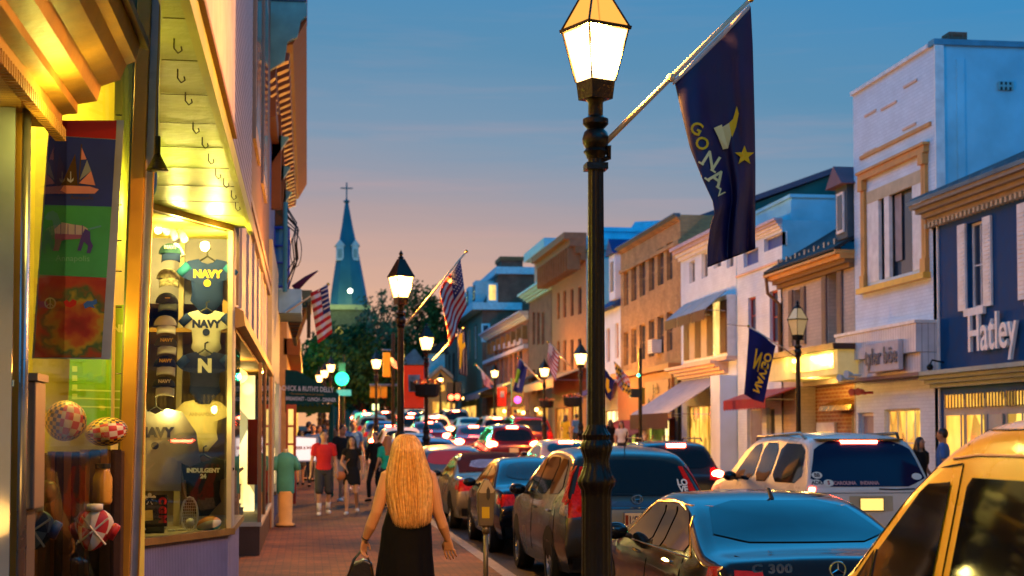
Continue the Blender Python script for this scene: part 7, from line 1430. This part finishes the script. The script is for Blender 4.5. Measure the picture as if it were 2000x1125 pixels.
# --- the rest of the queue
def q_(label, kind, X, Y, mat, g='cars queueing in the traffic lane', **k):
    d = k.pop('detail', Y < 45); c = Car(label, kind, X, Y, mat, rot=k.pop('rot', 0), group=g, name='car', cat=k.pop('cat', 'car')); c.std(detail=d, wheels=Y < 70, **k); 
    return c
PK = 'cars parked along the near kerb'; FK = 'cars parked along the far kerb'
c = q_('small black car parked between the parking meter and the crossover', 'sedan', 3.65, 22.6, C1, PK, plate=''); c.place()
c = q_('champagne convertible with dark red soft top parked near the meter', 'sedan', 3.6, 28.6, C3, PK, plate=None)
st_ = M('soft_top', (.085, .018, .015), .9, bump=.3); c.decal('soft_top', 'T', [(-.70, .84), (.70, .84), (.66, 2.2), (.56, 2.8), (-.56, 2.8), (-.66, 2.2)], st_, .010, 6); c.decal('plastic_rear_window', 'B', [(-.50, 1.14), (.50, 1.14), (.40, 1.30), (-.40, 1.30)], M('milky_window', (.30, .22, .27), .25, spec=.8), .018, 4, rnd=1); c.decal('round_tail_light', 'B', [(-.82, .80), (-.42, .80), (-.42, .92), (-.60, .96), (-.80, .93)], amber_refl, .012, 3, rnd=1); c.place()
q_('white and pale blue car with red lit cabin just ahead of the convertible', 'hatch', 3.35, 35.0, C5, PK, plate='', glass_=M('red_lit_glass', (.20, .02, .03), .08, emit=(.5, .03, .02), es=.35, spec=1)).place()
q_('dark SUV with glowing high brake light to the side of the crossover', 'suv', 7.55, 30.5, C9, brake=True, plate='').place()
for i in (0,): 
    cc = [o for o in bpy.data.objects if o.get('label', '').startswith('dark SUV with glowing')][0]
    mb = MB(); off = cc.location.copy(); cc.location = (0, 0, 0)
    for sg in (-1, 1): mb.tube([(sg*.62, .8, 1.66), (sg*.62, .9, 1.72), (sg*.62, 2.4, 1.72), (sg*.62, 2.5, 1.65)], .018, black_plastic, 6)
    mb.build('roof_rail', cc); cc.location = off
q_('tan saloon with dim high brake light half hidden by the crossover', 'sedan', 7.1, 40.5, C10, brake=True, plate='', tail='dim').place()
q_('dark red hatchback braking with two star bright tail lights', 'suv', 7.0, 52.0, C6, brake=True, plate='').place()
q_('red saloon braking behind the dark red hatchback', 'sedan', 6.75, 61, C6, brake=True).place()
q_('white pickup style SUV with bright high brake light by the third lamp', 'suv', 6.3, 76, C4, brake=True).place()
q_('dark crossover ahead of the white SUV by the third lamp', 'suv', 6.1, 90, C9, brake=True).place()
q_('silver SUV with dark rear window farther up the traffic lane', 'big', 8.9, 92, C5, brake=True).place()
q_('dark red SUV at the far kerb with its door open', 'big', 9.1, 62, C6, FK, plate='').place()
dr = [o for o in bpy.data.objects if o.get('label', '').startswith('dark red SUV at the far')][0]
mb = MB(); P0 = onY(1042, 870, 63); mb.prism([(P0.x, 63, .6), (P0.x+.85, 63, .65), (P0.x+.85, 63, 1.35), (P0.x+.55, 63, 1.72), (P0.x+.15, 63, 1.65), (P0.x, 63, 1.25)], (0, .06, 0), C6); mb.prism([(P0.x+.1, 62.98, 1.2), (P0.x+.75, 62.98, 1.2), (P0.x+.75, 62.98, 1.35), (P0.x+.52, 62.98, 1.6), (P0.x+.2, 62.98, 1.56)], (0, .01, 0), MATS['amber_goods'] if 'amber_goods' in MATS else car_glass); o_ = mb.build('open_door', None); o_.parent = dr; o_.location = (-dr.location.x, -dr.location.y, -dr.location.z)
q_('silver estate at the far kerb ahead of the dark red SUV', 'suv', 9.1, 73, C5, FK, brake=True).place()
q_('white saloon at the far kerb under the small red banner', 'sedan', 9.0, 84, C4, FK).place()
q_('black hatchback far up the far kerb', 'hatch', 9.0, 101, C1, FK).place()
q_('white box van far up the street with orange lit side', 'van', 7.3, 104, C4, cat='van').place()
q_('blue hatchback parked beside the walking group', 'hatch', 3.35, 41.5, C7, PK, plate='').place()
q_('silver blue saloon parked ahead of the blue hatchback', 'sedan', 3.4, 48, C5, PK, plate='').place()
q_('pale hatchback parked two ahead of the blue hatchback', 'hatch', 3.4, 55, C4, PK, plate='').place()
q_('dark saloon parked under the red banner', 'sedan', 3.4, 62, C9, PK, plate='', brake=True).place()
q_('sky blue car parked under the far traffic signal', 'hatch', 3.3, 69, C7, PK).place()
q_('silver car parked beyond the far traffic signal', 'suv', 3.3, 77, C5, PK).place()
q_('white car far up the near kerb', 'suv', 3.4, 88, C4, PK, brake=True).place()
q_('braking dark hatchback far up the traffic lane', 'hatch', 5.6, 84, C9, brake=True).place()
q_('braking pale car with lit plate far up the lane', 'suv', 4.9, 97, C3, brake=True).place()
q_('braking red car beside the far lamp', 'sedan', 5.6, 70, C6, brake=True).place()
q_('small braking black car at the end of the queue', 'hatch', 5.5, 112, C1, brake=True).place()
q_('small braking silver car at the end of the queue', 'hatch', 4.2, 118, C5, brake=True).place()
# ---------------- people ----------------
def fuse(mb, name, parent, vox, mat, smooth_it=3, off=None):
    """join overlapping closed tubes into one continuous skin"""
    me = bpy.data.meshes.new('tmp'); me.from_pydata([tuple(v) for v in mb.v], [], mb.f); o = bpy.data.objects.new('tmp', me); COL.objects.link(o)
    r = o.modifiers.new('r', 'REMESH'); r.mode = 'VOXEL'; r.voxel_size = vox; r.use_smooth_shade = True
    if smooth_it: s = o.modifiers.new('s', 'SMOOTH'); s.iterations = smooth_it; s.factor = .5
    dg = bpy.context.evaluated_depsgraph_get(); m2 = bpy.data.meshes.new_from_object(o.evaluated_get(dg)); bpy.data.objects.remove(o); bpy.data.meshes.remove(me)
    m2.materials.clear(); m2.materials.append(mat); m2.polygons.foreach_set('use_smooth', [True]*len(m2.polygons)); m2.name = name
    x = bpy.data.objects.new(name, m2); COL.objects.link(x); x.parent = parent; return x
def limb(mb, pts, rads, n=12):
    mb.tube(pts, rads, None, n); 
    for p, r in ((pts[0], rads[0]), (pts[-1], rads[-1])): mb.ball(p, r if not hasattr(r, '__len__') else (r[0], r[1], max(r)*.7), None, n, 8)
def V(*a): return Vector(a)
def hand(mb, w, d, side, s=1.0, curl=.5, fr=.0088, spread=1.0):
    """palm and five fingers from wrist w, pointing along d; side = direction of the thumb"""
    d = d.normalized(); sd = (side-d*side.dot(d)).normalized(); n = d.cross(sd)
    mb.tube([w-d*.01*s, w+d*.03*s, w+d*.06*s, w+d*.088*s], [(.026*s, .018*s), (.034*s, .019*s), (.040*s, .017*s), (.038*s, .013*s)], None, 12) if False else None
    for k in range(6):
        q = (k-2.5)/2.5; mb.tube([w-d*.01*s+sd*q*.012*s, w+d*.045*s+sd*q*.026*s, w+d*.09*s+sd*q*.030*s], [.014*s, .0135*s, .010*s], None, 8)
    for k, (q, L_) in enumerate(((-1, .062), (-.35, .076), (.32, .080), (1, .070))):
        b = w+d*.085*s+sd*q*.028*s*spread; pts = [b]; dd = d.copy()
        for j in range(3):
            a = curl*(.35+.25*j)*(1.15-.12*k); dd = (dd*math.cos(a)+n*math.sin(a)).normalized(); pts.append(pts[-1]+dd*L_*s*(.42-.07*j))
        mb.tube(pts, [fr*s, fr*.95*s, fr*.88*s, fr*.72*s], None, 8); mb.ball(pts[-1], fr*.74*s, None, 8, 6)
    b = w+d*.025*s+sd*.026*s; t1 = (sd*.8+d*.75+n*.3).normalized(); t2 = (sd*.25+d+n*.4).normalized()
    mb.tube([b, b+t1*.035*s, b+t1*.035*s+t2*.045*s], [fr*1.35*s, fr*1.1*s, fr*.8*s], None, 8); mb.ball(b+t1*.035*s+t2*.045*s, fr*.8*s, None, 8, 6)
skin_a = M('skin_warm', (.55, .30, .17), .55, var=.05); skin_b = M('skin_tan', (.38, .19, .10), .55, var=.05); skin_c = M('skin_fair', (.62, .38, .25), .5, var=.05)
hair_dk = M('hair_dark', (.015, .010, .008), .45, var=.3, scale=30); hair_br = M('hair_brown', (.08, .04, .02), .5, var=.3, scale=30)
def person(label, x, y, rz, h=1.75, skin=skin_a, top=None, toplen=.90, sleeve=.5, bottom=None, blen=.5, skirt=None, hair=hair_dk, hairlen=.0, build=1.0, stride=.25, arms=None, shoes=None, sock=None, vox=.012, z=None, group='people walking on the sidewalk', bag=None, bun=False, sit=False):
    s = h/1.75; k = build; t = T('person', label, 'person', (0, 0, 0), group)
    hp = {-1: V(-.09*s*k, 0, .92*s), 1: V(.09*s*k, 0, .92*s)}; kn = {-1: V(-.10*s, -.05-stride*.25, .50*s), 1: V(.10*s, -.05+stride*.45, .50*s)}
    kn = {-1: V(-.10*s, .04+stride*.10, .49*s), 1: V(.10*s, .05+stride*.5, .49*s)}; an = {-1: V(-.10*s, -stride*.75, .10*s+stride*.12), 1: V(.10*s, stride*.62, .09*s)}
    sh = {-1: V(-.185*s*k, 0, 1.42*s), 1: V(.185*s*k, 0, 1.42*s)}
    arms = arms or {}; A_ = {}
    for g in (-1, 1):
        e, w = arms.get(g, ((.245*g, -.02-stride*.2*g*-1, 1.13), (.265*g, .06+stride*.45*g*-1, .90))); A_[g] = (V(*e)*s, V(*w)*s)
    tors = [((0, 0, .86), (.150, .112)), ((0, 0, .95), (.165, .118)), ((0, .005, 1.08), (.132, .10)), ((0, .01, 1.24), (.155, .112)), ((0, 0, 1.36), (.165, .10)), ((0, -.005, 1.44), (.11, .078)), ((0, 0, 1.49), (.058, .056)), ((0, .01, 1.58), (.052, .056))]
    P_ = [V(*p)*s for p, r in tors]; R_ = [(r[0]*s*(k if i < 6 else 1), r[1]*s*(k if i < 6 else 1)) for i, (p, r) in enumerate(tors)]
    mb = MB(); mb.tube(P_, R_, None, 20)
    hc = V(0, .02, 1.635)*s; mb.ball(hc, (.074*s, .093*s, .108*s), None, 16, 12); mb.ball(hc+V(0, .03, -.06)*s, (.054*s, .062*s, .058*s), None, 12, 8); mb.tube([hc+V(0, .088, .01)*s, hc+V(0, .112, -.025)*s], [.012*s, .016*s], None, 8)
    for g in (-1, 1):
        mb.ball(hc+V(g*.074, -.005, -.01)*s, (.013*s, .022*s, .032*s), None, 8, 6)
        limb(mb, [hp[g], kn[g].lerp(hp[g], .5), kn[g], kn[g].lerp(an[g], .35), an[g]], [.085*s*k, .075*s*k, .052*s, .050*s, .036*s]); ft = an[g]+V(g*.015, .13, -.065)*s; mb.tube([an[g]+V(0, -.05, -.05)*s, an[g]+V(0, .03, -.045)*s, ft], [(.036*s, .04*s), (.042*s, .035*s), (.036*s, .02*s)], None, 10)
        e, w = A_[g]; limb(mb, [sh[g]+V(-g*.03, 0, 0)*s, sh[g], sh[g].lerp(e, .5), e, e.lerp(w, .4), w], [.055*s, .052*s*k, .044*s*k, .037*s, .036*s, .024*s]); hand(mb, w, (w-e).normalized()*.7+V(0, 0, -.3), V(-g*.3, 1, 0), s, fr=.0105)
    fuse(mb, 'body', t, vox, skin)
    # face
    fb = MB(); dk = M('eye_dark', (.02, .015, .012), .3); lip = M('lip', (.35, .08, .06), .5)
    for g in (-1, 1): fb.ball(hc+V(g*.030, .090, .008)*s, (.013*s, .007*s, .007*s), dk, 8, 6); fb.ball(hc+V(g*.030, .091, .027)*s, (.019*s, .006*s, .004*s), hair, 8, 6)
    fb.ball(hc+V(0, .092, -.055)*s, (.022*s, .008*s, .007*s), lip, 8, 6); fb.build('face', t, smooth=True)
    if top:
        mb = MB(); z0 = toplen; q = [(p, r) for p, r in zip(P_, R_) if p.z >= z0*s-.001 and p.z < 1.45*s]; q = [(V(0, 0, z0)*s, (.168*s*k, .122*s*k))]+[(p, (r[0]+.012, r[1]+.014)) for p, r in q]; mb.tube([p for p, r in q]+[V(0, 0, 1.47)*s], [r for p, r in q]+[(.085*s, .07*s)], None, 20)
        if sleeve > 0:
            for g in (-1, 1):
                e, w = A_[g]; f = min(sleeve, 1); pts = [sh[g]+V(-g*.05, 0, .01)*s, sh[g], sh[g].lerp(e, f)]; rr = [.066*s, .066*s*k, .062*s*k]
                if sleeve > 1: pts += [e.lerp(w, sleeve-1)]; rr[-1] = .048*s; rr += [.036*s]
                limb(mb, pts, rr)
        fuse(mb, 'shirt', t, vox, top, 2)
    if bottom:
        mb = MB(); mb.tube([V(0, 0, .99)*s, V(0, 0, .93)*s, V(0, 0, .84)*s], [(.158*s*k, .12*s*k), (.175*s*k, .13*s*k), (.165*s*k, .12*s*k)], None, 18)
        for g in (-1, 1):
            if blen <= 1: limb(mb, [hp[g], hp[g].lerp(kn[g], blen)], [.10*s*k, (.092 if blen < 1 else .075)*s*k])
            else: limb(mb, [hp[g], kn[g].lerp(hp[g], .5), kn[g], kn[g].lerp(an[g], blen-1)], [.098*s*k, .085*s*k, .064*s, .052*s])
        fuse(mb, 'trousers' if blen > 1 else 'shorts', t, vox, bottom, 2)
    if skirt: m_, z1, w1 = skirt; mb = MB(); mb.tube([V(0, 0, 1.04)*s, V(0, 0, .93)*s, V(0, stride*.1, z1)*s], [(.145*s, .11*s), (.18*s, .135*s), (w1*s, w1*.8*s)], None, 22); fuse(mb, 'skirt', t, vox, m_, 2)
    mb = MB()
    for g in (-1, 1): a = an[g]; mb.tube([a+V(0, -.07, -.055)*s, a+V(0, .02, -.05)*s, a+V(g*.015, .10, -.065)*s, a+V(g*.015, .16, -.075)*s], [(.036*s, .04*s), (.046*s, .042*s), (.045*s, .032*s), (.03*s, .018*s)], None, 12)
    fuse(mb, 'shoes', t, vox*.8, shoes or blkc, 1)
    if sock:
        mb = MB()
        for g in (-1, 1): mb.tube([an[g].lerp(kn[g], .42), an[g]+V(0, 0, -.02)], [.05*s, .043*s], sock, 12)
        mb.build('socks', t, smooth=True)
    mb = MB(); mb.ball(hc+V(0, -.018, .022)*s, (.083*s, .096*s, .105*s), None, 16, 10)
    if hairlen: 
        zt = hc.z-hairlen; mb.tube([hc+V(0, -.05, .03)*s, V(0, -.07*s, hc.z-.12), V(0, -.10*s, zt)], [(.085*s, .06*s), (.11*s, .055*s), (.10*s, .03*s)], None, 14)
        for g in (-1, 1): mb.tube([hc+V(g*.07, 0, .02)*s, V(g*.09*s, .02, hc.z-.14), V(g*.10*s, .03, max(zt, hc.z-.34))], [.03*s, .034*s, .018*s], None, 10)
    if bun: mb.ball(hc+V(0, -.12, -.02)*s, .045*s, None, 10, 8)
    x_ = fuse(mb, 'hair', t, vox*.9, hair, 1)
    if bag: m_, c_, sz, st_ = bag; mb = MB(); c = V(*c_)*s; mb.ball(c, (sz, sz*.45, sz*.8), m_, 14, 10); mb.tube([c+V(-.05, 0, sz*.6), V(*st_[0])*s, V(*st_[1])*s], .009, m_, 6); b_ = mb.build('bag', None, smooth=True); b_.parent = t
    t.location = (x, y, G(y) if z is None else z); t.rotation_euler = (0, 0, rz); return t
PI_ = PI
rsh = M('shirt_red', (.62, .03, .03), .8); drk = M('shorts_charcoal', (.05, .05, .05), .85); whs = M('shoe_white', (.7, .66, .6), .6); khaki = M('khaki_cloth', (.40, .30, .20), .85); bluec = M('shirt_blue', (.05, .15, .45), .8)
def gx(px, py, z=0): return onZ(px, py, z)
p = gx(632, 1006); person('young man in a red T-shirt, dark shorts and white socks walking towards the viewer', p.x, p.y, PI_+.05, 1.76, skin_a, rsh, sleeve=.55, bottom=drk, blen=.95, hair=hair_dk, stride=.18, shoes=whs, sock=whs)
p = gx(668, 985); person('tall young man in a black shirt and grey shorts behind the red T-shirt', p.x, p.y, PI_+.5, 1.82, skin_b, blkc, sleeve=.5, bottom=khaki, blen=.95, stride=.15, shoes=whs)
p = gx(687, 1004); person('young woman in a short black dress with an orange brown shoulder bag', p.x, p.y, PI_-.1, 1.64, skin_a, blkc, toplen=.88, sleeve=.25, skirt=(blkc, .66, .20), hairlen=.36, build=.85, stride=.3, bag=(M('bag_tan', (.55, .20, .06), .5), (.25, .08, .86), .12, ((.12, .13, 1.15), (-.10, .05, 1.42))), arms={1: ((.24, 0, 1.14), (.12, .16, 1.02)), -1: ((-.24, -.03, 1.13), (-.25, .08, .90))}, shoes=whs, vox=.011)
p = gx(733, 985); person('young woman in black top and trousers with tied back hair looking aside', p.x, p.y, PI_-.6, 1.66, skin_a, blkc, sleeve=1.4, bottom=blkc, blen=1.9, build=.85, stride=.2, bun=True, shoes=blkc)
p = gx(700, 975); person('man in a blue shirt partly hidden behind the walking group', p.x-.1, p.y+1.5, PI_+.2, 1.84, skin_a, bluec, sleeve=.5, bottom=drk, blen=.9, hair=hair_br, stride=.1, shoes=whs)
p = gx(586, 965); person('dark haired figure in black standing beside the lit menu board', p.x, p.y, .2, 1.55, skin_b, blkc, sleeve=1.0, skirt=(drk, .6, .2), hairlen=.25, stride=.1)
for k, (px, col, lab, hh) in enumerate(((612, bluec, 'person in blue in the crowd under the delicatessen awning', 1.72), (622, khaki, 'person in tan under the delicatessen awning', 1.66), (603, blkc, 'person in black close to the red door under the awning', 1.75), (641, drk, 'person in grey at the outer awning post', 1.78), (631, mid_wood, 'person in brown in the crowd under the awning', 1.6))):
    p = onD(px, 830, 42.5+1.3*k); person(lab, p.x, p.y, PI_+k, hh, (skin_a, skin_b)[k % 2], col, sleeve=.6, bottom=drk, blen=1.9, stride=.1, hair=(hair_dk, hair_br)[k % 2], vox=.02, group='people in the crowd under the awning')
p = onD(757, 840, 35); person('woman in green with long reddish hair near the third lamp post', p.x, p.y, .3, 1.62, skin_a, M('shirt_green', (.02, .45, .30), .8), sleeve=.6, bottom=drk, blen=1.9, hair=M('hair_auburn', (.45, .16, .04), .5), hairlen=.35, stride=.1, vox=.018)
g2 = 'people on the far sidewalk'
for px, py, X_, col, hh, hr, hl, lab, sk in ((1842, 846, 11.5, bluec, 1.78, hair_dk, 0, 'man in a bright blue shirt walking behind the yellow van', skin_b), (1796, 872, 11.2, blkc, 1.62, hair_dk, .45, 'woman with long dark hair beside the white SUV', skin_b), (1262, 838, 11.6, wc, 1.75, hair_dk, 0, 'man in a white shirt before the tan brick building', skin_b), (1285, 838, 11.8, M('shirt_mint', (.20, .45, .25), .8), 1.75, hair_dk, 0, 'man in a mint green shirt beside the man in white', skin_b), (1192, 842, 11.2, blkc, 1.65, hair_br, .2, 'woman in black before the small white house', skin_a), (1214, 842, 11.2, wc, 1.62, hair_br, .3, 'woman in a white top by the small white house', skin_a), (1105, 832, 11.3, yellow_mark, 1.68, hair_br, .2, 'woman in a long yellow dress before the beige building', skin_a), (1126, 830, 11.5, bluec, 1.75, hair_dk, 0, 'man in a blue shirt beside the yellow dress', skin_b), (1007, 815, 11.4, rsh, 1.75, hair_dk, 0, 'person in a red shirt on the far sidewalk by the brick shops', skin_a)):
    p = onX(px, py, X_); person(lab, p.x, p.y, PI_*.5+len(lab), hh, sk, col, sleeve=.6, bottom=drk, blen=1.9, hair=hr, hairlen=hl, stride=.15, vox=.016, group=g2, skirt=(yellow_mark, .2, .3) if 'yellow dress' in lab and 'woman' in lab else None, z=G(p.y))
# --- the woman with long blonde hair, seen from behind
D = 12.7; W0 = onD(800, 845, D); wt = T('person', 'woman with very long golden hair and black maxi dress walking away with a black handbag', 'person', (W0.x, W0.y, 0), None)
def w(px, py, dy=0): v = onY(px, py, W0.y); return Vector((v.x, v.y+dy, v.z))
mb = MB(); hc = w(793, 878); mb.ball(hc, (.078, .098, .118), None, 20, 14); mb.ball(hc+V(0, .05, -.07), (.055, .055, .055), None, 14, 10); mb.tube([hc+V(0, .09, 0), hc+V(0, .12, -.03)], [.012, .016], None, 8)
mb.tube([w(794, 1150), w(795, 1085), w(796, 1040), w(797, 1000), w(797, 960), w(797, 935), w(796, 915), w(795, 900)], [(.17, .13), (.19, .14), (.155, .115), (.155, .115), (.175, .115), (.15, .095), (.065, .06), (.055, .056)], None, 24)
armL = [w(766, 926), w(757, 930), w(747, 960, -.02), w(735, 1000, -.03), w(724, 1028, .0), w(713, 1055, .05)]; armR = [w(828, 926), w(838, 930), w(847, 962, -.02), w(855, 1000, -.03), w(865, 1028, -.02), w(874, 1052, .02)]
for a in (armL, armR): limb(mb, a, [.060, .062, .056, .047, .046, .028], 14)
hand(mb, armL[-1]+V(0, 0, 0), V(-.12, .2, -1), V(.6, .6, 0), .95, curl=1.0, fr=.0098); hand(mb, armR[-1], V(.18, .15, -1), V(-.85, .5, 0), 1.12, curl=.34, fr=.0092, spread=1.45)
for g in (-1, 1):
    hp_ = V(W0.x+g*.09, W0.y, .88); kn_ = V(W0.x+g*.09, W0.y+.05*g+.04, .47); an_ = V(W0.x+g*.09, W0.y+.16*g-.02, .10); limb(mb, [hp_, hp_.lerp(kn_, .5), kn_, kn_.lerp(an_, .35), an_], [.09, .078, .054, .052, .036]); mb.tube([an_+V(0, -.05, -.05), an_+V(0, .03, -.045), an_+V(0, .13, -.065)], [(.036, .04), (.042, .035), (.036, .02)], None, 10)
mb.v = [v-Vector(wt.location) for v in mb.v]
fuse(mb, 'body', wt, .0042, M('skin_sunlit', (.66, .33, .13), .5, var=.1, bump=.05), 2)  # golden skin tone with slight random variation
dress = M('black_jersey', (.004, .004, .004), .85, bump=.2, bscale=12)
mb = MB(); ctr = w(797, 1000)
def DR(u, v):
    a = 2*PI*u; z = [1.41, 1.30, 1.12, 1.02, .90, .70, .40, .12]; rx = [.15, .172, .158, .172, .20, .215, .25, .30]; ry = [.105, .122, .12, .135, .155, .17, .22, .28]; q = v*7; i = min(6, int(q)); f = q-i; f = f*f*(3-2*f)
    X_ = rx[i]+(rx[i+1]-rx[i])*f; Y_ = ry[i]+(ry[i+1]-ry[i])*f; pl = 1+.05*max(0, v-.35)*math.sin(9*a)+.03*max(0, v-.3)*math.sin(17*a+2); return V(W0.x-.012+X_*pl*math.cos(a)-.05*max(0, v-.4), W0.y+Y_*pl*math.sin(a), z[i]+(z[i+1]-z[i])*f-.0)
mb.grid(DR, 72, 48, dress); mb.build('dress', wt, smooth=True, solid=.004)
# hair: a soft inner mass and many locks falling from the crown
hb = M('hair_blonde_inner', (.42, .20, .05), .55, var=.3, scale=25)
def HS(u, v):                          # the back surface of the hair, u across, v down
    zt, zb = hc.z+.125, w(0, 1028).z; a = (u-.5)*PI*1.10
    q = v; wd = .086+.108*min(1, q*1.9)**1.1-.11*max(0, q-.62); dp = .108*(1-.25*q)+.035
    if q < .16: k = math.sin(q/.16*PI/2); wd *= .25+.75*k; z = zt-(1-math.cos(q/.16*PI/2))*.10
    else: z = zt-.10-(zt-.10-zb)*(q-.16)/.84
    return V(hc.x+(W0.x-.0-hc.x)*q+.012*q+wd*math.sin(a)/math.sin(PI*.55)*.98, hc.y-.01-dp*math.cos(a)*(.3+.7*min(1, q*5))-.055*q*q, z)
mb = MB(); mb.grid(lambda u, v: HS(u, v*(.86+.07*math.cos((u-.45)*PI))), 30, 30, hb); mb.build('hair_mass', wt, smooth=True, solid=.01)
hm = [M('hair_blonde_'+n, c, .38, var=.2, scale=30) for n, c in (('gold', (.80, .42, .09)), ('pale', (.90, .60, .20)), ('honey', (.55, .24, .045)), ('amber', (.38, .14, .025)))]
random.seed(11); mb = MB()
for k in range(2600):
    u = random.uniform(.02, .98); off = random.uniform(.002, .012); ph = random.random()*6; fr = random.uniform(2, 5); am = random.uniform(.0005, .0025); end = (random.uniform(.86, 1.0) if random.random() > .15 else random.uniform(.6, .86))-.02+.075*math.cos((u-.45)*PI); u1 = u+random.gauss(0, .008); v0 = random.choice((0, 0, random.uniform(0, .3))); n = 15; pts = []
    for j in range(n+1):
        v = v0+(end-v0)*j/n; uu = .5+(u+(u1-u)*v-.5)*(1-.05*max(0, v-.8)*5); p = HS(uu, v); nn_ = V(math.sin((uu-.5)*PI), -math.cos((uu-.5)*PI), .2); pts.append(p+nn_*off*(1 if v > .02 else .5)+V(am*math.sin(fr*v*3+ph)*v*2, 0, 0))
    r = random.uniform(.0010, .0024); mb.tube(pts, [(r*1.3, r)]*(n-2)+[(r, r*.8), (r*.6, r*.5), (r*.15, r*.15)], random.choices(hm, (5, 3, 3, 1))[0], 4, cap=False)
ho = mb.build('hair', wt, smooth=True)
# handbag, bangle
bt = T('handbag', 'black leather handbag with brass zip pull held in her left hand', 'handbag', w(705, 1110)); bl = M('black_leather', (.012, .011, .010), .32, bump=.3, bscale=50, coat=.4); hw_ = armL[-1]+V(-.012, .03, -.085)
pt = [w(x, y, .05) for x, y in ((690, 1102), (712, 1093), (728, 1100), (738, 1165), (672, 1165), (677, 1128))]
mb = MB(); mb.prism(pt, (0, .13, 0), bl); mb.build('body', bt, bevel=.02)
for dy in (.06, .16): mb = MB(); mb.tube([w(680, 1128, dy), w(692, 1095, dy), hw_+V(-.01, .02*(dy-.1)*20, 0), hw_+V(.012, 0, -.002), w(722, 1098, dy), w(728, 1125, dy)], .008, bl, 8); mb.build('strap', bt, smooth=True)
mb = MB(); q = w(724, 1108, .04)
for k in range(5): mb.tube([q+V(.002*k, -.005, -.012*k), q+V(.006+.002*k, -.005, -.012*k-.012)], .004, brass, 6)
mb.build('zip_pull', bt)
mb = MB(); c = armL[-1].lerp(armL[-2], .12); ax_ = (armL[-1]-armL[-2]).normalized(); a_ = ax_.orthogonal().normalized(); b_ = ax_.cross(a_); mb.tube([c+(a_*math.cos(k*PI/10)+b_*math.sin(k*PI/10))*.031 for k in range(21)], .005, black_plastic, 6); o_ = mb.build('wrist_band', wt, smooth=True)
